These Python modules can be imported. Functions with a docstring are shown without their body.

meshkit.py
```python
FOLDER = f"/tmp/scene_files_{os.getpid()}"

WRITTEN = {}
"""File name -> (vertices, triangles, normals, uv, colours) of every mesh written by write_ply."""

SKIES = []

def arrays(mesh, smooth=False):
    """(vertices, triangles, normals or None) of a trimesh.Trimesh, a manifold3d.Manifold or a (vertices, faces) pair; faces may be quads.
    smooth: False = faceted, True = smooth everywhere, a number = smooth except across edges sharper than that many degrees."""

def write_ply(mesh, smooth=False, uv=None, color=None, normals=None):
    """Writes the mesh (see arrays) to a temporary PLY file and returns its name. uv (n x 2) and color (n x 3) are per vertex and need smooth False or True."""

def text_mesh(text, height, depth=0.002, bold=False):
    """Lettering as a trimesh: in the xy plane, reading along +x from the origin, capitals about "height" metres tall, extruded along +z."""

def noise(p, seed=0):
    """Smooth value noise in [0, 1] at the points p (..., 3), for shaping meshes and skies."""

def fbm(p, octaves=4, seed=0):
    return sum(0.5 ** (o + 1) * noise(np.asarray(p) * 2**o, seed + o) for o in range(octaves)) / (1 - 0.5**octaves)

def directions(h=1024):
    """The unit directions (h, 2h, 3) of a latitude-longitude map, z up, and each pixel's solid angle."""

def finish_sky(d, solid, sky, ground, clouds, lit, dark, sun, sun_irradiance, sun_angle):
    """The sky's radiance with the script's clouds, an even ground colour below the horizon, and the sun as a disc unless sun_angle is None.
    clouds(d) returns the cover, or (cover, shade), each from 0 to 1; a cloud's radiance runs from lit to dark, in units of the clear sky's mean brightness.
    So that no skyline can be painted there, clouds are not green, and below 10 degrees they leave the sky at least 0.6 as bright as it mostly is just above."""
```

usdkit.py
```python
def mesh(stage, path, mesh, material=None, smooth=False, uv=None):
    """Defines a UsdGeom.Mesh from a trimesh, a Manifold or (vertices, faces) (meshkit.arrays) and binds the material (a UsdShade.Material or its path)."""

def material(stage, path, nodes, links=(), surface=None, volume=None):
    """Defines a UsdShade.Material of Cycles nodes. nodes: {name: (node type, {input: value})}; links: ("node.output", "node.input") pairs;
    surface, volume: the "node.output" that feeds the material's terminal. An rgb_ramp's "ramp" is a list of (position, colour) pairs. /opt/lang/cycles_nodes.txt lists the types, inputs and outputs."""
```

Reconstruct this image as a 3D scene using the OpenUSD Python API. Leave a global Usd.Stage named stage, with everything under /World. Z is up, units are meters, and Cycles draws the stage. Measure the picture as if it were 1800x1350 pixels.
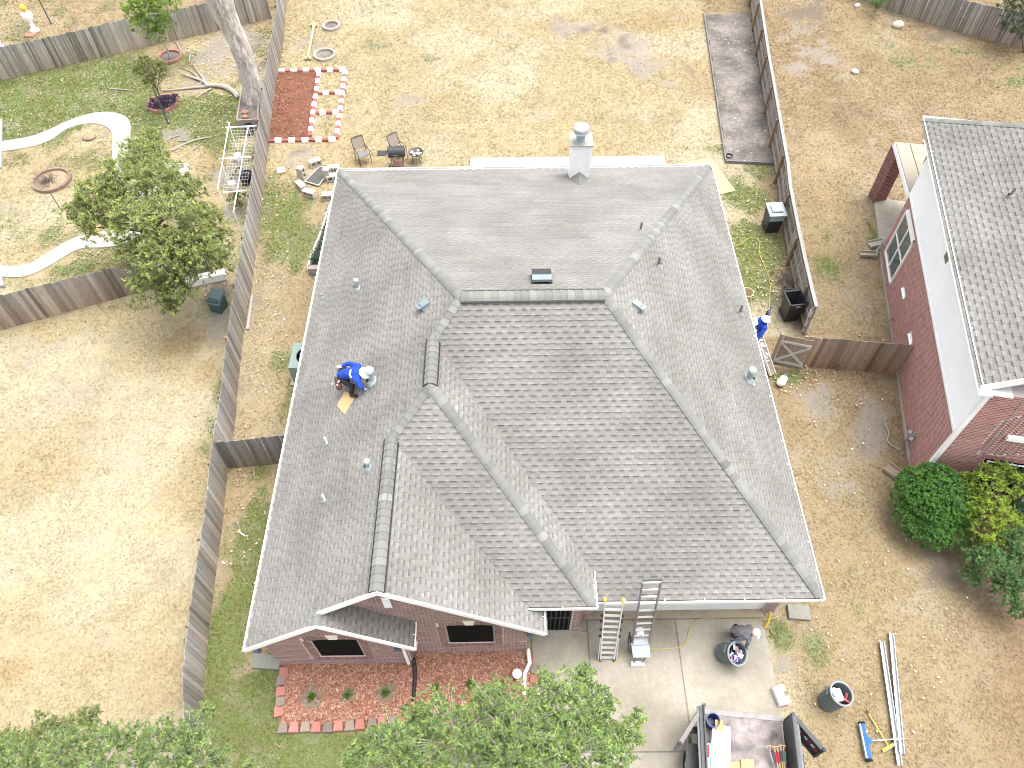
import math, random, numpy as np
import usdkit, meshkit
from pxr import Usd, UsdGeom, UsdLux, UsdShade, Gf, Sdf, Vt
from shapely.geometry import Polygon, LineString, Point, box as sbox
import shapely, manifold3d as m3, trimesh

stage = Usd.Stage.CreateInMemory()
UsdGeom.SetStageUpAxis(stage, UsdGeom.Tokens.z); UsdGeom.SetStageMetersPerUnit(stage, 1.0)
UsdGeom.Xform.Define(stage, '/World')
rng = np.random.default_rng(7); random.seed(7)

# ------------------------------------------------------------------ camera, sky, sun, exposure
EXPOSURE = 1.40
CAM_H, CAM_F, CAM_PITCH, CAM_ROLL, CAM_YAW = 20.516, 1340.5, .93465, -.0122, .0007
SUN_EL, SUN_AZ, SUN_I, SUN_ANGLE, SKY_K = math.radians(75), math.radians(65), .38, 60.0, .15
cy, sy, cp, sp = math.cos(CAM_YAW), math.sin(CAM_YAW), math.cos(CAM_PITCH), math.sin(CAM_PITCH)
FW = np.array([sy*cp, cy*cp, -sp]); RT = np.array([cy, -sy, 0.]); UP = np.cross(RT, FW)
RT, UP = math.cos(CAM_ROLL)*RT + math.sin(CAM_ROLL)*UP, -math.sin(CAM_ROLL)*RT + math.cos(CAM_ROLL)*UP
cam = UsdGeom.Camera.Define(stage, '/World/camera')
cam.CreateHorizontalApertureAttr(36.0); cam.CreateVerticalApertureAttr(27.0); cam.CreateFocalLengthAttr(36.0*CAM_F/1800)
cam.CreateClippingRangeAttr(Gf.Vec2f(.1, 2000)); cam.CreateExposureAttr(EXPOSURE)
mx = Gf.Matrix4d(*RT, 0, *UP, 0, *(-FW), 0, 0, 0, CAM_H, 1)
cam.AddTransformOp().Set(mx)
def material(name, nodes, links, surface=None, volume=None):
    return usdkit.material(stage, '/World/Looks/' + name, nodes, links, surface=surface, volume=volume)
skymat = material('sky_look', {'s': ('sky_texture', {'sky_type': 'single_scattering', 'sun_disc': False, 'sun_elevation': SUN_EL, 'sun_rotation': SUN_AZ, 'air_density': 1.0, 'aerosol_density': 4.0, 'altitude': 100.0}),
    'h': ('hsv', {'saturation': .30}), 'b': ('background_shader', {'strength': SKY_K})}, [('s.color', 'h.color'), ('h.color', 'b.color')], surface='b.background')
dome = UsdLux.DomeLight.Define(stage, '/World/sky'); UsdShade.MaterialBindingAPI.Apply(dome.GetPrim()).Bind(skymat)
dome.GetPrim().SetCustomDataByKey('kind', 'structure')
sun = UsdLux.DistantLight.Define(stage, '/World/sun')
sun.CreateIntensityAttr(SUN_I); sun.CreateAngleAttr(SUN_ANGLE); sun.CreateColorAttr(Gf.Vec3f(1, .965, .91)); sun.CreateNormalizeAttr(True)
sun.AddRotateXYZOp().Set(Gf.Vec3f(math.degrees(SUN_EL)*0 + 90 - math.degrees(SUN_EL), 0, 180 - math.degrees(SUN_AZ)) if False else Gf.Vec3f(0, 0, 0))
sd = np.array([math.sin(SUN_AZ)*math.cos(SUN_EL), math.cos(SUN_AZ)*math.cos(SUN_EL), math.sin(SUN_EL)])   # towards the sun
zx = np.cross([0, 0, 1.], sd); zx /= np.linalg.norm(zx); zy = np.cross(sd, zx)
sun.ClearXformOpOrder(); sun.GetPrim().RemoveProperty('xformOp:rotateXYZ'); sun.AddTransformOp().Set(Gf.Matrix4d(*zx, 0, *zy, 0, *sd, 0, 0, 0, 60, 1))

def at(px, py, z=0.):
    """A place surveyed from the aerial photograph: the point at height z on that sight line."""
    d = FW*CAM_F + RT*(px-900) - UP*(py-675); t = (z-CAM_H)/d[2]
    return np.array([d[0]*t, d[1]*t, z])
def g2(px, py, z=0.): return at(px, py, z)[:2]
def on(px, py, zf, up=0.):
    """The point of a surface z=zf(x,y)+up on that sight line."""
    z = 3.
    for _ in range(60):
        p = at(px, py, z); z += .5*(zf(p[0], p[1]) + up - z)
    return at(px, py, z)

# ------------------------------------------------------------------ mesh helpers
def nrm(v): v = np.asarray(v, float); return v/(np.linalg.norm(v)+1e-12)
class MB:
    """Collects pieces of ONE mesh; every vertex has a colour factor (tone)."""
    def __init__(s): s.v, s.f, s.t, s.n = [], [], [], 0
    def add(s, v, f, tone=1.):
        v = np.asarray(v, float).reshape(-1, 3); f = np.asarray(f, int)
        if f.shape[1] == 4: f = np.vstack([f[:, [0, 1, 2]], f[:, [0, 2, 3]]])
        t = np.asarray(tone, float)
        t = np.broadcast_to(t[:, None] if t.ndim == 1 and len(t) == len(v) and len(v) != 3 else t, (len(v), 3))
        s.v.append(v); s.f.append(f + s.n); s.t.append(t); s.n += len(v); return s
    def arr(s): return np.vstack(s.v), np.vstack(s.f), np.vstack(s.t)
    def merge(s, o):
        for v, f, t in zip(o.v, o.f, o.t): pass
        v, f, t = o.arr(); return s.add(v, f, t)
    def obox(s, c, ax, ay, az, h, tone=1.):
        """Box: centre, three unit axes, half sizes."""
        c = np.asarray(c, float); A = np.array([nrm(ax)*h[0], nrm(ay)*h[1], nrm(az)*h[2]])
        k = np.array([[i, j, l] for i in (-1, 1) for j in (-1, 1) for l in (-1, 1)], float)
        return s.add(c + k @ A, [[0, 1, 3, 2], [4, 6, 7, 5], [0, 4, 5, 1], [2, 3, 7, 6], [0, 2, 6, 4], [1, 5, 7, 3]], tone)
    def box(s, x, y, z, rz=0., tone=1.):
        """x, y, z = (lo, hi) in a frame turned by rz about the origin of the ranges' centre."""
        c, q = math.cos(rz), math.sin(rz)
        return s.obox(((x[0]+x[1])/2, (y[0]+y[1])/2, (z[0]+z[1])/2), (c, q, 0), (-q, c, 0), (0, 0, 1), ((x[1]-x[0])/2, (y[1]-y[0])/2, (z[1]-z[0])/2), tone)
    def bar(s, a, b, w, h, upv=(0, 0, 1), tone=1.):
        """Square bar from a to b, w wide, h deep along upv."""
        a, b = np.asarray(a, float), np.asarray(b, float); d = nrm(b-a); upv = np.asarray(upv, float)
        if abs(d @ nrm(upv)) > .98: upv = np.array([1., 0, 0])
        x = nrm(np.cross(d, upv)); u = np.cross(x, d)
        return s.obox((a+b)/2, d, x, u, (np.linalg.norm(b-a)/2, w/2, h/2), tone)
    def tube(s, pts, r, n=8, cap=True, tone=1.):
        p = np.asarray(pts, float); m = len(p); r = np.broadcast_to(np.asarray(r, float), (m,))
        t = np.gradient(p, axis=0); t /= np.linalg.norm(t, axis=1, keepdims=True)+1e-12
        ref = np.array([0, 0, 1.]) if abs(t[:, 2]).mean() < .8 else np.array([1., 0, 0])
        a = np.cross(t, ref); a /= np.linalg.norm(a, axis=1, keepdims=True)+1e-12; b = np.cross(t, a)
        g = np.arange(n)*2*np.pi/n
        v = (p[:, None] + r[:, None, None]*(np.cos(g)[None, :, None]*a[:, None] + np.sin(g)[None, :, None]*b[:, None])).reshape(-1, 3)
        i, j = np.meshgrid(np.arange(m-1), np.arange(n), indexing='ij')
        f = np.stack([i*n+j, (i+1)*n+j, (i+1)*n+(j+1) % n, i*n+(j+1) % n], -1).reshape(-1, 4)
        f = np.vstack([f[:, [0, 1, 2]], f[:, [0, 2, 3]]])
        if cap:
            v = np.vstack([v, p[:1], p[-1:]]); k = np.arange(n); c0, c1 = m*n, m*n+1
            f = np.vstack([f, np.c_[np.full(n, c0), k, (k+1) % n], np.c_[np.full(n, c1), (m-1)*n+(k+1) % n, (m-1)*n+k]])
        if np.ndim(tone) == 1 and len(tone) == m and m != 3: tone = np.r_[np.repeat(tone, n), [tone[0], tone[-1]]] if cap else np.repeat(tone, n)
        return s.add(v, f, tone)
    def lathe(s, prof, c, n=20, axis=(0, 0, 1), tone=1., sx=1., sy=1.):
        """Profile of (radius, height) turned about an axis through c."""
        z = nrm(axis); x = nrm(np.cross(z, [0, 1., 0] if abs(z[1]) < .9 else [1., 0, 0])); y = np.cross(z, x)
        prof = np.asarray(prof, float); g = np.arange(n)*2*np.pi/n
        ring = np.cos(g)[:, None]*x*sx + np.sin(g)[:, None]*y*sy
        v = (np.asarray(c, float) + prof[:, 0][:, None, None]*ring[None] + prof[:, 1][:, None, None]*z).reshape(-1, 3)
        m = len(prof); i, j = np.meshgrid(np.arange(m-1), np.arange(n), indexing='ij')
        f = np.stack([i*n+j, i*n+(j+1) % n, (i+1)*n+(j+1) % n, (i+1)*n+j], -1).reshape(-1, 4)
        return s.add(v, f, tone)
    def prism(s, poly, z0, z1, tone=1.):
        """Plan polygon (points or shapely) between two heights."""
        P = Polygon(poly) if not hasattr(poly, 'exterior') else poly
        for g in getattr(P, 'geoms', [P]):
            if g.is_empty or g.area < 1e-5: continue
            m = trimesh.creation.extrude_polygon(g, z1-z0, engine='earcut'); s.add(np.asarray(m.vertices) + [0, 0, z0], m.faces, tone)
        return s
    def plate(s, pts, th, tone=1.):
        """Convex planar polygon in space, thickened by th against its normal."""
        p = np.asarray(pts, float); n = len(p); nn = nrm(np.cross(p[1]-p[0], p[2]-p[0])); q = p - nn*th
        f = [[0, i, i+1] for i in range(1, n-1)] + [[n, n+i+1, n+i] for i in range(1, n-1)]
        for i in range(n): j = (i+1) % n; f += [[i, n+i, n+j], [i, n+j, j]]
        return s.add(np.vstack([p, q]), f, tone)
    def ball(s, c, r, n=10, tone=1.):
        m = trimesh.creation.uv_sphere(1., count=[n, 2*n]); return s.add(np.asarray(m.vertices)*np.asarray(r) + c, m.faces, tone)
USED = {}
def path_of(name, parent):
    base = parent.GetPath().pathString if parent is not None else '/World'
    k = USED.get((base, name), 0); USED[(base, name)] = k+1
    return f'{base}/{name}' + (f'_{k:03d}' if k else '')
def tag(p, label=None, cat=None, group=None, kind=None):
    for k, v in (('label', label), ('category', cat), ('group', group), ('kind', kind)):
        if v: p.SetCustomDataByKey(k, v)
    return p
def obj(name, mb, mat, parent=None, label=None, cat=None, group=None, kind=None, smooth=False, normals=None):
    v, f, t = mb.arr() if isinstance(mb, MB) else mb
    us = np.unique(f)
    if len(us) < len(v):
        lut = np.zeros(len(v), int); lut[us] = np.arange(len(us)); v, f, t = v[us], lut[f], t[us]
    if smooth and smooth is not True:      # split at sharp edges, carrying the tones along
        tm = trimesh.Trimesh(v, f, process=False)
        key = np.round(v, 6); lut = {tuple(k): tuple(c) for k, c in zip(key, t)}
        vv, ff, nn = meshkit.arrays(tm, smooth); t = np.array([lut.get(tuple(k), (1, 1, 1)) for k in np.round(vv, 6)]); v, f = vv, ff
        m = usdkit.mesh(stage, path_of(name, parent), (v, f), M[mat])
        m.CreateNormalsAttr(Vt.Vec3fArray.FromNumpy(nn.astype(np.float32))); m.SetNormalsInterpolation('vertex')
    else:
        m = usdkit.mesh(stage, path_of(name, parent), (v, f), M[mat], smooth=smooth)
    if normals is not None: m.CreateNormalsAttr(Vt.Vec3fArray.FromNumpy(np.ascontiguousarray(normals, np.float32))); m.SetNormalsInterpolation('vertex')
    UsdGeom.PrimvarsAPI(m).CreatePrimvar('tone', Sdf.ValueTypeNames.Float3Array, 'vertex').Set(Vt.Vec3fArray.FromNumpy(np.ascontiguousarray(t, np.float32)))
    return tag(m.GetPrim(), label, cat, group, kind)
def thing(name, label, cat, loc=(0, 0, 0), group=None, kind=None):
    x = UsdGeom.Xform.Define(stage, path_of(name, None))
    return tag(x.GetPrim(), label, cat, group, kind)

# ------------------------------------------------------------------ materials
M = {}
# real-world base colours: the exposure is set for them
ALBEDO = dict(white_paint=1., white_siding=1., white_plastic=.98, white_cloth=.95, keystone=.95, pale_concrete=.68, aluminium=.95, galvanised=.9, light_grey_plastic=.8, pale_metal=.7, plywood=.8, cardboard=.8, print_ink=.85, rim_grey=.62, pale_blue=.85, concrete=.80, pale_cap=.9, yellow_paint=.8, yellow_cord=.8, blue_shirt=.9, bark=.75, trailer_floor=.9, leaf=.72, brick=1.0, mulch=.88, mulch_chip=.82, wood_grey=.86, wood_brown=.82, paver=.74, shingle=.78, ridge_shingle=.64, mortar=.80)
def mat(name, col, rough=.8, var=.12, scale=5., bump=0., bscale=60., metal=0., spec=.3, detail=4., var2=.0, scale2=.5, tint2=(1, 1, 1), stretch=None, transl=0.):
    col = np.array(col, float)*ALBEDO.get(name, .64)
    N = {'g': ('geometry', {}), 'n': ('noise_texture', {'scale': scale, 'detail': detail, 'roughness': .6}),
         'r': ('rgb_ramp', {'ramp': [(.25, tuple(np.clip(col*(1-var), 0, 1))), (.75, tuple(np.clip(col*(1+var), 0, 1)))]}),
         'a': ('attribute', {'attribute': 'tone'}), 'm': ('mix_color', {'blend_type': 'multiply', 'fac': 1., 'use_clamp': False}),
         'p': ('principled_bsdf', {'roughness': rough, 'metallic': metal, 'specular_ior_level': spec})}
    L = [('n.fac', 'r.fac'), ('r.color', 'm.a'), ('a.color', 'm.b')]
    src = 'g.position'
    if stretch:
        N['mp'] = ('mapping', {'scale': stretch}); L.append(('g.position', 'mp.vector')); src = 'mp.vector'
    L.append((src, 'n.vector')); out = 'm.result'
    if var2:
        N['n2'] = ('noise_texture', {'scale': scale2, 'detail': 3.}); t = np.array(tint2, float)
        N['r2'] = ('rgb_ramp', {'ramp': [(.35, tuple(t*(1-var2))), (.65, (1., 1., 1.))]})
        N['m2'] = ('mix_color', {'blend_type': 'multiply', 'fac': 1., 'use_clamp': False})
        L += [('g.position', 'n2.vector'), ('n2.fac', 'r2.fac'), (out, 'm2.a'), ('r2.color', 'm2.b')]; out = 'm2.result'
    L.append((out, 'p.base_color'))
    if bump:
        N['bn'] = ('noise_texture', {'scale': bscale, 'detail': 3.}); N['b'] = ('bump', {'strength': .6, 'distance': bump})
        L += [(src, 'bn.vector'), ('bn.fac', 'b.height'), ('b.normal', 'p.normal')]
    surf = 'p.BSDF'
    if transl:
        N['tr'] = ('translucent_bsdf', {}); N['mc'] = ('mix_closure', {'fac': transl})
        L += [(out, 'tr.color'), ('p.BSDF', 'mc.closure1'), ('tr.BSDF', 'mc.closure2')]; surf = 'mc.closure'
    M[name] = material(name, N, L, surface=surf)
mat('ground_soil', (1, 1, 1), .95, .16, 9., .02, 50., spec=.1, detail=8.)
mat('grass_blades', (1, 1, 1), .8, .10, 3., spec=.15, transl=.25)
mat('shingle', (.272, .265, .250), .9, .10, 60., .004, 300., spec=.15, var2=.20, scale2=.55, tint2=(1.0, .985, .97))
mat('ridge_shingle', (.275, .275, .262), .9, .10, 50., .004, 300., spec=.15)
mat('roof_deck', (.16, .155, .15), .95)
mat('brick', (1, 1, 1), .9, .14, 25., .004, 120., spec=.1)
mat('mortar', (.70, .62, .58), .95, .1, 20.)
mat('white_paint', (.82, .82, .81), .5, .04, 3., var2=.10, scale2=1.2, tint2=(1, .99, .96))
mat('white_siding', (.85, .88, .88), .6, .02, 2., var2=.05, scale2=.7)
mat('gutter_inside', (.42, .36, .27), .8, .3, 6.)
mat('concrete', (.43, .395, .335), .9, .12, 9., .003, 150., spec=.2, var2=.30, scale2=.8, tint2=(1, .985, .96), detail=8.)
mat('keystone', (.80, .77, .66), .8, .05, 9.)
mat('pale_concrete', (.52, .50, .445), .9, .06, 10., .003, 120., spec=.2, var2=.10, scale2=.6)
mat('wood_grey', (.29, .284, .274), .9, .22, 4., .004, 60., spec=.15, stretch=(9, 9, 1.2), var2=.18, scale2=.4, tint2=(1, .97, .94))
mat('wood_brown', (.34, .27, .205), .9, .2, 4., .004, 60., spec=.15, stretch=(9, 9, 1.2), var2=.2, scale2=.5, tint2=(.98, 1, 1.03))
mat('wood_pale', (.60, .45, .25), .8, .1, 12., .002, 80., spec=.2)
mat('bark', (.56, .51, .46), .95, .6, 5., .05, 6., spec=.1, stretch=(5, 5, .8))
mat('bare_root', (.50, .46, .40), .95, .15, 9., .01, 30.)
mat('dark_bark', (.17, .135, .11), .95, .2, 9., .01, 30.)
mat('leaf', (1, 1, 1), .42, .14, 2.5, spec=.4, transl=.30)
mat('mulch', (.335, .15, .10), .95, .28, 22., .02, 45., spec=.1, detail=8.)
mat('mulch_chip', (1, 1, 1), .9, .15, 30., spec=.1)
mat('paver', (1, 1, 1), .9, .12, 18., .004, 90., spec=.15)
mat('soil', (.33, .295, .265), .95, .38, 7., .04, 24., spec=.1, detail=8., var2=.45, scale2=.9)
mat('aluminium', (.74, .75, .76), .38, .05, 8., metal=.75)
mat('galvanised', (.55, .58, .60), .45, .08, 10., metal=.5)
mat('pale_metal', (.42, .48, .48), .5, .06, 10., metal=.15)
mat('black_metal', (.025, .028, .032), .45, .2, 10., spec=.5)
mat('black_plastic', (.022, .022, .025), .4, .1, 10., spec=.5)
mat('grey_plastic', (.125, .155, .165), .55, .08, 8., spec=.4)
mat('light_grey_plastic', (.36, .42, .45), .5, .06, 8., spec=.4)
mat('blue_plastic', (.03, .055, .22), .4, .05, 8., spec=.5)
mat('blue_paint', (.03, .16, .42), .4, .1, 9., spec=.5)
mat('yellow_paint', (.72, .50, .07), .5, .08, 9.)
mat('yellow_cord', (.62, .52, .12), .6, .08, 9.)
mat('red_paint', (.45, .05, .05), .5, .1, 9.)
mat('screen_black', (.010, .012, .012), .8, .25, 4., spec=.06)
mat('cardboard', (.58, .40, .20), .85, .06, 9.)
mat('plywood', (.64, .44, .23), .75, .10, 14., stretch=(1.5, 10, 1), spec=.2)
mat('white_plastic', (.82, .82, .80), .4, .03, 6., spec=.4)
mat('mesh_fabric', (.36, .30, .25), .9, .12, 60.)
mat('seat_fabric', (.27, .27, .275), .9, .1, 60.)
mat('terracotta', (.50, .26, .20), .9, .12, 12.)
mat('green_box', (.055, .105, .10), .5, .08, 5., spec=.4)
mat('ac_metal', (.30, .40, .38), .55, .06, 5., metal=.1)
mat('blue_shirt', (.022, .065, .42), .85, .18, 14., .006, 25., spec=.2)
mat('grey_shirt', (.20, .20, .215), .9, .3, 16., .006, 25., spec=.2)
mat('black_cloth', (.03, .03, .033), .9, .2, 18., .006, 25., spec=.2)
mat('brown_leather', (.12, .055, .03), .7, .25, 18.)
mat('skin', (.42, .25, .17), .6, .05, 9.)
mat('white_cloth', (.78, .78, .78), .8, .05, 10.)
mat('pale_cap', (.66, .56, .56), .85, .08, 10.)
mat('dark_rubber', (.02, .02, .02), .8, .1, 9.)
mat('trailer_floor', (.205, .18, .175), .7, .9, 2.2, detail=6.)
mat('dark_steel', (.055, .06, .065), .5, .25, 9., metal=.3, spec=.5)
mat('grey_steel', (.27, .26, .26), .5, .15, 9., metal=.3)
mat('stone', (.50, .46, .40), .95, .15, 8., .01, 40.)
mat('debris', (.40, .33, .26), .95, .4, 14., .01, 40.)
mat('print_ink', (1, 1, 1), .7, .02, 5.)
mat('slate', (.16, .22, .28), .5, .08, 8.)
mat('slate_metal', (.30, .36, .39), .5, .06, 8., metal=.1)
mat('green_lid', (.16, .25, .26), .45, .06, 6., spec=.4)
mat('wood_pale_grey', (.40, .35, .29), .9, .15, 8., stretch=(3, 3, 9))
mat('screen_grey', (.13, .125, .12), .8, .2, 9.)
mat('wood_cream', (.66, .57, .36), .7, .06, 9.)
mat('rim_grey', (.38, .41, .42), .5, .05, 6.)
mat('rear_grey', (.40, .37, .36), .6, .2, 9.)
mat('door_grey', (.27, .25, .245), .6, .15, 9.)
mat('pale_blue', (.38, .62, .70), .5, .05, 6.)
mat('straw_soil', (.42, .33, .21), .95, .3, 10., .03, 30.)
M['glass'] = material('window_glass', {'a': ('principled_bsdf', {'base_color': (.035, .05, .05), 'roughness': .06, 'specular_ior_level': .7})}, [], surface='a.BSDF')
# ------------------------------------------------------------------ ground
STRAW, ORANGE, BROWN = np.array([.515, .43, .26]), np.array([.45, .33, .17]), np.array([.365, .275, .165])
PALE = np.array([.58, .515, .365])
GREEN, SOIL, DARK = np.array([.185, .24, .075]), np.array([.36, .32, .285]), np.array([.20, .165, .135])
PINE = np.array([.30, .19, .11])
# patches of the lawns: (kind, px, py, rx, ry, strength)
PATCH = [('g', 50, 175, 140, 52, 1.7), ('g', 175, 155, 100, 42, 1.5), ('g', 385, 205, 64, 48, 1.5), ('g', 290, 205, 80, 34, 1.2), ('g', 250, 180, 60, 24, 1.1), ('g', 20, 140, 60, 30, 1.), ('g', 60, 420, 60, 30, .55), ('g', 100, 385, 60, 40, .5), ('g', 130, 470, 70, 14, .7),
 ('g', 330, 95, 40, 20, .5), ('g', 300, 255, 50, 15, .7), ('g', 20, 330, 60, 40, .4), ('g', 505, 395, 40, 55, 1.), ('g', 530, 440, 20, 50, .9), ('g', 470, 440, 20, 40, .7), ('g', 490, 640, 22, 40, .6), ('g', 505, 700, 14, 40, .8), ('g', 455, 830, 30, 22, 1.),
 ('g', 440, 960, 34, 100, 1.2), ('g', 400, 1110, 50, 90, 1.3), ('g', 430, 1060, 40, 60, 1.1), ('g', 470, 380, 30, 60, .7), ('g', 380, 1010, 20, 90, .7), ('g', 430, 1260, 75, 75, 1.4), ('g', 380, 1200, 40, 60, 1.), ('g', 560, 1330, 160, 45, 1.6), ('g', 760, 1330, 200, 45, 1.6), ('g', 480, 1180, 20, 50, 1.3), ('g', 460, 870, 14, 40, .7),
 ('g', 1010, 110, 60, 24, .38), ('g', 740, 110, 70, 40, .3), ('g', 850, 160, 60, 30, .3), ('g', 640, 60, 50, 30, .25), ('g', 1190, 262, 40, 12, .6), ('g', 1310, 350, 50, 30, 1.), ('g', 1325, 435, 44, 50, 1.), ('g', 1310, 480, 30, 40, .9), ('g', 1330, 300, 30, 20, .5), ('g', 1300, 500, 18, 30, .7), ('g', 1345, 510, 20, 30, .6),
 ('g', 1385, 664, 26, 9, 1.6), ('g', 1455, 465, 32, 24, .8), ('g', 1450, 410, 24, 40, .5), ('g', 1540, 420, 8, 40, .8), ('g', 1490, 1000, 22, 26, .6), ('g', 1372, 1118, 20, 26, 1.1), ('g', 1430, 1150, 30, 60, .5), ('g', 1420, 1260, 34, 50, .5), ('g', 1500, 1060, 18, 60, .5), ('g', 1450, 700, 30, 18, .5),
 ('g', 235, 540, 70, 14, .7), ('g', 385, 690, 14, 30, .7), ('g', 370, 770, 14, 40, .5), ('g', 60, 1000, 90, 50, .18), ('g', 1600, 60, 70, 30, .3), ('g', 1660, 120, 110, 40, .3), ('g', 1760, 120, 70, 50, .4), ('g', 1260, 262, 20, 10, .6), ('g', 490, 300, 18, 20, .6),
 ('s', 1090, 80, 90, 26, .75), ('s', 1010, 45, 60, 22, .6), ('s', 1140, 110, 50, 30, .6), ('s', 930, 175, 60, 20, .4), ('s', 720, 172, 60, 25, .5), ('s', 800, 30, 90, 24, .35), ('s', 560, 70, 70, 55, .55), ('s', 520, 275, 40, 22, .75), ('s', 400, 90, 50, 50, .95), ('s', 340, 150, 50, 24, .7), ('s', 300, 240, 70, 12, .7), ('s', 400, 330, 40, 60, .6),
 ('s', 385, 570, 16, 40, 1.2), ('s', 372, 960, 14, 40, .7), ('s', 372, 860, 14, 60, .8), ('s', 350, 1130, 12, 60, .7), ('s', 325, 1230, 10, 40, .8), ('s', 1440, 690, 60, 40, .6), ('s', 1530, 745, 40, 60, .9), ('s', 60, 640, 90, 60, .45), ('s', 430, 700, 20, 60, .5), ('s', 440, 560, 18, 60, .5), ('s', 420, 900, 12, 60, .6), ('s', 1290, 240, 60, 30, .4), ('s', 1420, 90, 60, 60, .6), ('s', 1480, 180, 60, 40, .5),
 ('s', 1220, 100, 20, 60, .4), ('s', 120, 205, 14, 8, .3), ('s', 80, 390, 60, 18, .5), ('s', 1385, 1170, 30, 16, .8), ('s', 1480, 880, 60, 40, .35), ('s', 20, 360, 30, 20, .5), ('s', 460, 1050, 10, 50, .4),
 ('d', 1392, 545, 26, 40, .9), ('d', 385, 515, 26, 24, 1.3), ('d', 1700, 60, 120, 14, .7), ('d', 1560, 40, 80, 14, .6), ('d', 1420, 20, 60, 30, .6), ('d', 570, 95, 34, 20, .6), ('d', 540, 60, 40, 20, .3), ('d', 1065, 65, 60, 26, .5), ('d', 1205, 110, 12, 30, .6), ('d', 1120, 175, 40, 14, .4), ('d', 440, 130, 30, 40, .8), ('d', 520, 265, 30, 12, .6), ('d', 1650, 1000, 30, 60, .6), ('d', 1420, 600, 40, 20, .5), ('d', 1660, 960, 20, 60, .8),
 ('o', 320, 610, 90, 34, .8), ('o', 360, 650, 40, 40, .8), ('o', 345, 1080, 26, 120, .8), ('o', 300, 1180, 60, 100, .6), ('o', 20, 1180, 40, 30, .9), ('o', 1160, 40, 90, 30, .7), ('o', 1230, 130, 26, 60, .7), ('o', 380, 270, 30, 30, 1.), ('o', 1000, 30, 120, 30, .5), ('o', 240, 980, 70, 80, .35), ('o', 860, 30, 120, 24, .5), ('o', 650, 285, 60, 14, .8), ('o', 1450, 330, 70, 90, .6), ('o', 1560, 140, 120, 60, .35), ('o', 110, 235, 60, 30, .5), ('o', 330, 850, 60, 60, .3)]
PW = []
for k, px, py, rx, ry, s_ in PATCH:
    c = g2(px, py); PW.append((k, c, np.linalg.norm(g2(px+rx, py)-c), np.linalg.norm(g2(px, py-ry)-c), s_))
LF = [(360, 1300), (357, 1211), (366, 1118), (379, 1010), (389, 934), (400, 826), (413, 740.5), (418, 680), (428, 589), (443, 501), (460.6, 358.6), (467, 305), (476.6, 213), (489.6, 119.6), (497.6, 73), (502, 20), (506, -30)]
RF = [(1315.5, -30), (1318, 0), (1326, 63), (1338, 151), (1350, 226.6), (1368, 340), (1371.5, 380.7), (1384.5, 454), (1394, 503), (1406, 560), (1413, 590)]
LFW, RFW = np.array([g2(*p) for p in LF]), np.array([g2(*p) for p in RF])
LFX = lambda y: np.interp(y, LFW[:, 1], LFW[:, 0]); RFX = lambda y: np.interp(y, RFW[:, 1], RFW[:, 0])
MIDF = [g2(-60, 602), g2(0, 580.6), g2(211.6, 522.6), g2(392, 474)]
def sstep(a, b, x): t = np.clip((x-a)/(b-a), 0, 1); return t*t*(3-2*t)
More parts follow.
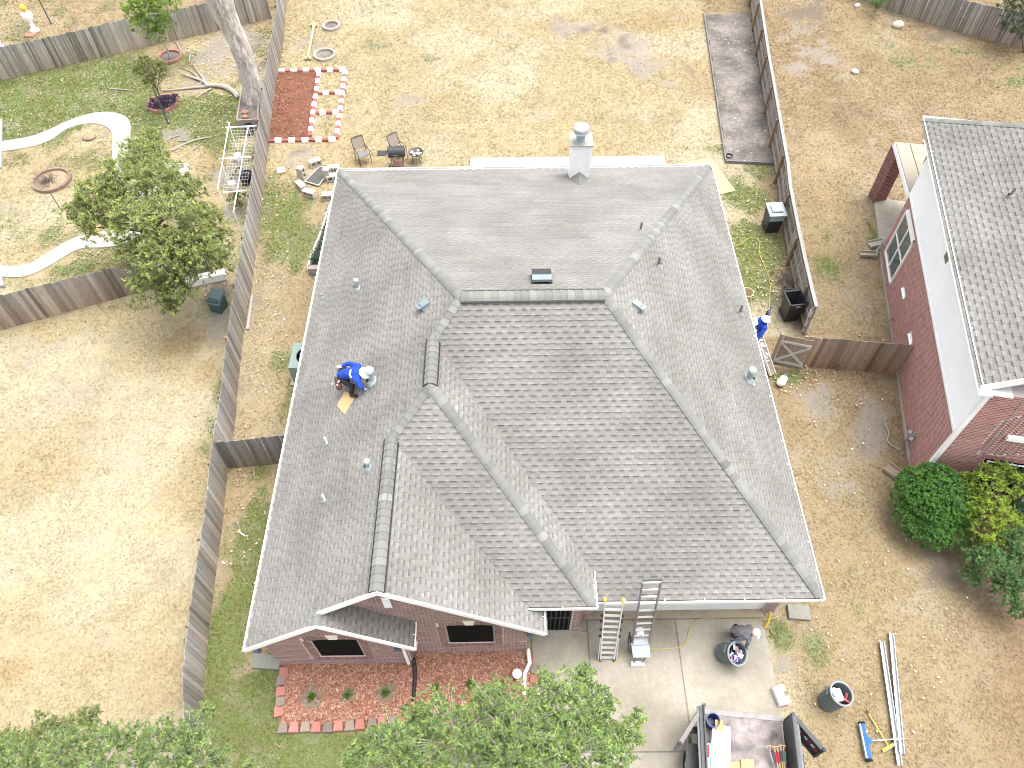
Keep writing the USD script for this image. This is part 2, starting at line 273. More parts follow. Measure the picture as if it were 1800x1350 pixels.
def lawn(x, y):
    """Colour of the straw, green share, bare share at ground points (the lawns' own patches)."""
    P = np.c_[x, y, np.zeros_like(x)]
    n1, n2, n3 = meshkit.fbm(P*.22, 4, 3), meshkit.fbm(P*.8, 4, 11), meshkit.fbm(P*2.6, 3, 23)
    W = {k: np.zeros_like(x) for k in 'gsdo'}
    for k, c, rx, ry, s_ in PW:
        d2 = ((x-c[0])/rx)**2 + ((y-c[1])/ry)**2; m = d2 < 9
        W[k][m] = np.maximum(W[k][m], s_*np.exp(-d2[m]*.8))
    right = sstep(-.3, .3, x-RFX(np.clip(y, 17, 60))) ; right = np.where(y < 17, sstep(6.5, 7.8, x), right)
    col = STRAW[None]*np.ones((len(x), 1))
    up_left = (x < LFX(y)) & (y > np.interp(x, [p[0] for p in MIDF], [p[1] for p in MIDF]))
    far_left = (x < -12) & (y > 35 + (x+27)*.0 + np.interp(x, [-30, -12], [0, 5]))
    tb = sstep(.35, .75, n1*.6 + n2*.4)
    col = col*(1-.35*tb[:, None]) + .35*tb[:, None]*ORANGE
    pb = sstep(.45, .68, meshkit.fbm(P*.33+7, 4, 31) + .09*(x < -8)*(y < 20))[:, None]*.75
    col = col*(1-pb)+pb*PALE
    fine = meshkit.fbm(P*6., 2, 41)[:, None]; col = col*(.90+.20*fine)
    rb = np.clip(right*(1-.35*sstep(.45, .7, n1)), 0, 1)[:, None]
    col = col*(1-rb) + rb*(BROWN*(.80+.45*n2[:, None]))
    pine = (sstep(11., 13.5, x)*(1-sstep(13, 16, y)))[:, None]*.6
    col = col*(1-pine) + pine*PINE
    strip = (sstep(-.2, .2, x-LFX(y))*(1-sstep(-6.6, -5.5, x))*(1-sstep(24, 27, y)))[:, None]*.55
    col = col*(1-strip) + strip*(BROWN*1.05)
    fl = far_left[:, None]*.75; col = col*(1-fl) + fl*BROWN*1.1
    m = lambda k, lo=.3, hi=.62: sstep(lo, hi, W[k]*.85 + (n2-.5)*.95 + (n3-.5)*.55) * (W[k] > .02)
    o, s_, d, g = m('o'), m('s'), m('d'), m('g', .26, .66)
    col = col*(1-.7*o[:, None]) + .7*o[:, None]*ORANGE
    sp = sstep(.52, .68, n2*.5+n3*.5)*.42
    bare = np.clip(np.maximum(np.maximum(s_, d), sp), 0, 1)
    soil = SOIL*(1-d[:, None]) + DARK*d[:, None]
    spots = sstep(.70, .76, meshkit.fbm(P*2.1+3, 3, 77))*.8*(W['s']+.25); bare = np.maximum(bare, np.clip(spots, 0, .8)); soil = soil*(1-.45*np.clip(spots, 0, 1)[:, None])
    gl = np.where(up_left, .5, .06)*sstep(.5, .7, n2)
    return col*(.9+.2*n3[:, None]), np.clip(np.maximum(g, gl), 0, 1), bare, soil
def ground_tone(x, y):
    c, g, b, s_ = lawn(x, y)
    c = c*(1-g[:, None]*.85) + g[:, None]*.85*GREEN*1.05
    b = (b*.8)[:, None]
    return (c*(1-b) + b*s_)*.94
gx = np.unique(np.r_[-900, -400, -180, -90, -60, np.arange(-34, 34.1, .2), 60, 90, 180, 400, 900]); gy = np.unique(np.r_[-900, -400, -150, -60, -20, np.arange(-2, 50.1, .2), 60, 80, 120, 200, 400, 900])
X, Y = np.meshgrid(gx, gy); xf, yf = X.ravel(), Y.ravel()
near = (abs(xf) < 34) & (yf > -2) & (yf < 50)
zf = np.where(near, -.03*meshkit.fbm(np.c_[xf, yf, 0*xf]*1.5, 3, 5), -.03)
nx_ = len(gx); i, j = np.meshgrid(np.arange(len(gy)-1), np.arange(nx_-1), indexing='ij')
gf = np.stack([i*nx_+j, i*nx_+j+1, (i+1)*nx_+j+1, (i+1)*nx_+j], -1).reshape(-1, 4)
mb = MB(); mb.add(np.c_[xf, yf, zf], gf, ground_tone(xf, yf)); obj('ground', mb, 'ground_soil', kind='structure', smooth=True)
EXCL = []
def no_grass(poly): EXCL.append(Polygon(poly) if not hasattr(poly, 'exterior') else poly)

# ------------------------------------------------------------------ the house: roof planes fitted to the survey
XL, XR, YB, YF, X2, YF2, X3, YG3, X4, YG4 = -6.377, 7.531, 23.345, 6.688, 1.966, 6.42, .725, 5.96, -2.354, 5.683
ZE, ZE2, SL, SR, SF, SB, SR2, SF2, SR3, SR4, RX3, RX4 = 2.448, 2.817, .802, .794, .649, .40, .82, .74, .766, .845, -2.867, -4.347
t_ = (YB-YF)*SB/(SF+SB); YM = YF+t_; ZR = ZE+t_*SF
RXL, RXR = XL+(ZR-ZE)/SL, XR-(ZR-ZE)/SR
RX2 = XL + (SR2*(X2-XL)+ZE2-ZE)/(SL+SR2); Z2 = ZE+SL*(RX2-XL); YA, YB2 = YF+(Z2-ZE)/SF, YF2+(Z2-ZE2)/SF2
Z3 = ZE+SL*(RX3-XL); YC = YF2+(Z3-ZE2)/SF2; Z4 = ZE+SL*(RX4-XL)
XV3 = RX3+(Z3-ZE2)/SR3; YX2 = YF+(ZE2-ZE)/SF; W3, W4 = YG3+.35, YG4+.35
fL = lambda x, y: ZE+SL*(x-XL); fR = lambda x, y: ZE+SR*(XR-x); fF = lambda x, y: ZE+SF*(y-YF); fB = lambda x, y: ZE+SB*(YB-y)
fR2 = lambda x, y: ZE2+SR2*(X2-x); fF2 = lambda x, y: ZE2+SF2*(y-YF2); fR3 = lambda x, y: Z3-SR3*(x-RX3); fR4 = lambda x, y: Z4-SR4*(x-RX4)
G_ = .10   # the shingles end this far inside the gutters' outer edge
PLANES = [  # function, plan polygon, eave origin, eave direction, upslope direction, slope
 (fL, [(XL+G_, YB-G_), (RXL, YM), (RX2, YA), (RX2, YB2), (RX3, YC), (RX3, YG3), (RX4, YG3), (RX4, YG4), (XL+G_, YG4)], (XL+G_, YG4), (0, -1), (1, 0), SL),
 (fR, [(RXR, YM), (XR-G_, YB-G_), (XR-G_, YF+G_)], (XR-G_, YF), (0, 1), (-1, 0), SR),
 (fF, [(RXL, YM), (RX2, YA), (X2, YX2), (X2-.3, YX2), (X2-.3, YF+G_), (XR-G_, YF+G_), (RXR, YM)], (X2, YF+G_), (1, 0), (0, 1), SF),
 (fB, [(RXL, YM), (RXR, YM), (XR-G_, YB-G_), (XL+G_, YB-G_)], (XL, YB-G_), (-1, 0), (0, -1), SB),
 (fR2, [(RX2, YA), (RX2, YB2), (X2-G_, YF2+G_), (X2-G_, YX2+(YA-YX2)*G_/(X2-RX2))], (X2-G_, YF2), (0, 1), (-1, 0), SR2),
 (fF2, [(RX2, YB2), (RX3, YC), (XV3+(RX3-XV3)*G_/(YC-YF2), YF2+G_), (X2-G_, YF2+G_)], (XV3, YF2+G_), (1, 0), (0, 1), SF2),
 (fR3, [(RX3, YG3), (RX3, YC), (XV3, YF2), (XV3, YF2+.35), (X3, YF2+.35), (X3, YG3)], (X3, YG3), (0, 1), (-1, 0), SR3),
 (fR4, [(RX4, YG4), (RX4, W3), (X4-G_, W3), (X4-G_, YG4)], (X4-G_, YG4), (0, 1), (-1, 0), SR4)]
EXPO = .143
def span(P, v):
    us = []
    for (a, b) in zip(P, np.roll(P, -1, 0)):
        if (a[1] <= v) != (b[1] <= v): us.append(a[0] + (v-a[1])/(b[1]-a[1])*(b[0]-a[0]))
    return (min(us), max(us)) if len(us) > 1 else None
def shingle_plane(zf, poly, o, u, w, s, seed, expo=EXPO, tabs=(.10, .175)):
    """The shingle tabs of one slope: list of (vertices 8, tones)."""
    r = np.random.default_rng(seed); o, u, w = np.array(o, float), np.array(u, float), np.array(w, float); k = math.hypot(1, s)
    P = np.array([[(np.array(p)-o) @ u, (np.array(p)-o) @ w*k] for p in list(Polygon(poly).buffer(.02, join_style=2).exterior.coords)[:-1]]); vmin, vmax = P[:, 1].min(), P[:, 1].max()
    U3, V3 = np.array([*u, 0]), np.array([*w, s])/k; N3 = np.cross(U3, V3); N3 = N3 if N3[2] > 0 else -N3; O3 = np.array([*o, zf(*o)])
    out = []; v = vmin - .03; row = 0
    while v < vmax - .02:
        v0, v1 = v, min(v+expo, vmax); row += 1; v += expo
        a, b = span(P, max(v0, vmin)+.004), span(P, v1-.004)
        if a is None or b is None: continue
        lo, hi = min(a[0], b[0]), max(a[1], b[1]); x = lo - r.uniform(0, .2); tooth = bool(r.integers(2)); run = r.uniform(.93, 1.06); left = 0
        while x < hi:
            if left <= 0: run, left = r.normal(1, .035), r.uniform(.9, 1.0)      # one strip of shingle shares its blend
            wd = r.uniform(*tabs); x1 = x+wd; left -= wd
            q = [min(max(t, e[0]), e[1]) for e in (a, b) for t in (x, x1)]
            if q[1]-q[0] > .01 or q[3]-q[2] > .01:
                th = .016 if tooth else .006; c = run*r.normal(1, .03)
                vm = v0 + .55*(v1-v0); f = .55
                um0, um1 = q[0]+(q[2]-q[0])*f, q[1]+(q[3]-q[1])*f
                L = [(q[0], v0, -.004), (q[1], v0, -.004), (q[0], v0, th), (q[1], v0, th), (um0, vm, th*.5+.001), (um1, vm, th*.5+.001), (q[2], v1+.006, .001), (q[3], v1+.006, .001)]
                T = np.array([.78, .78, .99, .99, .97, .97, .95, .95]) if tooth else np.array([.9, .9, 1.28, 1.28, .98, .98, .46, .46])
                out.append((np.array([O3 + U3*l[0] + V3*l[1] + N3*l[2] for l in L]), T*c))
            x, tooth = x1, not tooth
    return out
TABF = np.array([[0, 1, 3], [0, 3, 2], [2, 3, 5], [2, 5, 4], [4, 5, 7], [4, 7, 6], [0, 2, 4], [0, 4, 6], [1, 5, 3], [1, 7, 5]])
def tabs_mesh(tabs):
    n = len(tabs); v = np.array([t[0] for t in tabs]).reshape(-1, 3); t = np.array([t[1] for t in tabs]).reshape(-1)
    f = (TABF[None] + 8*np.arange(n)[:, None, None]).reshape(-1, 3)
    warm = np.random.default_rng(n).normal(0, .012, n).repeat(8)
    return v, f, t[:, None]*np.c_[1+warm, np.ones(len(t)), 1-warm]
def seen(p):   # scale of a place in the view, for choosing the pieces that show largest
    d = np.asarray(p) - [0, 0, CAM_H]; z = d @ FW; X_, Y_ = CAM_F*(d @ RT)/z, CAM_F*(d @ UP)/z
    return np.where((abs(X_) < 900) & (abs(Y_) < 675), 1/z, 0)
def ridge_caps(a, b, n1, n2, seed, w=.155, expo=.19, lift=.03, name='ridge_cap', parent=None, mat_='ridge_shingle', sides=None):
    """Cap shingles bent over the line a (low) to b (high) between two slopes with normals n1, n2."""
    a, b = np.array(a, float), np.array(b, float); d = nrm(b-a); Ln = np.linalg.norm(b-a); r = np.random.default_rng(seed); n1, n2 = nrm(n1), nrm(n2)
    s1, s2 = np.cross(n1, d), np.cross(d, n2); s1 = s1 if s1[2] < 0 or abs(s1[2]) < 1e-6 else -s1; s2 = s2 if s2[2] < 0 or abs(s2[2]) < 1e-6 else -s2
    if s1 @ s2 > .2: s2 = -s2
    nn = nrm(n1+n2); k = int(Ln/expo); res = []
    for i_ in range(k+1):
        t0, t1 = i_*expo, min((i_+1)*expo+.03, Ln+.02)
        if t1-t0 < .03: continue
        V = []
        for t, h in ((t0, lift+.020), (t1, lift+.004)):
            for f_, hh in ((1, 0), (.45, .012), (.10, .006)): V.append(a+d*t+s1*w*f_+n1*(h+hh))
            for f_, hh in ((.10, .006), (.45, .012), (1, 0)): V.append(a+d*t+s2*w*f_+n2*(h+hh))
        V = np.array(V); skirt = np.array([V[0]-n1*(lift+.015), V[5]-n2*(lift+.015), V[6]-n1*(lift+.01), V[11]-n2*(lift+.01)])
        low = V[:6] - np.array([n1]*3+[n2]*3)*.016
        V = np.vstack([V, skirt, low]); F = [[q, q+1, q+7, q+6] for q in range(5)] + [[12, 0, 6, 14], [5, 13, 15, 11]] + [[16+q, 17+q, q+1, q] for q in range(5)]
        c = r.normal(1, .08)*(1.22 if r.random() < .15 else 1)
        mb = MB(); mb.add(V, F, np.array([c*.98, c, c*.97])); res.append(mb)
    return res
house = thing('brick_house', 'single storey brick house in the middle with grey hip and gable shingle roof', 'house')
deck = MB()
for zf, poly, *_ in PLANES:
    P = Polygon(poly); tri = trimesh.creation.triangulate_polygon(P, engine='earcut'); v2, f2 = np.asarray(tri[0]), np.asarray(tri[1])
    top = np.c_[v2, [zf(*q) - .006 for q in v2]]; deck.add(np.vstack([top, top-[0, 0, .12]]), np.vstack([f2, f2[:, ::-1]+len(v2)]))
    ext = np.array(P.exterior.coords)[:-1]; e3 = np.c_[ext, [zf(*q)-.006 for q in ext]]; m_ = len(e3)
    deck.add(np.vstack([e3, e3-[0, 0, .12]]), [[q, (q+1) % m_, (q+1) % m_+m_, q+m_] for q in range(m_)])
roof = obj('roof', deck, 'roof_deck', house)
alltabs = []
for q, pl in enumerate(PLANES): alltabs += shingle_plane(*pl, seed=40+q)
cen = np.array([t[0].mean(0) for t in alltabs]); area = np.array([np.linalg.norm(np.cross(t[0][3]-t[0][0], t[0][6]-t[0][0])) for t in alltabs])
order = np.argsort(-seen(cen)**2*area*(np.abs(cen[:, 0]-1) < 9)); pick = set(order[:300])
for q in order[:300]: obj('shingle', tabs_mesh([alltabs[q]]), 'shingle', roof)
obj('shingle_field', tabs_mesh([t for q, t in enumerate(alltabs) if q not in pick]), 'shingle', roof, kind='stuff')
nL, nR, nF, nB = (-SL, 0, 1), (SR, 0, 1), (0, -SF, 1), (0, SB, 1); nR2, nF2, nR3, nR4 = (SR2, 0, 1), (0, -SF2, 1), (SR3, 0, 1), (SR4, 0, 1)
caps = []
RIDGES = [((XL+.1, YB-.1), (RXL, YM), fL, nL, nB, 0), ((XR-.1, YB-.1), (RXR, YM), fR, nB, nR, 0), ((XR-.1, YF+.1), (RXR, YM), fR, nR, nF, 0), ((RX2, YA), (RXL, YM), fL, nL, nF, 0),
  ((X2-.1, YF2+.1), (RX2, YB2), fR2, nR2, nF2, 0), ((RX3, YC), (RX2, YB2), fL, nL, nF2, 0),
  ((RX2, YB2), (RX2, YA), fL, nL, nR2, 1), ((RX3, YG3), (RX3, YC), fL, nL, nR3, 1), ((RXL, YM), (RXR, YM), fF, nF, nB, 1), ((RX4, YG4), (RX4, YG3+.3), fL, nL, nR4, 0)]
for q, (a, b, zf, n1, n2, vent) in enumerate(RIDGES):
    a3, b3 = np.array([*a, zf(*a)]), np.array([*b, zf(*b)])
    caps += ridge_caps(a3, b3, np.array(n1, float), np.array(n2, float), 90+q, w=.145 if vent else .13, lift=.05 if vent else .012)
    if vent:   # the black edges of the ridge vent under the caps
        d = nrm(b3-a3)
        for n_ in (n1, n2):
            n_ = nrm(n_); s_ = np.cross(n_, d); s_ = s_ if s_[2] < 0 else -s_
            mbv = MB(); mbv.bar(a3+s_*.165+n_*.04, b3+s_*.165+n_*.04, .045, .05, n_); obj('ridge_vent', mbv, 'black_plastic', roof)
co = np.argsort([-seen(m_.v[0].mean(0)) for m_ in caps]); rest = MB()
for q, i_ in enumerate(co):
    if q < 300: obj('ridge_cap', caps[i_], 'ridge_shingle', roof)
    else: rest.merge(caps[i_])
if rest.n: obj('ridge_cap_row', rest, 'ridge_shingle', roof, kind='stuff')
# ------------------------------------------------------------------ the house: gutters, walls, windows
def aty(px, py, Y_):
    d = FW*CAM_F + RT*(px-900) - UP*(py-675); return np.array([0, 0, CAM_H]) + d*(Y_/d[1])
def proj(p):
    d = np.asarray(p, float) - [0, 0, CAM_H]; z = d @ FW; return np.array([900+CAM_F*(d @ RT)/z, 675-CAM_F*(d @ UP)/z])
def height(x, y, px, py, z0=0, z1=9):
    zs = np.linspace(z0, z1, 900); return zs[np.argmin([((proj((x, y, z))-[px, py])**2).sum() for z in zs])]
def gutter(a, b, out, z, parent, dirty=False, hang=.75):
    a, b, o = np.array([*a, z], float), np.array([*b, z], float), np.array([*out, 0.], float); d = nrm(b-a); Z = np.array([0, 0, 1.])
    m = MB(); m.bar(a-o*.008-Z*.06, b-o*.008-Z*.06, .016, .13); m.bar(a-o*.098-Z*.05, b-o*.098-Z*.05, .010, .11); m.bar(a-o*.055-Z*.115, b-o*.055-Z*.115, .085, .012)
    m.bar(a-o*.002+Z*.006, b-o*.002+Z*.006, .028, .012)
    for e, s_ in ((a, 1), (b, -1)): m.bar(e-o*.053-Z*.06+d*s_*.004, e-o*.053-Z*.06+d*s_*.012, .09, .12)
    g = obj('gutter', m, 'white_paint', parent)
    m = MB(); m.bar(a-o*.055-Z*.085+d*.02, b-o*.055-Z*.085-d*.02, .08, .02); obj('gutter_bed', m, 'gutter_inside' if dirty else 'galvanised', g)
    n = max(2, int(np.linalg.norm(b-a)/hang))
    for k in range(1, n):
        p = a + (b-a)*k/n; m = MB(); m.bar(p-o*.012+Z*.012, p-o*.105+Z*.014, .022, .01); obj('gutter_hanger', m, 'white_paint', g)
    return g
gutter((XL, YG4), (XL, YB), (-1, 0), ZE+.045, house); gutter((XL+.02, YB), (XR-.02, YB), (0, 1), ZE+.06, house, False, 3.); gutter((XR, YB), (XR, YF), (1, 0), ZE+.045, house)
gutter((X2-.25, YF), (XR-.02, YF), (0, -1), ZE+.045, house, True, .85); gutter((XV3, YF2), (X2-.02, YF2), (0, -1), ZE2+.045, house, True); gutter((X2, YF2), (X2, YX2+.1), (1, 0), ZE2+.045, house)
gutter((X4, YG4), (X4, W3-.01), (1, 0), fR4(X4, 0)+.045, house, True, .4); gutter((X3, YG3), (X3, YF2+.3), (1, 0), fR3(X3, 0)+.045, house)
def rake(a, b, zf, yo=0.):
    p, q = np.array([a[0], a[1]+yo, zf(*a)]), np.array([b[0], b[1]+yo, zf(*b)])
    m = MB(); m.bar(p-[0, 0, .055], q-[0, 0, .055], .03, .125); m.bar(p+[0, .01, .012], q+[0, .01, .012], .045, .012); obj('fascia', m, 'white_paint', house)
rake((RX3, YG3), (RX4+.02, YG3), fL, -.016); rake((RX3, YG3), (X3, YG3), fR3, -.018); rake((RX4, YG4), (XL, YG4), fL, -.016); rake((RX4, YG4), (X4, YG4), fR4, -.018)
m = MB()
for a, b in (((XL+.12, YG4+.05), (XL+.12, YB-.1)), ((XR-.12, YB-.1), (XR-.12, YF+.1)), ((XL+.1, YB-.12), (XR-.1, YB-.12)), ((X2-.2, YF+.12), (XR-.1, YF+.12))): m.bar((*a, ZE-.03), (*b, ZE-.03), .025, .16)
m.bar((XV3, YF2+.12, ZE2-.03), (X2-.1, YF2+.12, ZE2-.03), .025, .16); m.bar((X2-.12, YF2+.1, ZE2-.03), (X2-.12, YX2, ZE2-.03), .025, .16); obj('eaves_board', m, 'white_paint', house)
WXL, WX4, WX3, WXR, WYB = XL+.22, X4-.32, X3-.42, XR-.45, YB-.45
P_TH = g2(980, 1110); YD = P_TH[1]; YG = g2(1187, 1073)[1]; YJ = g2(1020, 1091)[1]; XP0, XP1, XG0, XG1 = g2(1000, 1109)[0], g2(1016, 1109)[0], g2(1034, 1082)[0], g2(1340, 1076)[0]
m = MB()
m.box((WXL-.0, WXL+.1), (W4+.02, WYB), (0, ZE-.1)); m.box((WXR-.1, WXR), (YG, WYB), (0, ZE-.1)); m.box((WXL, WXR), (WYB-.1, WYB), (0, ZE-.1))
def tri_wall(poly, y, th=.12): m.prism(Polygon(poly), 0, 1)
def wall_panel(mbx, poly, O, T, N, th=.1):
    """Upright panel: polygon in (along, up) coordinates, front face on the wall plane."""
    O, T, N = np.array(O, float), np.array([*T, 0.]), np.array([*N, 0.]); P = poly if hasattr(poly, 'exterior') else Polygon(poly)
    e = trimesh.creation.extrude_polygon(P, th, engine='earcut'); v = np.asarray(e.vertices)
    mbx.add(O + v[:, :1]*T + v[:, 1:2]*[0, 0, 1.] - N*(th-v[:, 2:3]), e.faces if np.cross(T, [0, 0, 1.]) @ N > 0 else np.asarray(e.faces)[:, ::-1])
RED = [(.25, .150, .135), (.23, .138, .125), (.215, .14, .13), (.28, .175, .15), (.20, .14, .132), (.245, .157, .145)]
def brick_run(poly, O, T, N, seed, tones=RED, mode='run', proud=.003, L=.190, Hh=.050, J=.018, JV=.011, gain=1.):
    """Single bricks laid over a wall area; returns a list of meshes."""
    r = np.random.default_rng(seed); O, T, N = np.array(O, float), np.array([*T, 0.]), np.array([*N, 0.]); P = poly if hasattr(poly, 'exterior') or hasattr(poly, 'geoms') else Polygon(poly)
    if mode == 'soldier': L, Hh = Hh, L
    x0, z0, x1, z1 = P.bounds; z = math.floor(z0/(Hh+J))*(Hh+J) if mode == 'run' else z0; row = int(round(z/(Hh+J))); out = []; pp = shapely.prepared.prep(P)
    while z < z1:
        x = math.floor(x0/(L+JV))*(L+JV) - (L/2+JV/2 if row % 2 and mode == 'run' else 0) if mode == 'run' else x0
        while x < x1:
            b = sbox(x, z, x+L, z+Hh)
            if not pp.contains(b):
                b = b.intersection(P)
                if b.geom_type != 'Polygon' or b.area < .25*L*Hh: x += L+JV; continue
                b = b.convex_hull
            c = np.array(b.exterior.coords)[:-1]
            if not b.exterior.is_ccw: c = c[::-1]
            pr = proud*r.uniform(.8, 1.15); k = len(c); base = O + c[:, :1]*T + c[:, 1:2]*[0, 0, 1.]
            fr = base + N*pr; f = [[0, q, q+1] for q in range(1, k-1)] + [[q, k+q, k+(q+1) % k] for q in range(k)] + [[q, k+(q+1) % k, (q+1) % k] for q in range(k)]
            f = np.array(f); f = f if np.cross(T, [0, 0, 1.]) @ N > 0 else f[:, ::-1]
            mbx = MB(); mbx.add(np.vstack([fr, base-N*.002]), f, np.array(tones[r.integers(len(tones))])*r.normal(1, .09)*gain*1.15); out.append(mbx)
            x += L+JV
        z += Hh+J; row += 1
    return out
def one_brick(b, O, T, N, r, proud, tones=RED, gain=1.):
    O, T, N = np.array(O, float), np.array([*T, 0.]), np.array([*N, 0.]); c = np.array(b.exterior.coords)[:-1]
    if not b.exterior.is_ccw: c = c[::-1]
    k = len(c); base = O + c[:, :1]*T + c[:, 1:2]*[0, 0, 1.]; fr = base + N*proud
    f = np.array([[0, q, q+1] for q in range(1, k-1)] + [[q, k+q, k+(q+1) % k] for q in range(k)] + [[q, k+(q+1) % k, (q+1) % k] for q in range(k)]); f = f if np.cross(T, [0, 0, 1.]) @ N > 0 else f[:, ::-1]
    return MB().add(np.vstack([fr, base-N*.002]), f, np.array(tones[r.integers(len(tones))])*r.normal(1, .09)*gain)
def lay(bricks, parent, limit, name='brick', mat_='brick'):
    o = np.argsort([-seen(b.v[0].mean(0)) for b in bricks]); rest = MB()
    for q, i_ in enumerate(o):
        if q < limit: obj(name, bricks[i_], mat_, parent)
        else: rest.merge(bricks[i_])
    if rest.n: obj(name + '_field', rest, mat_, parent, kind='stuff')
# front windows, from their corners in the survey
def window_rect(tl, tr, br, bl, Y_):
    a, b, c, d = [aty(*p, Y_) for p in (tl, tr, br, bl)]; return (a[0]+d[0])/2-.04, (b[0]+c[0])/2+.04, (c[2]+d[2])/2-.02, (a[2]+b[2])/2+.04
WA = window_rect((547, 1125), (625, 1124.6), (639.6, 1152.8), (566.8, 1153.5), W4); WB = window_rect((785, 1100.7), (864.5, 1098), (868, 1129), (791.4, 1129.6), W3)
allb = []
def arch(w, rise=.10, grow=0.):
    x0, x1, z0, z1 = w; xm = (x0+x1)/2; s_ = (x1-x0)/2
    return Polygon([(x0-grow, z0-grow)] + [(x1+grow, z0-grow)] + [(xm + (s_+grow)*math.cos(t), z1 - rise + (rise)*math.sin(t)**.8 + grow) for t in np.linspace(.02, math.pi-.02, 13)])
def front_wall(poly, y, win, seed, x_from, x_to):
    wp = Polygon(poly); hole = arch(win); wall_panel(m, wp.difference(hole), (0, y, 0), (1, 0), (0, -1))
    x0, x1, z0, z1 = win; xm = (x0+x1)/2
    sill = sbox(x0-.10, z0-.22, x1+.10, z0-.02); band = sbox(x_from, z0-.16, x0-.30, z0+.04).union(sbox(x1+.30, z0-.16, x_to, z0+.04)); side = sbox(x0-.22, z0-.22, x0-.01, z1-.12).union(sbox(x1+.01, z0-.22, x1+.22, z1-.12))
    ring = arch(win, grow=.21).intersection(sbox(x0-.3, z1-.10, x1+.3, z1+.6)).difference(arch(win, grow=.01))
    key = Polygon([(xm-.10, z1+.01), (xm+.10, z1+.01), (xm+.15, z1+.31), (xm-.15, z1+.31)])
    field = wp.difference(hole.buffer(.01)).difference(sill.buffer(.01)).difference(band.buffer(.008)).difference(side.buffer(.012)).difference(ring.buffer(.01)).difference(key)
    O, T, N = (0, y, 0), (1, 0), (0, -1)
    out = brick_run(field, O, T, N, seed) + brick_run(sill.difference(key), O, T, N, seed+1, mode='soldier', proud=.02) + brick_run(band.intersection(wp), O, T, N, seed+2, mode='soldier') + brick_run(side, O, T, N, seed+3, proud=.012, L=.20) 
    r = np.random.default_rng(seed)
    for t in np.linspace(x0-.14, x1+.08, int((x1-x0+.28)/.068)):
        b = sbox(t, z1-.3, t+.057, z1+.6).intersection(ring).difference(key.buffer(.006))
        if b.geom_type == 'Polygon' and b.area > .003: out.append(one_brick(b.convex_hull, O, T, N, r, .010))
    mk = MB(); wall_panel(mk, key, (0, y-.018, 0), T, N, th=.016); obj('keystone', mk, 'keystone', house)
    fr = MB(); wall_panel(fr, arch(win, grow=-.012).difference(arch(win, grow=-.032)), (0, y+.015, 0), T, N, th=.05); f_ = obj('window', fr, 'pale_concrete', house)
    sc = MB(); wall_panel(sc, arch(win, grow=-.03), (0, y+.01, 0), T, N, th=.02); obj('sun_screen', sc, 'screen_black', f_)
    return out
g4 = [(WXL, 0), (WX4, 0), (WX4, fR4(WX4, 0)-.13), (RX4, Z4-.13), (WXL, fL(WXL, 0)-.13)]
g3 = [(WX4-.0, 0), (WX3, 0), (WX3, fR3(WX3, 0)-.13), (RX3, Z3-.13), (RX4+.1, fL(RX4+.1, 0)-.13), (RX4+.12, fR4(RX4+.12, 0)+.02), (WX4, fR4(WX4, 0)+.02)]
allb += front_wall(g4, W4, WA, 300, WXL, WX4); allb += front_wall(g3, W3, WB, 320, WX4+.02, WX3)
ZR4, ZR3 = fR4(WX4, 0)-.14, fR3(WX3, 0)-.14
m.box((WX4-.1, WX4-.001), (W4+.1, W3), (0, ZR4)); allb += brick_run(sbox(0, 0, W3-W4, ZR4), (WX4, W4, 0), (0, 1), (1, 0), 341)
m.box((WX3-.1, WX3-.001), (W3+.1, YD+.1), (0, ZR3)); allb += brick_run(sbox(0, 0, YD-W3+.1, ZR3), (WX3, W3, 0), (0, 1), (1, 0), 342)
# entry gate, pier and garage front
m.box((XP0, XP1), (YD, YG+.4), (0, ZE)); allb += brick_run(sbox(XP0, 0, XP1, ZE), (0, YD, 0), (1, 0), (0, -1), 343); allb += brick_run(sbox(0, 0, YG-YD, ZE), (XP0, YD, 0), (0, 1), (-1, 0), 344); allb += brick_run(sbox(0, 0, YJ-YD, ZE), (XP1, YD, 0), (0, 1), (1, 0), 345)
m.box((XP1, XG0), (YJ, YG+.4), (0, ZE-.1)); allb += brick_run(sbox(XP1, 0, XG0, ZE-.1), (0, YJ, 0), (1, 0), (0, -1), 346)
m.box((XG1, WXR), (YG-.1, YG+.3), (0, ZE-.1)); allb += brick_run(sbox(XG1, 0, WXR, ZE-.1), (0, YG-.1, 0), (1, 0), (0, -1), 347)
m.box((XG0, XG1), (YG+.15, YG+.3), (2.1, ZE-.1)); m.box((WX3-.1, XP0), (YD+.25, YD+.35), (0, ZE))
wall = obj('wall', m, 'mortar', house); lay(allb, wall, 300)
mg = MB()
for k in range(4): mg.box((XG0, XG1), (YG, YG+.05), (.01+k*.53, .53+k*.53))
obj('garage_door', mg, 'white_paint', house)
md = MB(); nb = 9
for k in range(nb+1): x = WX3+.04 + (XP0-WX3-.08)*k/nb; md.box((x-.012, x+.012), (YD+.02, YD+.045), (.04, 2.15))
for z in (.05, 1.0, 2.15): md.box((WX3+.02, XP0-.02), (YD+.018, YD+.047), (z-.03, z+.03))
dr = obj('security_door', md, 'black_metal', house); md = MB(); md.box((WX3+.02, XP0-.02), (YD+.05, YD+.06), (.02, 2.2)); obj('door_screen', md, 'screen_black', dr)
mt = MB(); mt.box((WX3-.02, XP1+.1), (YD-.10, YD+.24), (0, .05)); obj('threshold', mt, 'concrete', house)
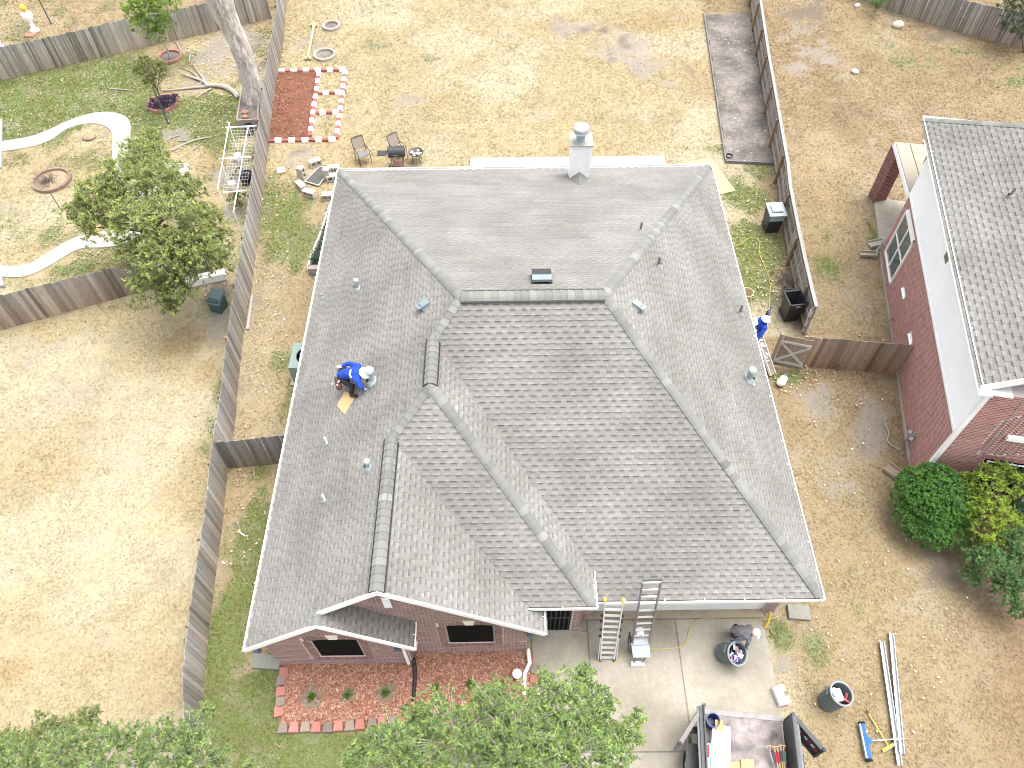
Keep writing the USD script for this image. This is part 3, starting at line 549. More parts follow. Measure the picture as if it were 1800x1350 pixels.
# gable vent plate and slate lamps under the rakes
a, b = aty(671, 1049, W3), aty(690, 1066, W3); mv = MB(); mv.box((a[0]-.02, b[0]), (W3-.03, W3-.013), (b[2], a[2])); vent = obj('gable_vent', mv, 'white_siding', house)
for k in range(5): z = b[2]+.04+k*(a[2]-b[2]-.06)/5; mv = MB(); mv.obox(((a[0]+b[0])/2-.01, W3-.035, z), (1, 0, 0), (0, .7, -.7), (0, .7, .7), ((b[0]-a[0])/2-.02, .02, .004)); obj('louvre', mv, 'white_siding', vent)
for px, py, Y_ in ((452, 1144, W4), (700, 1142, W4), (931, 1118, W3)):
    c = aty(px, py, Y_-.1); mv = MB(); mv.obox(c, (1, 0, 0), (0, .94, .34), (0, -.34, .94), (.065, .05, .14)); mv.obox(c+[0, .02, .16], (1, 0, 0), (0, 1, 0), (0, 0, 1), (.08, .07, .012)); lm = obj('wall_lamp', mv, 'slate', house) if 'slate' in M else None
# downspouts
def spout(pts, mat_, r=.04, n=10, name='downspout', par=None, **k):
    mm = MB(); p = np.array(pts, float); s_ = np.linspace(0, 1, 6)[1:-1]
    q = [p[0]]
    for i_ in range(1, len(p)-1): q += [p[i_]+(p[i_-1]-p[i_])*.12, p[i_], p[i_]+(p[i_+1]-p[i_])*.12]
    mm.tube(q+[p[-1]], r, n); return obj(name, mm, mat_, par, smooth=40, **k)
zx4 = fR4(X4, 0)-.08
spout([(X4-.02, YG4+.03, zx4), (X4-.03, W4-.08, zx4-.3), (WX4-.1, W4-.06, zx4-.6), (WX4-.1, W4-.06, .25)], 'white_paint', .042, par=house)
zx3 = fR3(X3, 0)-.08
spout([(X3-.02, YG3+.03, zx3), (X3-.05, W3-.1, zx3-.28), (WX3+.04, W3-.07, zx3-.55), (WX3+.04, W3-.07, .35), at(931, 1165, .2), at(922, 1185, .09), at(921, 1222, .06)], 'white_paint', .05, par=house)
# chimney on the back slope
pc = on(1018, 315, fB); cx, cyy = pc[0], pc[1]; cw = .345; zb_ = fB(cx, cyy)
ztop = height(cx-cw, cyy, 1000.5, 257, zb_, zb_+4); yb_ = at(1020, 236.5, ztop)[1]
mc = MB(); mc.box((cx-cw, cx+cw), (cyy, yb_), (zb_-1.2, ztop)); mc.box((cx-cw-.02, cx-cw+.09), (cyy-.02, cyy+.02), (zb_+.4, ztop)); mc.box((cx+cw-.09, cx+cw+.02), (cyy-.02, cyy+.02), (zb_+.4, ztop))
chim = obj('chimney', mc, 'white_paint', house)
mc = MB(); mc.box((cx-cw-.05, cx+cw+.05), (cyy-.05, yb_+.05), (ztop, ztop+.045)); obj('chimney_top', mc, 'pale_concrete', chim)
fc = at(1020.5, 249, ztop+.05); mc = MB(); mc.lathe([(0, 0), (.19, 0), (.15, .05), (.15, .36), (0, .36)], fc, 18); obj('flue', mc, 'pale_metal', chim, smooth=35)
mc = MB(); mc.lathe([(0, .36), (.15, .36), (.26, .38), (.27, .44), (.26, .46), (.20, .46), (.20, .50), (.27, .52), (.26, .60), (.10, .66), (0, .67)], fc, 20); obj('flue_cap', mc, 'galvanised', chim, smooth=35)
tip = on(1018, 327, fB, .0); pk = np.array([cx, cyy, height(cx, cyy, 1017.6, 302, zb_, zb_+2)]); mc = MB()
for s_ in (-1, 1):
    e = np.array([cx+s_*(cw+.08), cyy+.1, fB(cx, cyy+.1)+.0]); pl = [tip, e, pk+[0, .1, 0]]; mc.plate(pl if s_ > 0 else pl[::-1], .02)
obj('cricket', mc, 'ridge_shingle', chim)
# vents and pipes on the slopes
def roof_pipe(base, top, zf, r, name='vent_pipe', mat_='pale_metal', cap=0, flash=True, lean=0):
    p = on(*base, zf); z = height(p[0], p[1], *top, p[2], p[2]+1.6); z = max(z, p[2]+.12); n = nrm([-(zf(1, 0)-zf(0, 0)), -(zf(0, 1)-zf(0, 0)), 1])
    mm = MB(); mm.tube([p-[0, 0, .1], (p[0], p[1], z)], r, 12)
    if cap: mm.lathe([(0, 0), (r*cap, 0), (r*cap*1.05, r*.5), (r*cap*.8, r*1.2), (0, r*1.5)], (p[0], p[1], z-.02), 14)
    o = obj(name, mm, mat_, house, smooth=35)
    if flash:
        dn = nrm(np.array([n[0], n[1], 0])-n*n[:2].dot(n[:2])) if 0 else nrm(np.cross(np.cross(n, [0, 0, 1.]), n)); sd_ = np.cross(n, dn)
        mm = MB(); mm.obox(p+n*.014-dn*.05, sd_, dn, n, (r*1.7, r*2.3, .006)); mm.lathe([(r*2., .01), (r*1.25, .05+r), (r*1.02, .07+r)], p, 14, n); obj('pipe_flashing', mm, 'pale_metal', o)
    return o
roof_pipe((1126, 405), (1127.5, 390), fB, .035, mat_='grey_steel'); roof_pipe((1157, 467), (1160, 451), fR, .042, mat_='grey_steel'); roof_pipe((1300, 551), (1304, 535), fR, .035, mat_='grey_steel')
roof_pipe((1316, 668), (1320, 651), fR, .085, cap=1.45, mat_='pale_metal'); roof_pipe((629, 508), (626, 493), fL, .06, cap=1.4); roof_pipe((567, 523), (566, 516), fL, .035)
roof_pipe((654, 672), (648, 652), fL, .085, cap=1.5, mat_='light_grey_plastic'); roof_pipe((575, 780), (571.5, 769), fL, .028, mat_='white_plastic'); roof_pipe((648, 823), (641, 812), fL, .055, cap=1.45, mat_='light_grey_plastic'); roof_pipe((571, 880), (568.5, 869), fL, .03, mat_='white_plastic')
def hood(px, py, zf, wid, ln, h, mat_, face, name='roof_vent'):
    """Slant-topped vent hood; face = plan direction of its open low side."""
    p = on(px, py, zf); n = nrm([-(zf(1, 0)-zf(0, 0)), -(zf(0, 1)-zf(0, 0)), 1]); d = np.array([*face, 0.]); d = nrm(d-n*(d @ n)); s_ = np.cross(n, d)
    B = [p+s_*a*wid+d*b*ln for a, b in ((-1, -1), (1, -1), (1, 1), (-1, 1))]; T = [B[0]+n*h*.25, B[1]+n*h*.25, B[2]+n*h-d*0, B[3]+n*h]
    mm = MB(); mm.add(np.array(B+T), [[4, 5, 6, 7], [0, 1, 5, 4], [1, 2, 6, 5], [3, 0, 4, 7]]); mm.plate([T[0]-s_*.03-d*.03+n*.006, T[1]+s_*.03-d*.03+n*.006, T[2]+s_*.03+d*.05+n*.012, T[3]-s_*.03+d*.05+n*.012], .012); o = obj(name, mm, mat_, house)
    mm = MB(); mm.plate([B[3]-d*.04, B[2]-d*.04, T[2]-d*.04, T[3]-d*.04], .01, .8); obj('vent_grille', mm, 'screen_black' if mat_ != 'galvanised' else 'grey_steel', o)
    mm = MB(); mm.obox(p+n*.012, s_, d, n, (wid*1.25, ln*1.3, .005)); obj('vent_flange', mm, mat_, o); return o
hood(748, 538, fL, .11, .12, .16, 'slate_metal', (-.85, -.5)); hood(1118, 539, fR, .11, .12, .16, 'pale_metal', (.8, -.6))
p = on(952, 492, fB); n = nrm([0, SB, 1]); d = nrm(np.array([0, -1., SB])); X_ = np.array([1., 0, 0])
mm = MB(); mm.obox(p+n*.02, X_, d, n, (.27, .27, .008)); mm.obox(p+n*.08, X_, d, n, (.2, .18, .07)); bv = obj('box_vent', mm, 'black_metal', house)
mm = MB(); mm.plate([p+n*.2-X_*.25-d*.27, p+n*.2-X_*.25+d*.09, p+n*.2+X_*.25+d*.09, p+n*.2+X_*.25-d*.27], .03); obj('vent_hood', mm, 'dark_steel', bv)
mm = MB(); mm.plate([p+n*.2-X_*.25+d*.10, p+n*.12-X_*.255+d*.25, p+n*.12+X_*.255+d*.25, p+n*.2+X_*.25+d*.10], .02); mm.plate([p+n*.12-X_*.255+d*.25, p+n*.06-X_*.255+d*.27, p+n*.06+X_*.255+d*.27, p+n*.12+X_*.255+d*.25], .02, .3); obj('hood_lip', mm, 'slate_metal', bv)
no_grass([(WXL, W4), (WX4, W4), (WX4, W3), (WX3, W3), (WX3, YD), (XP1, YD), (XG1, YG), (WXR, YG), (WXR, WYB), (WXL, WYB)])
# ------------------------------------------------------------------ driveway, paths, beds
def quad(px, z=0.): return [tuple(g2(*p, z)) for p in px]
XJ1, XJ2, XDR = g2(1186, 1091)[0], g2(1031, 1091)[0], g2(1341, 1091)[0]; XWL = WX3+.12; YJ3 = g2(1175, 1322)[1]
drive = thing('driveway', None, None, kind='structure')
def slab(x0, x1, y0, y1, par, z=.035, name='slab', mat_='concrete', tone=1.):
    g = .009; mm = MB(); P = sbox(x0+g, y0+g, x1-g, y1-g); mm.prism(P.buffer(-.01), -.05, z, tone); return obj(name, mm, mat_, par)
r_ = np.random.default_rng(5)
for (x0, x1, y0, y1), tn in (((XG0-.05, XG1+.02, YJ, YG+.02), (1.1, 1.0, .86)), ((XWL, XJ2, YJ3, YD-.02), (.97, .97, .93)), ((XP1+.03, XJ2, YD-.0, YJ), (.97, .97, .93)), ((XJ2, XJ1, YJ3, YJ), (.95, .94, .92)), ((XJ1, XDR, YJ3, YJ), (1.02, 1.02, 1.0)), ((XWL+1.1, XJ2, -3, YJ3), (.95, .95, .95)), ((XJ2, XJ1, -3, YJ3), (.95, .95, .95)), ((XJ1, XDR, -3, YJ3), (1., 1., 1.))):
    slab(x0, x1, y0, y1, drive, tone=tn)
mm = MB(); mm.box((XWL+.01, XDR-.01), (-2.9, YG), (-.05, .018), tone=.68); obj('joint_bed', mm, 'concrete', drive)
no_grass(sbox(XWL, -3, XDR+.02, YG+.1)); no_grass(sbox(WX3, YD-1.2, XWL, YD+.1))
pat = thing('patio', None, None, kind='structure'); pa, pb = g2(826, 279), g2(1168, 275); xm_ = g2(1003, 280)[0]
slab(pa[0], xm_, WYB-.1, pa[1], pat, .06, mat_='pale_concrete'); slab(xm_, pb[0], WYB-.1, pb[1], pat, .06, mat_='pale_concrete', tone=.93); no_grass(sbox(pa[0], WYB, pb[0], pa[1]))
# curving garden path of the left neighbour
def curve(pts, n=60):
    p = np.array(pts, float); t = np.r_[0, np.cumsum(np.linalg.norm(np.diff(p, axis=0), axis=1))]; from_ = np.linspace(0, t[-1], n)
    from scipy.interpolate import CubicSpline
    return CubicSpline(t, p)(from_)
up_e = [g2(*p) for p in ((-40, 262), (5, 248.8), (62, 238), (111, 217), (161, 200), (204, 199), (226, 210), (230, 230), (227, 252), (223, 275), (226, 305), (240, 322))]
lo_e = [g2(*p) for p in ((-40, 280), (5, 266.6), (57, 258), (90, 246), (118.6, 227), (152, 218), (180, 220), (196, 233), (198, 252), (197, 280), (202, 315), (225, 345))]
A_, B_ = curve(up_e), curve(lo_e); mm = MB(); path1 = Polygon(np.vstack([A_, B_[::-1]])).buffer(0); mm.prism(path1, -.05, .03); obj('garden_path', mm, 'pale_concrete', kind='structure'); no_grass(path1)
up_e = [g2(*p) for p in ((-40, 463), (0, 466), (36, 468), (71, 454), (102, 434), (133, 418), (170, 410), (215, 398), (250, 372))]
lo_e = [g2(*p) for p in ((-40, 488), (0, 486.5), (45, 486), (78, 473), (111.5, 453), (142, 438), (171, 436), (215, 430), (262, 400))]
A_, B_ = curve(up_e), curve(lo_e); mm = MB(); path2 = Polygon(np.vstack([A_, B_[::-1]])).buffer(0); mm.prism(path2, -.05, .032); obj('garden_path', mm, 'pale_concrete', kind='structure'); no_grass(path2)
tp = thing('tree_patio', None, None, kind='structure'); q = [g2(232, 318), g2(262, 400), g2(330, 360), g2(333, 288), g2(300, 288)]
mm = MB(); mm.prism(Polygon(q), -.05, .045); obj('slab', mm, 'pale_concrete', tp); no_grass(Polygon(q))
# small structures at the left picture edge
mm = MB(); e = quad([(-12, 213), (5, 212), (4, 297), (-14, 298)]); mm.prism(e, 0, .10); obj('side_step', mm, 'pale_concrete', kind='structure'); no_grass(e)
mm = MB(); e = quad([(-20, 487), (4, 487), (10, 505), (-20, 508)]); mm.prism(e, 0, .12); tag(obj('corner_stone', mm, 'pale_concrete'), 'pale concrete block beside lower end of curved path at left edge', 'block')
# beds
def bed(name, px, mat_, chips=0, tones=None, spots=(), z=.015, gain=1.):
    P = Polygon(quad(px)); b = P.bounds; step = .12; xs, ys = np.arange(b[0], b[2], step), np.arange(b[1], b[3], step); mm = MB()
    X_, Y_ = np.meshgrid(xs, ys); X_, Y_ = X_.ravel(), Y_.ravel(); inside = shapely.contains_xy(P.buffer(step*.5), X_, Y_); k = len(xs)
    zz = z+.02+.05*meshkit.fbm(np.c_[X_, Y_, 0*X_]*3, 3, 9); tn = gain*np.ones((len(X_), 3))*(.85+.3*meshkit.fbm(np.c_[X_, Y_, 0*X_]*1.6, 3, 4))[:, None]
    for (sx, sy_, r0, c) in spots:
        d = np.hypot(X_-sx, Y_-sy_); w = sstep(r0*1.15, r0*.7, d + .08*(meshkit.noise(np.c_[X_, Y_, 0*X_]*7)-.5))[:, None]; tn = tn*(1-w)+w*np.array(c)
    I, J_ = np.meshgrid(np.arange(len(ys)-1), np.arange(k-1), indexing='ij'); f = np.stack([I*k+J_, I*k+J_+1, (I+1)*k+J_+1, (I+1)*k+J_], -1).reshape(-1, 4); f = f[inside[f].all(1)]
    mm.add(np.c_[X_, Y_, zz], f, tn); o = obj(name, mm, mat_, kind='structure', smooth=True); no_grass(P)
    if chips:
        r = np.random.default_rng(chips); p = np.c_[r.uniform(b[0], b[2], chips*2), r.uniform(b[1], b[3], chips*2)]; p = p[shapely.contains_xy(P.buffer(-.03), p[:, 0], p[:, 1])][:chips]
        for (sx, sy_, r0, c) in spots: p = p[(np.hypot(p[:, 0]-sx, p[:, 1]-sy_) > r0) | (r.random(len(p)) < .12)]
        n_ = len(p); a = r.uniform(0, 6.3, n_); l, w = r.uniform(.02, .055, n_), r.uniform(.006, .014, n_); d = np.c_[np.cos(a), np.sin(a), r.uniform(-.4, .4, n_)]; s_ = np.c_[-np.sin(a), np.cos(a), r.uniform(-.4, .4, n_)]
        c3 = np.c_[p, z+.05+r.uniform(0, .02, n_)]; V = np.stack([c3-d*l[:, None]-s_*w[:, None], c3+d*l[:, None]-s_*w[:, None], c3+d*l[:, None]+s_*w[:, None], c3-d*l[:, None]+s_*w[:, None]], 1).reshape(-1, 3)
        tt = np.array(tones)[r.integers(0, len(tones), n_)]*r.normal(1, .15, n_)[:, None]; mm = MB(); mm.add(V, np.arange(4*n_).reshape(-1, 4), np.clip(tt, 0, 1).repeat(4, 0))
        tag(obj('mulch_chips' if mat_ == 'mulch' else 'leaf_litter', mm, 'mulch_chip', kind='stuff'), None)
    return P
plants = [g2(*p) for p in ((549, 1226), (613, 1223), (678, 1219), (765, 1211), (826, 1205), (880, 1205))]
RM = [(.41, .195, .13), (.35, .155, .105), (.48, .26, .18), (.27, .115, .08), (.56, .40, .30)]
bed('mulch_bed', [(497, 1168), (493, 1277), (600, 1272), (840, 1256), (936, 1240), (940, 1185), (934, 1141), (735, 1144), (725, 1166)], 'mulch', 15000, RM, [(plants[0][0], plants[0][1]+.0, .32, (.62, 1.35, 1.5)), (*plants[1], .2, (.6, 1.3, 1.4)), (*plants[2], .28, (.62, 1.35, 1.5)), (plants[4][0]-.3, plants[4][1]+.25, .14, (.9, 1.3, 1.4))])
LM = [(.78, .68, .55), (.70, .58, .44), (.85, .78, .68), (.50, .30, .2)]
bed('garden_mulch', [(486, 128), (560, 127), (544, 243), (474, 245)], 'mulch', 2600, [tuple(.62*np.array(c)) for c in RM[:4]], gain=.62)
bed('dirt_bed', [(1239, 28), (1318, 24), (1340, 165), (1362, 287), (1276, 284)], 'soil', 0)
mm = MB()
for a_, b_ in (((1237, 26), (1275, 285)), ((1275, 286), (1364, 290))):
    k = 14
    for i_ in range(k): p, q = [np.r_[np.array(g2(*(np.array(a_)+(np.array(b_)-a_)*t))), .06] for t in (i_/k, (i_+.97)/k)]; mm.bar(p, q, .05, .13)
tag(obj('bed_edging', mm, 'grey_steel'), 'dark low edging strip around grey dirt bed by right fence', 'edging')
# edging stones of the front mulch bed
border = thing('paver_border', 'border of red and brown trapezoid stones around front mulch bed', 'stone border')
def stone(c, d, w, l, h, tone, par, name='stone', mat_='paver', z=0.):
    d = nrm([*d, 0]); s_ = np.array([-d[1], d[0], 0]); c = np.array([*c, z]); mm = MB()
    a = [c-d*w/2-s_*l/2, c+d*w/2-s_*l/2, c+d*w*.36+s_*l/2, c-d*w*.36+s_*l/2]; b = [p+(c-p)*.06+[0, 0, h] for p in a]; m_ = [p+[0, 0, h-.015] for p in a]
    mm.add(np.array(a+m_+b), [[0, 1, 5, 4], [1, 2, 6, 5], [2, 3, 7, 6], [3, 0, 4, 7], [4, 5, 9, 8], [5, 6, 10, 9], [6, 7, 11, 10], [7, 4, 8, 11], [8, 9, 10, 11]], tone); return obj(name, mm, mat_, par)
PT = [(.50, .215, .175), (.30, .235, .205), (.52, .23, .185), (.34, .27, .215)]
def stone_row(pts, par, wid=.27, l=.24, h=.13, start=0):
    p = np.array([g2(*q) for q in pts]); t = np.r_[0, np.cumsum(np.linalg.norm(np.diff(p, axis=0), axis=1))]; n_ = max(2, int(round(t[-1]/wid))); r = np.random.default_rng(start+3)
    for i_ in range(n_):
        s_ = (i_+.5)*t[-1]/n_; c = np.array([np.interp(s_, t, p[:, k]) for k in (0, 1)]); e = np.array([np.interp(s_+.02, t, p[:, k]) for k in (0, 1)])-c
        stone(c+r.normal(0, .012, 2), e+r.normal(0, .03, 2)*.02, wid*.97, l, h*r.uniform(.9, 1.1), np.array(PT[(i_+start) % 4])*r.normal(1, .07), par)
stone_row([(500, 1172), (491, 1262)], border, start=0); stone_row([(490, 1281), (600, 1277), (720, 1266), (840, 1259), (930, 1247)], border, start=1); stone_row([(938, 1243), (942, 1170)], border, start=2)
for p in plants:
    k = np.random.default_rng(int(abs(p[0])*1000)); mm = MB()
    for i_ in range(70):
        a, el = k.uniform(0, 6.28), k.uniform(.3, 1.5); d = np.array([math.cos(a)*math.cos(el), math.sin(a)*math.cos(el), math.sin(el)]); b = np.array([*p, .06])+d*k.uniform(.02, .12); s_ = nrm(np.cross(d, [0, 0, 1]))*.016
        mm.add([b-s_, b+s_, b+d*.07+s_*.4, b+d*.07-s_*.4], [[0, 1, 2, 3]], np.array([.14, .25, .045])*k.uniform(.6, 1.3))
    i_ = [tuple(q) for q in plants].index(tuple(p)); lab = ['small green plant nearest left end of front mulch bed', 'small green plant second from left in front mulch bed', 'small green plant just left of black drain pipe in mulch bed', 'small green plant just right of black drain pipe in mulch bed', 'small green plant below right front window in mulch bed', 'small green plant nearest white downspout in mulch bed'][i_]
    tag(obj('bed_plant', mm, 'leaf'), lab, 'plant', 'small plants in the front mulch bed')
def ring(px, rx, n_, name, lab, mat_='stone', tone=(1, 1, 1), h=.12, w=.12, cat='stone ring', sq=1., fill='soil', group=None):
    c = g2(*px); R = np.linalg.norm(g2(px[0]+rx, px[1])-c); t = thing(name, lab, cat, group=group); r = np.random.default_rng(n_)
    for i_ in range(n_):
        a0, a1 = (i_+.03)*2*math.pi/n_, (i_+.97)*2*math.pi/n_; P = Polygon([(c[0]+k*math.cos(a), c[1]+sq*k*math.sin(a)) for k, aa in ((R, np.linspace(a0, a1, 4)), (R-w, np.linspace(a1, a0, 4))) for a in aa]); mm = MB(); mm.prism(P, -.01, h*r.uniform(.9, 1.08), np.array(tone)*r.normal(1, .06)); obj('edging_stone', mm, mat_, t)
    mm = MB(); mm.lathe([(0, .05), ((R-w)*.6, .055), (R-w, .02)], (*c, 0), 20, sy=sq); obj('soil', mm, fill, t); no_grass(Point(*c).buffer(R)); return c, R
ring((583, 47), 16, 12, 'stone_ring', 'smaller far concrete edging ring on dry grass by left fence', group=None); ring((571, 98), 19.5, 14, 'stone_ring', 'larger near concrete edging ring with weeds beside red bed')
ring((300, 101), 21, 14, 'tree_ring', 'terracotta brick ring around bright green young tree', 'terracotta'); ring((287, 183), 27, 16, 'tree_ring', 'brick ring filled with purple plants around dark pole', 'terracotta'); ring((92, 318), 33, 18, 'tree_ring', 'low brown brick ring around bare twiggy shrub on left lawn', 'wood_brown', (.9, .8, .8), fill='straw_soil')
# red and white brick border of the back garden bed
gb = thing('brick_border', 'border of alternating red and white blocks around back garden mulch bed', 'brick border')
def block_row(a, b, n_, first, par, w=.15, h=.11):
    a, b = np.array(g2(*a)), np.array(g2(*b)); d = nrm(b-a); Ln = np.linalg.norm(b-a); r = np.random.default_rng(n_*7+first)
    for i_ in range(n_):
        c = a+(b-a)*(i_+.5)/n_; wh = (i_+first) % 2; mm = MB(); rz = math.atan2(d[1], d[0])+r.normal(0, .03)
        hl = Ln/n_*.5*.97*(1.0 if not wh else .98); mm.box((c[0]-hl, c[0]+hl), (c[1]-w/2*(1.25 if wh else .95), c[1]+w/2*(1.25 if wh else .95)), (-.01, h*(1.25 if wh else .9)), rz, (1.35, 1.33, 1.3) if wh else np.array([.38, .14, .12])*r.uniform(.9, 1.1)); obj('block', mm, 'paver', par)
block_row((480, 127), (607, 124), 12, 0, gb); block_row((607, 127), (592, 245), 18, 1, gb); block_row((472, 249), (590, 247), 10, 0, gb); block_row((561, 130), (545, 241), 16, 1, gb); block_row((557, 165.5), (600, 164), 4, 0, gb); block_row((551, 200), (596, 199), 4, 0, gb)
# ------------------------------------------------------------------ fences
def fence(name, label, base, h, pick_w=.14, tone=None, mat_='wood_grey', rails=None, seed=0, lean=.004, wob=.03, posts=2.4, face=1, gap=.010):
    """Upright pickets along a ground line; rails and posts on one side (rails = +1 left of the walking direction, -1 right)."""
    t = thing(name, label, 'fence'); p = np.array(base, float); s_ = np.r_[0, np.cumsum(np.linalg.norm(np.diff(p, axis=0), axis=1))]; n_ = int(s_[-1]/pick_w); r = np.random.default_rng(seed); grp = 1.
    P = lambda q: np.array([np.interp(q, s_, p[:, 0]), np.interp(q, s_, p[:, 1])])
    for i_ in range(n_):
        a, b = P(i_*s_[-1]/n_), P((i_+1)*s_[-1]/n_); d = nrm(np.r_[b-a, 0]); o = np.array([-d[1], d[0], 0]); w = np.linalg.norm(b-a)*.5-gap/2
        if i_ % 17 == 0: grp = r.normal(1, .06)
        c = grp*r.normal(1, .2); hh = h+r.normal(0, wob*.5)+wob*math.sin(i_*.13); q = np.r_[(a+b)/2, 0]+o*r.normal(0, .005); k = r.normal(0, .006)
        B = [q+d*e*w+o*g_ for e in (-1, 1) for g_ in (-.009, .009)]; up = np.array([0, 0, 1.])+d*k
        ch = .025; T = [x+up*(hh-ch)-[0, 0, 0] for x in B]; C = [x*1+up*hh+d*(-e*.022) for x, e in zip(B, (-1, -1, 1, 1))]
        V = np.array(B+T+C); F = [[0, 1, 5, 4], [3, 2, 6, 7], [0, 4, 6, 2], [1, 3, 7, 5], [4, 5, 9, 8], [7, 6, 10, 11], [4, 8, 10, 6], [5, 7, 11, 9], [8, 9, 11, 10]]
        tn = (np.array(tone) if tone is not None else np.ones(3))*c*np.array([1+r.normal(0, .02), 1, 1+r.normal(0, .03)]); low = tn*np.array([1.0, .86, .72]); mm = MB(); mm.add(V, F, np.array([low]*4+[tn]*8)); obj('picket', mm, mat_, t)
    if rails:
        for z in (.28, h*.52, h-.22):
            for k in range(len(p)-1):
                d = nrm(np.r_[p[k+1]-p[k], 0]); o = np.array([-d[1], d[0], 0])*rails; mm = MB(); mm.bar(np.r_[p[k], z]+o*.032, np.r_[p[k+1], z]+o*.032, .04, .09, tone=1.12); obj('rail', mm, 'wood_grey', t)
        if rails and h > .5:
            for k in range(len(p)-1):
                d = nrm(np.r_[p[k+1]-p[k], 0]); o = np.array([-d[1], d[0], 0])*rails; mm = MB(); mm.bar(np.r_[p[k], h+.01]+o*.02, np.r_[p[k+1], h+.01]+o*.02, .12, .035, tone=1.2); obj('cap_rail', mm, 'wood_grey', t)
    for q in np.arange(.1, s_[-1], posts):
        a, b = P(q), P(q+.05); d = nrm(np.r_[b-a, 0]); o = np.array([-d[1], d[0], 0])*(rails or face); mm = MB(); c = np.r_[P(q), 0]+o*.095; mm.bar(c, c+[0, 0, h-.12], .085, .085, tone=(1.0, .84, .68)); obj('post', mm, 'wood_brown', t)
    return t
fence('wooden_fence', 'long weathered grey fence between pale dry field and mulched house yard', [g2(*p) for p in LF], 1.48, seed=1, face=1)
fence('wooden_fence', 'grey fence at upper left behind the green lawn and young trees', [g2(*p) for p in ((-90, 162), (0, 142), (221.6, 90.6), (403, 50), (478, 32))], 1.5, seed=2, tone=(1.02, 1.02, 1.02), face=1)
fence('wooden_fence', 'brownish grey fence running under the big leafy tree at left', MIDF, 1.45, seed=3, tone=(.98, .90, .84), face=1)
fence('wooden_fence', 'fence with exposed rails beside grey wheeled bin and dirt bed at right', [g2(*p) for p in RF], 1.48, seed=4, rails=-1, tone=(1.05, .98, .9))
fence('wooden_fence', 'short dark grey fence section joining house wall at left side', [g2(403, 823), g2(447, 819), np.array([WXL, g2(500, 811)[1]+.05])], 1.5, seed=5, tone=(.82, .82, .84), face=1)
fence('wooden_fence', 'brown fence section with green vine reaching the red brick wall', [g2(1392, 640), g2(1420, 644.5), g2(1579, 657)], 1.5, seed=6, mat_='wood_brown', tone=(.92, .9, .92), face=1)
fence('wooden_fence', 'grey fence at upper right corner under dark hanging shrub', [g2(*p) for p in ((1325, -62), (1500, -5), (1570, 22), (1680, 55), (1800, 84), (1900, 112))], 1.55, seed=7, tone=(.92, .93, .97), face=1)
# open gate with Z brace
ga, gb_ = g2(1357, 642), g2(1405.6, 652); gt = thing('wooden_gate', 'open wooden gate with crossed pale braces beside house corner', 'gate'); r_ = np.random.default_rng(8); d = nrm(np.r_[gb_-ga, 0]); L_ = np.linalg.norm(gb_-ga); o = np.array([d[1], -d[0], 0]); up = np.array([0, 0, 1.]); hg = 1.52
for i_ in range(9):
    a = np.r_[ga, .06]+d*(i_+.5)*L_/9; mm = MB(); mm.bar(a, a+up*(hg+r_.normal(0, .01)), L_/9*.95, .018, o, tone=np.array([.92, .9, .9])*r_.normal(1, .09)); obj('picket', mm, 'wood_brown', gt)
z0, z1 = .30, hg-.22; A_ = np.r_[ga, 0]+o*.03
for a, b in ((A_+up*z1, A_+d*L_+up*z1), (A_+up*z0, A_+d*L_+up*z0), (A_+up*(z1-.06)+o*.002, A_+d*L_*.97+up*(z0+.05)+o*.002), (A_+up*(z0+.05)+o*.008, A_+d*L_*.97+up*(z1-.06)+o*.008)):
    mm = MB(); mm.bar(a, b, .09, .035, o, tone=1.75); obj('brace', mm, 'wood_grey', gt)
mm = MB(); mm.bar(np.r_[ga, 0]-d*.08, np.r_[ga, 1.62]-d*.08, .09, .09); obj('gate_post', mm, 'wood_brown', gt)
mm = MB(); a, b = at(1409, 583, .02), at(1421, 588, .02); mm.plate([a, b, at(1431, 540, 1.35), at(1424, 545, 1.3)], .02); tag(obj('leaning_board', mm, 'white_paint'), 'white board leaning on rail fence behind the open gate', 'board')

# ------------------------------------------------------------------ the neighbour's brick house at the right
nb = thing('neighbour_house', 'two storey brick and white siding house at right edge', 'house')
NC = g2(1603, 852); NE1, NE2 = at(1726, 679, 4.95), at(1622, 209, 4.95); T2 = nrm((NE2-NE1)[:2]); N2 = np.array([T2[1], -T2[0]])   # T2 back along the side, N2 into the house
NB_ = NC + T2*((g2(1549, 445)-NC) @ T2); LS = np.linalg.norm(NB_-NC); zb1 = 2.85; zt = 4.9
S2 = lambda u, z, out=0.: np.array([*(NC+T2*u-N2*out), z]); F2_ = lambda u, z, out=0.: np.array([*(NC+N2*u-T2*out), z])
def on_plane(px, py, P0, nn):
    d = FW*CAM_F + RT*(px-900) - UP*(py-675); c = np.array([0, 0, CAM_H]); return c + d*(((np.array([*P0, 0.])-c) @ np.array([*nn, 0.]))/(d @ np.array([*nn, 0.])))
def side_uv(px, py): p = on_plane(px, py, NC, -N2); return (p[:2]-NC) @ T2, p[2]
def front_uv(px, py): p = on_plane(px, py, NC, -T2); return (p[:2]-NC) @ N2, p[2]
mm = MB(); W_ = 9.; fr = np.array([NC, NC+N2*W_, NC+N2*W_+T2*LS, NC+T2*LS]); mm.prism(Polygon(fr), 0, 4.8); nwall = obj('wall', mm, 'mortar', nb); no_grass(fr)
win = [side_uv(*p) for p in ((1598, 368), (1556, 441), (1609, 428), (1566, 497))]; wu0, wu1 = (win[2][0]+win[3][0])/2, (win[0][0]+win[1][0])/2; wz0, wz1 = (win[1][1]+win[3][1])/2, (win[0][1]+win[2][1])/2
slots = [side_uv(*p) for p in ((1589, 513), (1601, 594))]
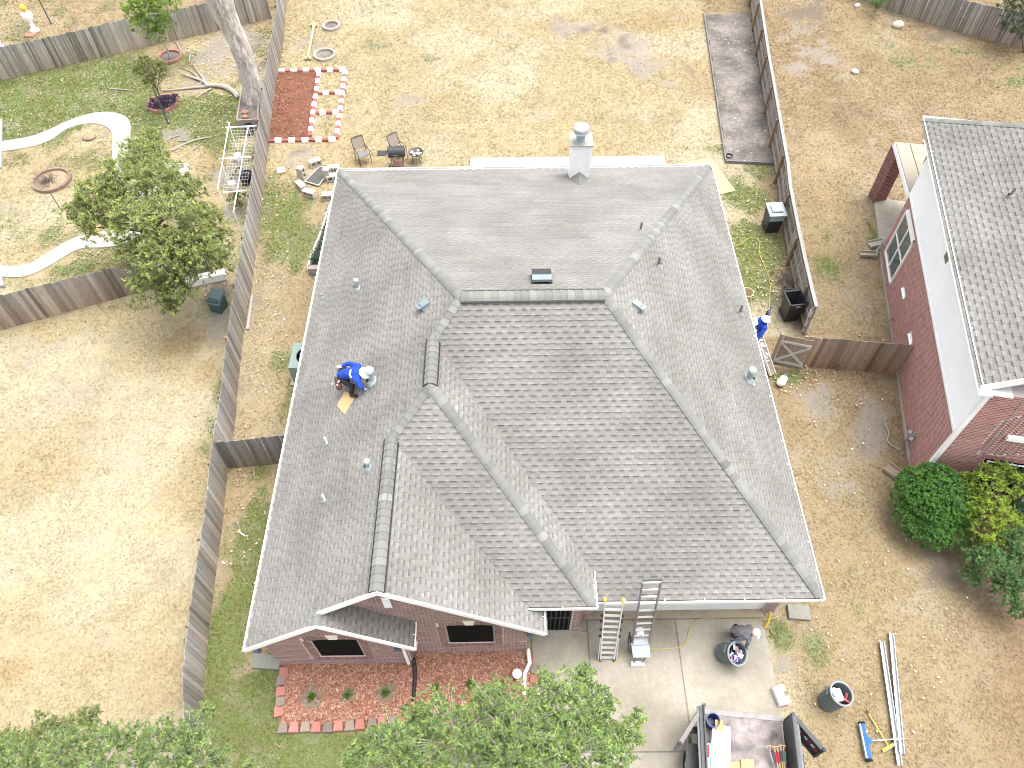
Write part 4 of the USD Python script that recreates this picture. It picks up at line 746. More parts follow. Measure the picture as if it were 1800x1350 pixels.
sidep = sbox(.06, .12, LS, zb1).difference(sbox(wu0-.03, wz0-.03, wu1+.03, wz1+.03))
for u, z in slots: sidep = sidep.difference(sbox(u-.28, z-.09, u+.22, z+.09))
NRED = [(.29, .125, .105), (.26, .11, .095), (.32, .145, .12), (.24, .105, .095), (.28, .13, .115)]
side = brick_run(sidep, (*NC, 0), T2, -N2, 500, NRED)
mm = MB(); mm.obox(S2(LS/2, .06, .01), [*T2, 0], [*N2, 0], [0, 0, 1], (LS/2, .03, .06)); obj('foundation', mm, 'concrete', nb)
# front wall with herringbone panel and black framed window
pu0, pz1 = front_uv(1790, 772); hp = [front_uv(*p) for p in ((1716, 800), (1734, 772), (1768, 738), (1830, 720), (1850, 800))]; HPn = Polygon(hp).convex_hull; fw_ = [front_uv(*p) for p in ((1733, 806), (1830, 800))]
fz = min(p[1] for p in fw_)-.05; frontp = sbox(.06, .12, 4.2, 4.75)
openw = sbox(fw_[0][0], .3, 4.2, fw_[0][1]); sold = sbox(fw_[0][0]-.15, fw_[0][1]+.01, 4.2, fw_[0][1]+.21)
herr = HPn.difference(openw.union(sold).buffer(.012)); fb = brick_run(frontp.difference(openw).difference(sold.buffer(.01)).difference(herr.buffer(.01)), (*NC, 0), N2, -T2, 510, NRED, gain=1.1) + brick_run(sold, (*NC, 0), N2, -T2, 511, NRED, mode='soldier', proud=.005, gain=1.1)
from shapely import affinity
hx0, hz0, hx1, hz1 = herr.bounds; rh = np.random.default_rng(12); k = .07; ux = np.array([1, 1])/math.sqrt(2); uy = np.array([-1, 1])/math.sqrt(2)
for col in range(14):
    for row in range(60):
        up_ = 1 if col % 2 == 0 else -1; q = affinity.rotate(sbox(-.092, -.025, .092, .025), 45*up_, origin=(0, 0)); q = affinity.translate(q, hx0+.075+col*.145, hz0-.2+row*.096)
        if herr.contains(q.centroid):
            q = q.intersection(herr)
            if q.geom_type == 'Polygon' and q.area > .003: fb.append(one_brick(q.convex_hull, (*NC, 0), N2, -T2, rh, .004, NRED, 1.1))
lay(side[:], nwall, 0, 'brick'); lay(fb, nwall, 300, 'brick')
mm = MB(); wall_panel(mm, openw, (*(NC-T2*.001), 0), N2, -T2, th=.02); wf = obj('front_window', mm, 'screen_black', nb)
for u in np.arange(fw_[0][0]+.1, 4.1, .62): mm = MB(); mm.bar(F2_(u, .4, .03), F2_(u, fw_[0][1]-.03, .03), .04, .03); obj('window_bar', mm, 'white_paint', wf)
for z in np.arange(.6, fw_[0][1], .62): mm = MB(); mm.bar(F2_(fw_[0][0]+.05, z, .032), F2_(4.1, z, .032), .03, .03); obj('window_bar', mm, 'white_paint', wf)
a, b = front_uv(1784, 768), front_uv(1820, 745); mm = MB(); mm.obox(F2_((a[0]+b[0])/2+.3, a[1], .05), [*N2, 0], [*T2, 0], [0, 0, 1], (.6, .07, .07)); obj('white_sill', mm, 'white_paint', nb)
a, b = front_uv(1800, 704), front_uv(1722, 798); mm = MB(); mm.bar(F2_(*a, .022), F2_(*b, .022), .02, .012); obj('wall_line', mm, 'galvanised', nb)
# siding: clapboards on the upper storey
m0 = thing
nboard = 13
for i_ in range(nboard):
    z = zb1+(zt-zb1)*i_/nboard; h_ = (zt-zb1)/nboard; mm = MB(); mm.add([S2(-.02, z, .022), S2(LS, z, .022), S2(LS, z+h_+.01, .008), S2(-.02, z+h_+.01, .008), S2(-.02, z, .0), S2(LS, z, .0)], [[0, 3, 2, 1], [0, 1, 5, 4]]); obj('clapboard', mm, 'white_siding', nb)
mm = MB(); mm.bar(S2(-.01, zb1, .03), S2(LS, zb1, .03), .02, .07); mm.bar(S2(-.0, 0.1, .03), S2(-.0, zt, .03), .05, .10, [*T2, 0]); mm.bar(F2_(.02, .1, .02), F2_(.02, zt, .02), .05, .09, [*N2, 0]); obj('corner_trim', mm, 'white_paint', nb)
u, z = side_uv(1669, 447); mm = MB(); mm.obox(S2(u, z, .03), [*T2, 0], [*N2, 0], [0, 0, 1], (.16, .012, .24)); obj('side_vent', mm, 'grey_steel', nb)
for u, z in slots:
    mm = MB(); mm.obox(S2(u-.03, z, .004), [*T2, 0], [*N2, 0], [0, 0, 1], (.22, .008, .05)); mm.obox(S2(u-.03, z-.06, .02), [*T2, 0], [*N2, 0], [0, 0, 1], (.26, .03, .018)); obj('niche_vent', mm, 'white_siding', nb)
# side window: frame, mullions, four panes
wn = MB()
for (u0, u1, z0, z1) in ((wu0, wu1, wz1-.16, wz1), (wu0, wu1, wz0, wz0+.07), (wu0, wu0+.07, wz0, wz1), (wu1-.07, wu1, wz0, wz1)): wn.obox(S2((u0+u1)/2, (z0+z1)/2, .02), [*T2, 0], [*N2, 0], [0, 0, 1], ((u1-u0)/2, .035, (z1-z0)/2))
um, zm = (wu0+wu1)/2, (wz0+wz1-.1)/2; wnd = obj('side_window', wn, 'white_paint', nb)
for k, (u0, u1, z0, z1) in enumerate(((um-.03, um+.03, wz0+.05, wz1-.15), (wu0+.05, wu1-.05, zm-.02, zm+.02))): mm = MB(); mm.obox(S2((u0+u1)/2, (z0+z1)/2, .015-.004*k), [*T2, 0], [*N2, 0], [0, 0, 1], ((u1-u0)/2, .022, (z1-z0)/2)); obj('mullion', mm, 'white_paint', wnd)
for u0, u1 in ((wu0+.06, um-.02), (um+.02, wu1-.06)):
    for z0, z1 in ((wz0+.06, zm-.01), (zm+.01, wz1-.15)): mm = MB(); mm.obox(S2((u0+u1)/2, (z0+z1)/2, -.005), [*T2, 0], [*N2, 0], [0, 0, 1], ((u1-u0)/2, .006, (z1-z0)/2)); obj('pane', mm, 'glass', wnd)
# roof of the neighbour: left slope with a hip at the back, gable rake at the front
SN = .62; K1, K2 = NE1[:2], NE2[:2]; fN = lambda x, y: 4.97 + SN*((np.array([x, y])-K1) @ N2)
WN = 8.; hip = K2 + N2*WN - T2*WN*.9; npoly = [tuple(K1), tuple(K1+N2*WN), tuple(hip), tuple(K2)]
mm = MB(); v2 = np.array(npoly); e3 = np.c_[v2, [fN(*q)-.006 for q in v2]]; mm.add(np.vstack([e3, e3-[0, 0, .12]]), [[0, 1, 2, 3], [4, 7, 6, 5], [0, 4, 5, 1], [1, 5, 6, 2], [2, 6, 7, 3], [3, 7, 4, 0]])
b3 = np.array([*(K2+N2*2*WN*.9), 4.97]); rr = [np.array([*K2, 4.964]), np.array([*hip, fN(*hip)-.006]), np.array([*(hip+N2*9), fN(*hip)-.006]), np.array([*(K2+N2*20), 4.964])]; mm.add(rr, [[0, 1, 2, 3]]); nroof = obj('roof', mm, 'roof_deck', nb)
ntabs = shingle_plane(fN, npoly, tuple(K1), T2, N2, SN, 77, expo=.16, tabs=(.14, .23))
cn = np.array([t[0].mean(0) for t in ntabs]); on_ = np.argsort(-seen(cn)); pk_ = set(on_[:300])
for q in on_[:300]: obj('shingle', tabs_mesh([ntabs[q]]), 'shingle', nroof)
obj('shingle_field', tabs_mesh([t for q, t in enumerate(ntabs) if q not in pk_]), 'shingle', nroof, kind='stuff')
for cp_ in ridge_caps((*K2, 4.97), (*hip, fN(*hip)), np.array([-N2[0]*SN, -N2[1]*SN, 1]), np.array([*(T2*SN), 1]), 66, expo=.2, lift=.01)[:40]: obj('ridge_cap', cp_, 'ridge_shingle', nroof)
rb = thing
mm = MB(); q0, q1 = np.array([*K2, 4.95]), np.array([*(K2+N2*16), 4.95]); mm.bar(q0+[*(T2*.06), 0], q1+[*(T2*.06), 0], .12, .10); obj('back_fascia', mm, 'white_paint', nb)
gutter(K1-T2*.0, K2+T2*.05, -N2, 5.0, nb, False, 1.9)
mm = MB(); p, q = np.array([*(K1-T2*.02), fN(*K1)]), np.array([*(K1+N2*6-T2*.02), fN(*(K1+N2*6))]); mm.bar(p-[0, 0, .08], q-[0, 0, .08], .035, .2); mm.plate([S2(-.1, 4.86, .3), S2(-.12, 4.86, -.5), S2(.45, 4.86, -.5), S2(.45, 4.86, .3)], .06); obj('rake_board', mm, 'white_paint', nb)
mm = MB(); mm.obox([*(NC+T2*(LS/2)-N2*.18), 4.86], [*T2, 0], [*N2, 0], [0, 0, 1], (LS/2+.2, .17, .02)); obj('soffit', mm, 'white_paint', nb)
ds = [S2(LS+.05, 4.8, .25), S2(LS+.03, 4.5, .06), S2(LS+.03, .25, .06), S2(LS+.03, .08, .12), [*g2(1540, 449), .06]]; spout(ds, 'light_grey_plastic', .05, 8, par=nb)
roof_nb = on(1775, 345, fN); mm = MB(); mm.tube([roof_nb, roof_nb+[0, 0, .32]], .035, 10); mm.lathe([(.12, .01), (.07, .05), (.04, .10)], roof_nb, 12, nrm([-N2[0]*SN, -N2[1]*SN, 1])); obj('vent_pipe', mm, 'grey_steel', nb)
# porch at the back: pillar, boarded roof, slab
pc_ = [g2(1536, 357), g2(1556, 354)]; d = nrm(pc_[1]-pc_[0]); w = np.linalg.norm(pc_[1]-pc_[0]); e = np.array([-d[1], d[0]]); zc = 2.42
mm = MB(); ctr = (pc_[0]+pc_[1])/2+e*w/2; mm.obox([*ctr, zc/2], [*d, 0], [*e, 0], [0, 0, 1], (w/2-.012, w/2-.012, zc/2)); pil = obj('brick_pillar', mm, 'mortar', nb); pb_ = []
for q, (A_, tt, nn) in enumerate(((pc_[0], d, -e), (pc_[0]+e*w, -e, -d), (pc_[1], e, d))): pb_ += brick_run(sbox(0, 0, w, zc), (*(A_), 0), tt, nn, 600+q, [(.20, .08, .075), (.17, .065, .06), (.23, .095, .085)], proud=.002)
lay(pb_, pil, 150)
PR = [at(1573, 251, 2.62), at(1599, 345, 2.62)]; dd = PR[1]-PR[0]; wn_ = np.array([*N2, 0])*2.6; npl = 5
for i_ in range(npl):
    mm = MB(); a = PR[0]+wn_*(i_+.03)/npl; b = PR[0]+wn_*(i_+.97)/npl; mm.plate([a, a+dd, b+dd, b][::-1], .05, (1, 1, 1) if i_ > 2 else (.88, .84, .76)); obj('porch_board', mm, 'pale_concrete' if i_ < 3 else 'white_paint', nb)
mm = MB(); mm.bar(PR[0]-[0, 0, .08], PR[1]-[0, 0, .08], .06, .16); mm.bar(PR[0]-[0, 0, .08], PR[0]+wn_-[0, 0, .08], .06, .16); obj('porch_beam', mm, 'white_paint', nb)
sl = [g2(1535.5, 359), g2(1550, 352), g2(1600, 357), g2(1612, 420), g2(1549, 440), g2(1545, 430)]; mm = MB(); mm.prism(Polygon(sl).convex_hull, -.05, .07); obj('porch_slab', mm, 'concrete', nb); no_grass(Polygon(sl).convex_hull)
u, z = side_uv(1609, 766); mm = MB(); c = S2(u, z, .06)
for s_ in (-1, 1): mm.lathe([(0, 0), (.05, .01), (.07, .12), (0, .13)], c+[*(T2*s_*.10), 0], 10, nrm([-N2[0]*.8+T2[0]*s_*.4, -N2[1]*.8+T2[1]*s_*.4, -.5]))
mm.lathe([(0, 0), (.05, 0), (.05, .05), (0, .05)], S2(u, z, 0), 10, [*-N2, 0]); mm.tube([c, c+[0, 0, .16]], .025, 8); obj('flood_light', mm, 'light_grey_plastic', nb)
for px, py, w in ((1591, 788, .06), (1573.5, 563, .035)):
    u, z = side_uv(px, py); mm = MB(); mm.tube([S2(u, max(z, .3), 0), S2(u, max(z, .3), .14), S2(u, max(z, .3)-.12, .16)], .022, 8); mm.ball(S2(u, max(z, .3)+.05, .12), (w, w, .03), 6); obj('garden_tap', mm, 'grey_steel', nb)
# splash blocks and board at its foot
for (a, b, w, lab, m_) in (((1511, 449), (1540, 450), .22, 'grey concrete splash block under white downspout by brick wall', 'concrete'), ((1527, 433), (1552, 428), .30, 'pale slab on dry grass beside porch slab corner', 'concrete'), ((1556, 822), (1578, 838), .34, 'wooden splash board near brick corner and round bush', 'wood_brown')):
    p, q = np.r_[g2(*a), .05], np.r_[g2(*b), .05]; dd_ = nrm(q-p); s_ = np.array([-dd_[1], dd_[0], 0]); mm = MB(); mm.bar(p, q, w, .06)
    for k in (-1, 1): mm.bar(p+s_*k*w*.5+[0, 0, .04], q+s_*k*w*.5+[0, 0, .04], .035, .12)
    tag(obj('splash_block', mm, m_), lab, 'splash block')
# ------------------------------------------------------------------ trees and shrubs
def lobe(px, py, z, rp): c = at(px, py, z); return c, np.linalg.norm(at(px+rp, py, z)-c)
def leaf_mesh(c, d, up, size, wid, tones):
    """Folded leaves at points c growing along d; one four-cornered leaf each."""
    n_ = len(c); s_ = np.cross(d, up); s_ /= np.linalg.norm(s_, axis=1, keepdims=True)+1e-9; nn = np.cross(s_, d); L_ = size[:, None]
    V = np.stack([c, c+d*L_*.45+s_*L_*wid+nn*L_*.08, c+d*L_-nn*L_*.10, c+d*L_*.45-s_*L_*wid+nn*L_*.08], 1).reshape(-1, 3)
    i_ = np.arange(n_)[:, None]*4; F = np.concatenate([i_+[0, 1, 2], i_+[0, 2, 3]], 1).reshape(-1, 3); return V, F, tones.repeat(4, 0)
def tree(name, label, cat, base, lobes, dens, leaf, green, seed, trunk_r=.12, fork=.45, wid=.22, per=8, bark='dark_bark', group=None, flat=1., twigs=True, spread=.35, inner=.5, rough=.35, yellow=(1.5, 1.35, .9), yshare=.16):
    t = thing(name, label, cat, group=group); r = np.random.default_rng(seed); base = np.array([*base, 0.]); C, D, TW = [], [], MB(); cols = []
    top = np.mean([l[0] for l in lobes], 0); zf_ = max(.25, top[2]*fork); fk = base+(np.array([top[0], top[1], 0])-base)*.35*np.array([1, 1, 0])+[0, 0, zf_]
    mm = MB(); mm.tube([base-[0, 0, .05], base+[0, 0, .05], base+(fk-base)*.5+r.normal(0, .02, 3), fk], [trunk_r*1.35, trunk_r*1.1, trunk_r*.9, trunk_r*.75], 10); obj('trunk', mm, bark, t, smooth=True)
    for l in lobes:
        c, R = l[0], l[1]; tint = np.array(l[2] if len(l) > 2 else (1, 1, 1)); mid = (fk+c)/2+r.normal(0, .08*R, 3)
        mm = MB(); mm.tube([fk, mid, c, c+(c-mid)*.12], [trunk_r*.55, trunk_r*.36, trunk_r*.16, .006], 6); obj('branch', mm, bark, t, smooth=True)
        n_ = int(dens*R*R)+4; v = r.normal(0, 1, (n_, 3)); v /= np.linalg.norm(v, axis=1, keepdims=True); v[:, 2] = np.where(v[:, 2] < -.35, -v[:, 2], v[:, 2]); rad = R*(inner+(1-inner)*r.random(n_)**.6)*(1+rough*(meshkit.noise(v*(2.2 if rough < .5 else 3.2)+seed+c[0]*3)-.5))
        p = c+v*rad[:, None]*np.array([1, 1, flat]); cl = r.normal(1, .16, n_)
        for q in range(n_):
            out = nrm(v[q]+[0, 0, .5]+r.normal(0, spread, 3)); a = r.uniform(0, 6.28, per); ref = nrm(np.cross(out, [.3, .5, .8])); ref2 = np.cross(out, ref)
            dd = np.cos(a)[:, None]*ref+np.sin(a)[:, None]*ref2; dd = dd*r.uniform(.5, 1.1, (per, 1))+out*r.uniform(.05, .8, (per, 1)); dd /= np.linalg.norm(dd, axis=1, keepdims=True)
            C.append(p[q]-out*r.uniform(0, leaf*.8, (per, 1))); D.append(dd); g_ = np.array(green)*tint*cl[q]*r.normal(1, .16, (per, 1)); g_[r.random(per) < yshare] *= np.array(yellow); cols.append(g_)
            if twigs and q % 2 == 0: w = p[q]-out*leaf*.5; TW.tube([w-(w-c)*.45, w], [.007, .003], 3, False)
    C, D, cols = np.vstack(C), np.vstack(D), np.clip(np.vstack(cols), .01, .7); up = r.normal(0, .5, C.shape)+[0, 0, 1]
    mb = MB(); mb.add(*leaf_mesh(C, D, up, leaf*r.uniform(.65, 1.25, len(C)), wid, cols)); obj('crown', mb, 'leaf', t, kind='stuff')
    if twigs and TW.n: obj('twigs', TW, bark, t, kind='stuff')
    return t
OL = (.28, .335, .115)
tree('shade_tree', 'big olive green leafy tree over the curved path and fence at left', 'tree', g2(268, 425), [lobe(*l) for l in ((255, 285, 3.3, 46), (215, 330, 3.5, 50), (185, 355, 3.3, 48), (150, 375, 2.8, 34), (175, 400, 2.8, 36), (280, 330, 4.0, 55), (325, 345, 3.4, 42), (300, 395, 4.2, 60), (240, 395, 4.0, 52), (355, 395, 3.2, 44), (385, 425, 2.7, 32), (345, 445, 3.4, 50), (290, 455, 3.8, 52), (240, 450, 3.2, 40), (390, 462, 2.3, 26), (260, 505, 2.7, 36), (310, 515, 2.5, 38), (300, 542, 2.0, 20), (265, 250, 2.9, 26), (330, 480, 2.9, 40))], 270, .135, OL, 31, .14, per=8, spread=.6, inner=.40, wid=.20, rough=.6)
tree('young_tree', 'bright green young tree in terracotta brick ring by upper left fence', 'tree', g2(299, 101), [lobe(*l) for l in ((268, 22, 2.5, 34), (250, 45, 2.1, 22), (290, 48, 2.0, 22), (275, 62, 1.7, 18), (255, 5, 2.9, 30), (290, 10, 2.9, 28), (235, 20, 2.6, 20))], 330, .11, (.23, .37, .06), 32, .045, bark='bark', per=7)
tree('young_tree', 'small olive tree beside dark pole above the purple plant ring', 'tree', g2(287, 185), [lobe(*l) for l in ((266, 128, 1.75, 24), (245, 125, 1.7, 14), (283, 122, 1.7, 16), (268, 145, 1.4, 14), (255, 112, 2.0, 14))], 420, .10, (.19, .22, .07), 33, .035, per=6)
tree('front_tree', 'green leafy tree at bottom left over fence end and dry field', 'tree', g2(190, 1420), [lobe(*l) for l in ((40, 1345, 3.6, 60), (120, 1330, 3.9, 60), (200, 1325, 4.1, 62), (280, 1318, 4.0, 58), (335, 1290, 3.6, 34), (345, 1340, 3.6, 50), (365, 1250, 3.4, 20), (0, 1330, 3.4, 40), (440, 1350, 3.2, 16), (390, 1335, 3.3, 24))] + [(*lobe(75, 1290, 3.2, 34), (1.0, .85, .85)), (*lobe(160, 1262, 3.2, 26), (1.0, .85, .85)), (*lobe(15, 1300, 3., 26), (1.05, .85, .85)), (*lobe(115, 1275, 3., 24), (1.0, .85, .85))], 620, .092, (.235, .33, .12), 34, .12, per=8, bark='bark', wid=.18, inner=.35, spread=.6, rough=1.1)
tree('front_tree', 'large green leafy tree at bottom middle over driveway and mulch bed', 'tree', g2(880, 1420), [lobe(*l) for l in ((905, 1290, 4.6, 82), (800, 1305, 4.5, 80), (700, 1325, 4.2, 66), (990, 1240, 4.4, 56), (1050, 1240, 4.1, 40), (1075, 1330, 3.9, 42), (1000, 1320, 4.4, 70), (1105, 1295, 3.7, 26), (735, 1262, 3.8, 30), (628, 1340, 3.7, 36), (1028, 1192, 3.9, 24), (1120, 1262, 3.6, 18), (860, 1232, 4.1, 36), (768, 1228, 3.7, 14), (1050, 1290, 4., 40), (900, 1345, 4.8, 70), (660, 1290, 3.6, 16), (960, 1190, 3.8, 14))], 640, .095, (.24, .345, .12), 35, .14, per=8, bark='bark', wid=.18, inner=.35, spread=.6, rough=1.1)
tree('round_bush', 'dense round clipped green bush at the red brick house corner', 'bush', g2(1630, 925), [lobe(*l) for l in ((1640, 885, 1.0, 58), (1600, 880, .8, 36), (1675, 900, .8, 36), (1635, 930, .7, 40), (1640, 855, 1.3, 44), (1610, 855, 1., 36), (1672, 865, 1., 36), (1605, 915, .7, 34), (1668, 930, .7, 34))], 1700, .058, (.095, .24, .045), 36, .06, per=7, twigs=False, inner=.82, spread=.2, wid=.28)
tree('shrub', 'yellow green feathery shrub right beside the round bush', 'shrub', g2(1725, 905), [lobe(*l) for l in ((1735, 850, 1.9, 34), (1708, 880, 1.5, 26), (1742, 900, 1.7, 36), (1735, 940, 1.3, 30), (1772, 850, 1.8, 30), (1690, 905, 1.3, 18), (1770, 920, 1.4, 30), (1700, 845, 1.6, 16), (1755, 830, 1.8, 22))], 520, .085, (.285, .40, .05), 37, .04, per=7, rough=.9, yellow=(1.35, 1.25, .8))
tree('shrub', 'dark green loose shrub below the yellow green shrub at right edge', 'shrub', g2(1745, 1040), [lobe(*l) for l in ((1740, 990, 1.2, 34), (1785, 1015, 1.2, 34), (1705, 985, .9, 18), (1790, 960, 1.4, 34), (1765, 1040, .9, 26), (1705, 1015, .6, 20), (1800, 1040, 1., 34), (1790, 1075, .7, 22), (1720, 960, .8, 22), (1765, 965, 1.1, 30))], 640, .085, (.11, .225, .075), 38, .03, per=7, rough=.9)
tree('shrub', 'dark green shrub in front of black framed brick house window', 'shrub', g2(1790, 880), [lobe(*l) for l in ((1798, 870, 1.5, 34), (1790, 825, 1.6, 22), (1760, 815, 1.4, 16), (1800, 920, 1.3, 34), (1720, 825, 1.2, 14), (1780, 900, 1.1, 30), (1775, 860, 1.3, 26))], 640, .08, (.06, .135, .05), 39, .05, per=7)
tree('shrub', 'dark green shrub hanging over grey fence at upper right corner', 'shrub', g2(1800, 92), [lobe(*l) for l in ((1785, 30, 1.7, 26), (1800, 55, 1.2, 22), (1770, 12, 1.9, 18), (1800, 5, 2.1, 26), (1760, 45, 1.2, 10))], 170, .12, (.05, .095, .045), 40, .05, per=7)
tree('shrub', 'small green shrub at foot of fence near upper right', 'shrub', g2(1540, 14), [lobe(1538, 7, .5, 14), lobe(1550, 3, .8, 10)], 300, .09, (.10, .2, .045), 41, .03, per=7, twigs=False)
vy = [lobe(1478, 632, .35, 8), lobe(1472, 636, .2, 8), lobe(1488, 616, .8, 7), lobe(1494, 606, 1.1, 5), lobe(1468, 640, .12, 7)]
tree('climbing_vine', 'green vine climbing the brown fence between gate and brick wall', 'vine', g2(1472, 652), vy, 600, .08, (.10, .22, .04), 42, .015, per=7, twigs=False)
# old trunk rising out of the picture at the upper left
tr = thing('old_tree', 'thick grey bare trunk with rough bark beside fence at upper left', 'tree'); b0 = np.array([*g2(452, 187), 0]); zt_ = height(b0[0], b0[1], 392, 0, 0, 14); k = np.linspace(0, 1, 22); r_ = np.random.default_rng(3)
k = np.linspace(0, 1, 90); P_ = np.c_[b0[0]+.08*np.sin(k*5), b0[1]+.05*np.cos(k*4), k*zt_*1.5-.1]; mb = MB(); mb.tube(P_, .40+.22*np.exp(-k*9)+.03*np.sin(k*20)-.07*k, 72); v, f, t_ = mb.arr(); ax_ = np.c_[np.interp(v[:, 2], P_[:, 2], P_[:, 0]), np.interp(v[:, 2], P_[:, 2], P_[:, 1])]; rd = v[:, :2]-ax_; an = np.arctan2(rd[:, 1], rd[:, 0])
gr = meshkit.fbm(np.c_[np.cos(an)*5, np.sin(an)*5, v[:, 2]*.9], 3, 2)-.5+.8*(meshkit.noise(np.c_[np.cos(an)*11, np.sin(an)*11, v[:, 2]*2.2], 4)-.5); v[:, :2] = ax_+rd*(1+.16*gr[:, None]); obj('trunk', (v, f, t_*np.clip(1+.55*gr, .5, 1.35)[:, None]), 'bark', tr, smooth=True); P_ = P_[::4]
mb = MB(); a = P_[9]; mb.tube([a-[0, 0, .3], a+[-.30, .1, .5], a+[-.62, .2, 1.4], a+[-1.0, .3, 3.4]], [.28, .26, .22, .17], 12); obj('limb', mb, 'bark', tr, smooth=True)
sc = at(425, 22, zt_*.80); mb = MB(); mb.ball(P_[11]+np.array([.18, -.30, .0]), (.09, .10, .24), 8); obj('scar', mb, 'bare_root', tr, smooth=True)
def limbs(name, label, cat, paths, mat_, group=None):
    t = thing(name, label, cat, group=group)
    for px, r0, r1, z in paths:
        p = np.array([[*g2(*q), z] for q in px]); c = curve(p, 18); mm = MB(); mm.tube(c, np.linspace(r0, r1, 18), 7); obj('limb', mm, mat_, t, smooth=True)
    return t
limbs('fallen_branch', 'forked grey dead branch lying on grass left of old trunk', 'branch', [([(419, 174), (396, 156), (378, 153), (362, 154)], .13, .09, .10), ([(364, 154), (338, 156), (310, 159), (284, 160)], .06, .02, .05), ([(366, 152), (350, 142), (332, 136), (318, 130)], .08, .03, .08), ([(366, 152), (352, 132), (338, 114)], .06, .02, .08), ([(350, 141), (336, 127), (314, 119)], .04, .02, .06), ([(372, 157), (358, 165), (346, 174)], .05, .015, .05), ([(333, 110), (335, 97)], .03, .03, .04)], 'bare_root')
limbs('surface_root', 'pale surface roots on bare soil right of big leafy tree', 'roots', [([(303, 266), (335, 250), (371, 242)], .05, .03, .03), ([(313, 248), (331, 248)], .03, .02, .03), ([(298, 244), (318, 238)], .025, .015, .03), ([(340, 264), (354, 254)], .03, .015, .03)], 'bare_root')
limbs('fallen_stick', 'thin pale stick on green lawn near purple plant ring', 'stick', [([(193, 157), (212, 158), (233, 160)], .03, .02, .03)], 'bare_root')
limbs('fallen_stick', 'short pale stick lying beside the terracotta tree ring', 'stick', [([(312, 77), (319, 91)], .04, .03, .04)], 'bare_root')
# ------------------------------------------------------------------ things about the yards
def single(name, lab, cat, mb, mat_, smooth=False, group=None): return tag(obj(name, mb, mat_, smooth=smooth), lab, cat, group)
def onr(px, py, up=0.): return on(px, py, fL, up)
# air conditioner by the left wall
t = thing('air_conditioner', 'pale green air conditioning unit with round fan beside left wall', 'air conditioner'); a, b = at(506.3, 646.7, .85), at(516.4, 602.6, .85); d = nrm((b-a)[:2]); e = np.array([d[1], -d[0]]); w = np.linalg.norm((b-a)[:2]); c = a[:2]+d*w/2+e*w/2
mm = MB(); P_ = Polygon([c+d*i_*w/2+e*j_*w/2 for i_, j_ in ((-1, -1), (1, -1), (1, 1), (-1, 1))]).difference(Point(*c).buffer(w*.34)); mm.prism(P_, .80, .85); D3, E3 = np.array([*d, 0]), np.array([*e, 0])
for s_ in (-1, 1): mm.obox([*(c+e*s_*(w/2-.015)), .42], D3, E3, [0, 0, 1], (w/2, .014, .40)); mm.obox([*(c+d*s_*(w/2-.015)), .42], E3, D3, [0, 0, 1], (w/2-.03, .014, .40))
obj('cabinet', mm, 'ac_metal', t)
for s_ in (-1, 1):
    for k in range(9): mm = MB(); mm.obox([*(c+e*s_*(w/2+.004)), .10+k*.075], D3, E3, [0, 0, 1], (w/2-.06, .006, .022)); obj('louvre', mm, 'ac_metal', t)
mm = MB(); mm.lathe([(w*.34, .80), (w*.34, .55), (.12, .5), (0, .5)], [*c, 0], 24); obj('fan_well', mm, 'screen_black', t)
for k in range(6):
    an = k*math.pi/3; mm = MB(); mm.obox([*(c+.14*np.array([math.cos(an), math.sin(an)])), .66], [math.cos(an), math.sin(an), 0], [-math.sin(an), math.cos(an), .5], [0, 0, 1], (.13, .05, .004)); obj('fan_blade', mm, 'grey_steel', t)
for k in range(4): R = w*.34*(k+.8)/4; an = np.linspace(0, 2*math.pi, 25); mm = MB(); mm.tube(np.c_[c[0]+R*np.cos(an), c[1]+R*np.sin(an), np.full(25, .845)], .006, 4, False); obj('fan_guard', mm, 'grey_steel', t)
mm = MB(); mm.box((c[0]-w*.6, c[0]+w*.6), (c[1]-w*.6, c[1]+w*.6), (-.02, .06), math.atan2(d[1], d[0])); obj('pad', mm, 'concrete', t)
# utility box in the left field corner
t = thing('utility_box', 'dark green metal utility box by fence corner under leafy tree', 'utility box'); a, b, c_ = g2(373, 547), g2(390, 551), g2(394, 543); d = nrm(b-a); e = np.array([-d[1], d[0]]); w = np.linalg.norm(b-a)*1.1; h_ = .75; c = (a+b)/2+e*.22
mm = MB(); D3, E3 = np.array([*d, 0]), np.array([*e, 0]); mm.obox([*c, .29], D3, E3, [0, 0, 1], (w/2, .24, .29)); obj('cabinet', mm, 'green_box', t)
mm = MB(); mm.plate([np.r_[c-d*w*.56-e*.28, .50], np.r_[c+d*w*.56-e*.28, .50], np.r_[c+d*w*.56+e*.27, .72], np.r_[c-d*w*.56+e*.27, .72]], .12); obj('lid', mm, 'green_lid', t)
# timber raised bed and wire trellis at the upper left
t = thing('raised_bed', 'brown timber raised bed with pink stones at foot of old trunk', 'raised bed'); q = [g2(*p) for p in ((421, 226), (458, 224), (458, 163), (431, 160))]
for k in range(4): a, b = np.r_[q[k], .22], np.r_[q[(k+1) % 4], .22]; mm = MB(); mm.bar(a, b, .06, .44, tone=1.1); obj('plank', mm, 'wood_pale_grey', t)
mm = MB(); mm.prism(Polygon(q).buffer(-.02), 0, .36); obj('soil', mm, 'soil', t); no_grass(q)
for px, py, s_, lab in ((430, 197, .16, 'pink stone in raised bed, further from the trellis'), (431, 205, .15, 'pink stone in raised bed, nearer the trellis')): mm = MB(); c = at(px, py, .42); mm.ball(c, (s_, s_*.8, .09), 5); single('pink_stone', lab, 'stone', mm, 'terracotta')
t = thing('wire_trellis', 'white wire mesh plant cage standing along the left side of long fence', 'trellis'); hz = 1.2
G0, G1, G2, G3 = at(402, 222, hz), at(450, 221, hz), at(424, 372, hz), at(381, 335, hz)
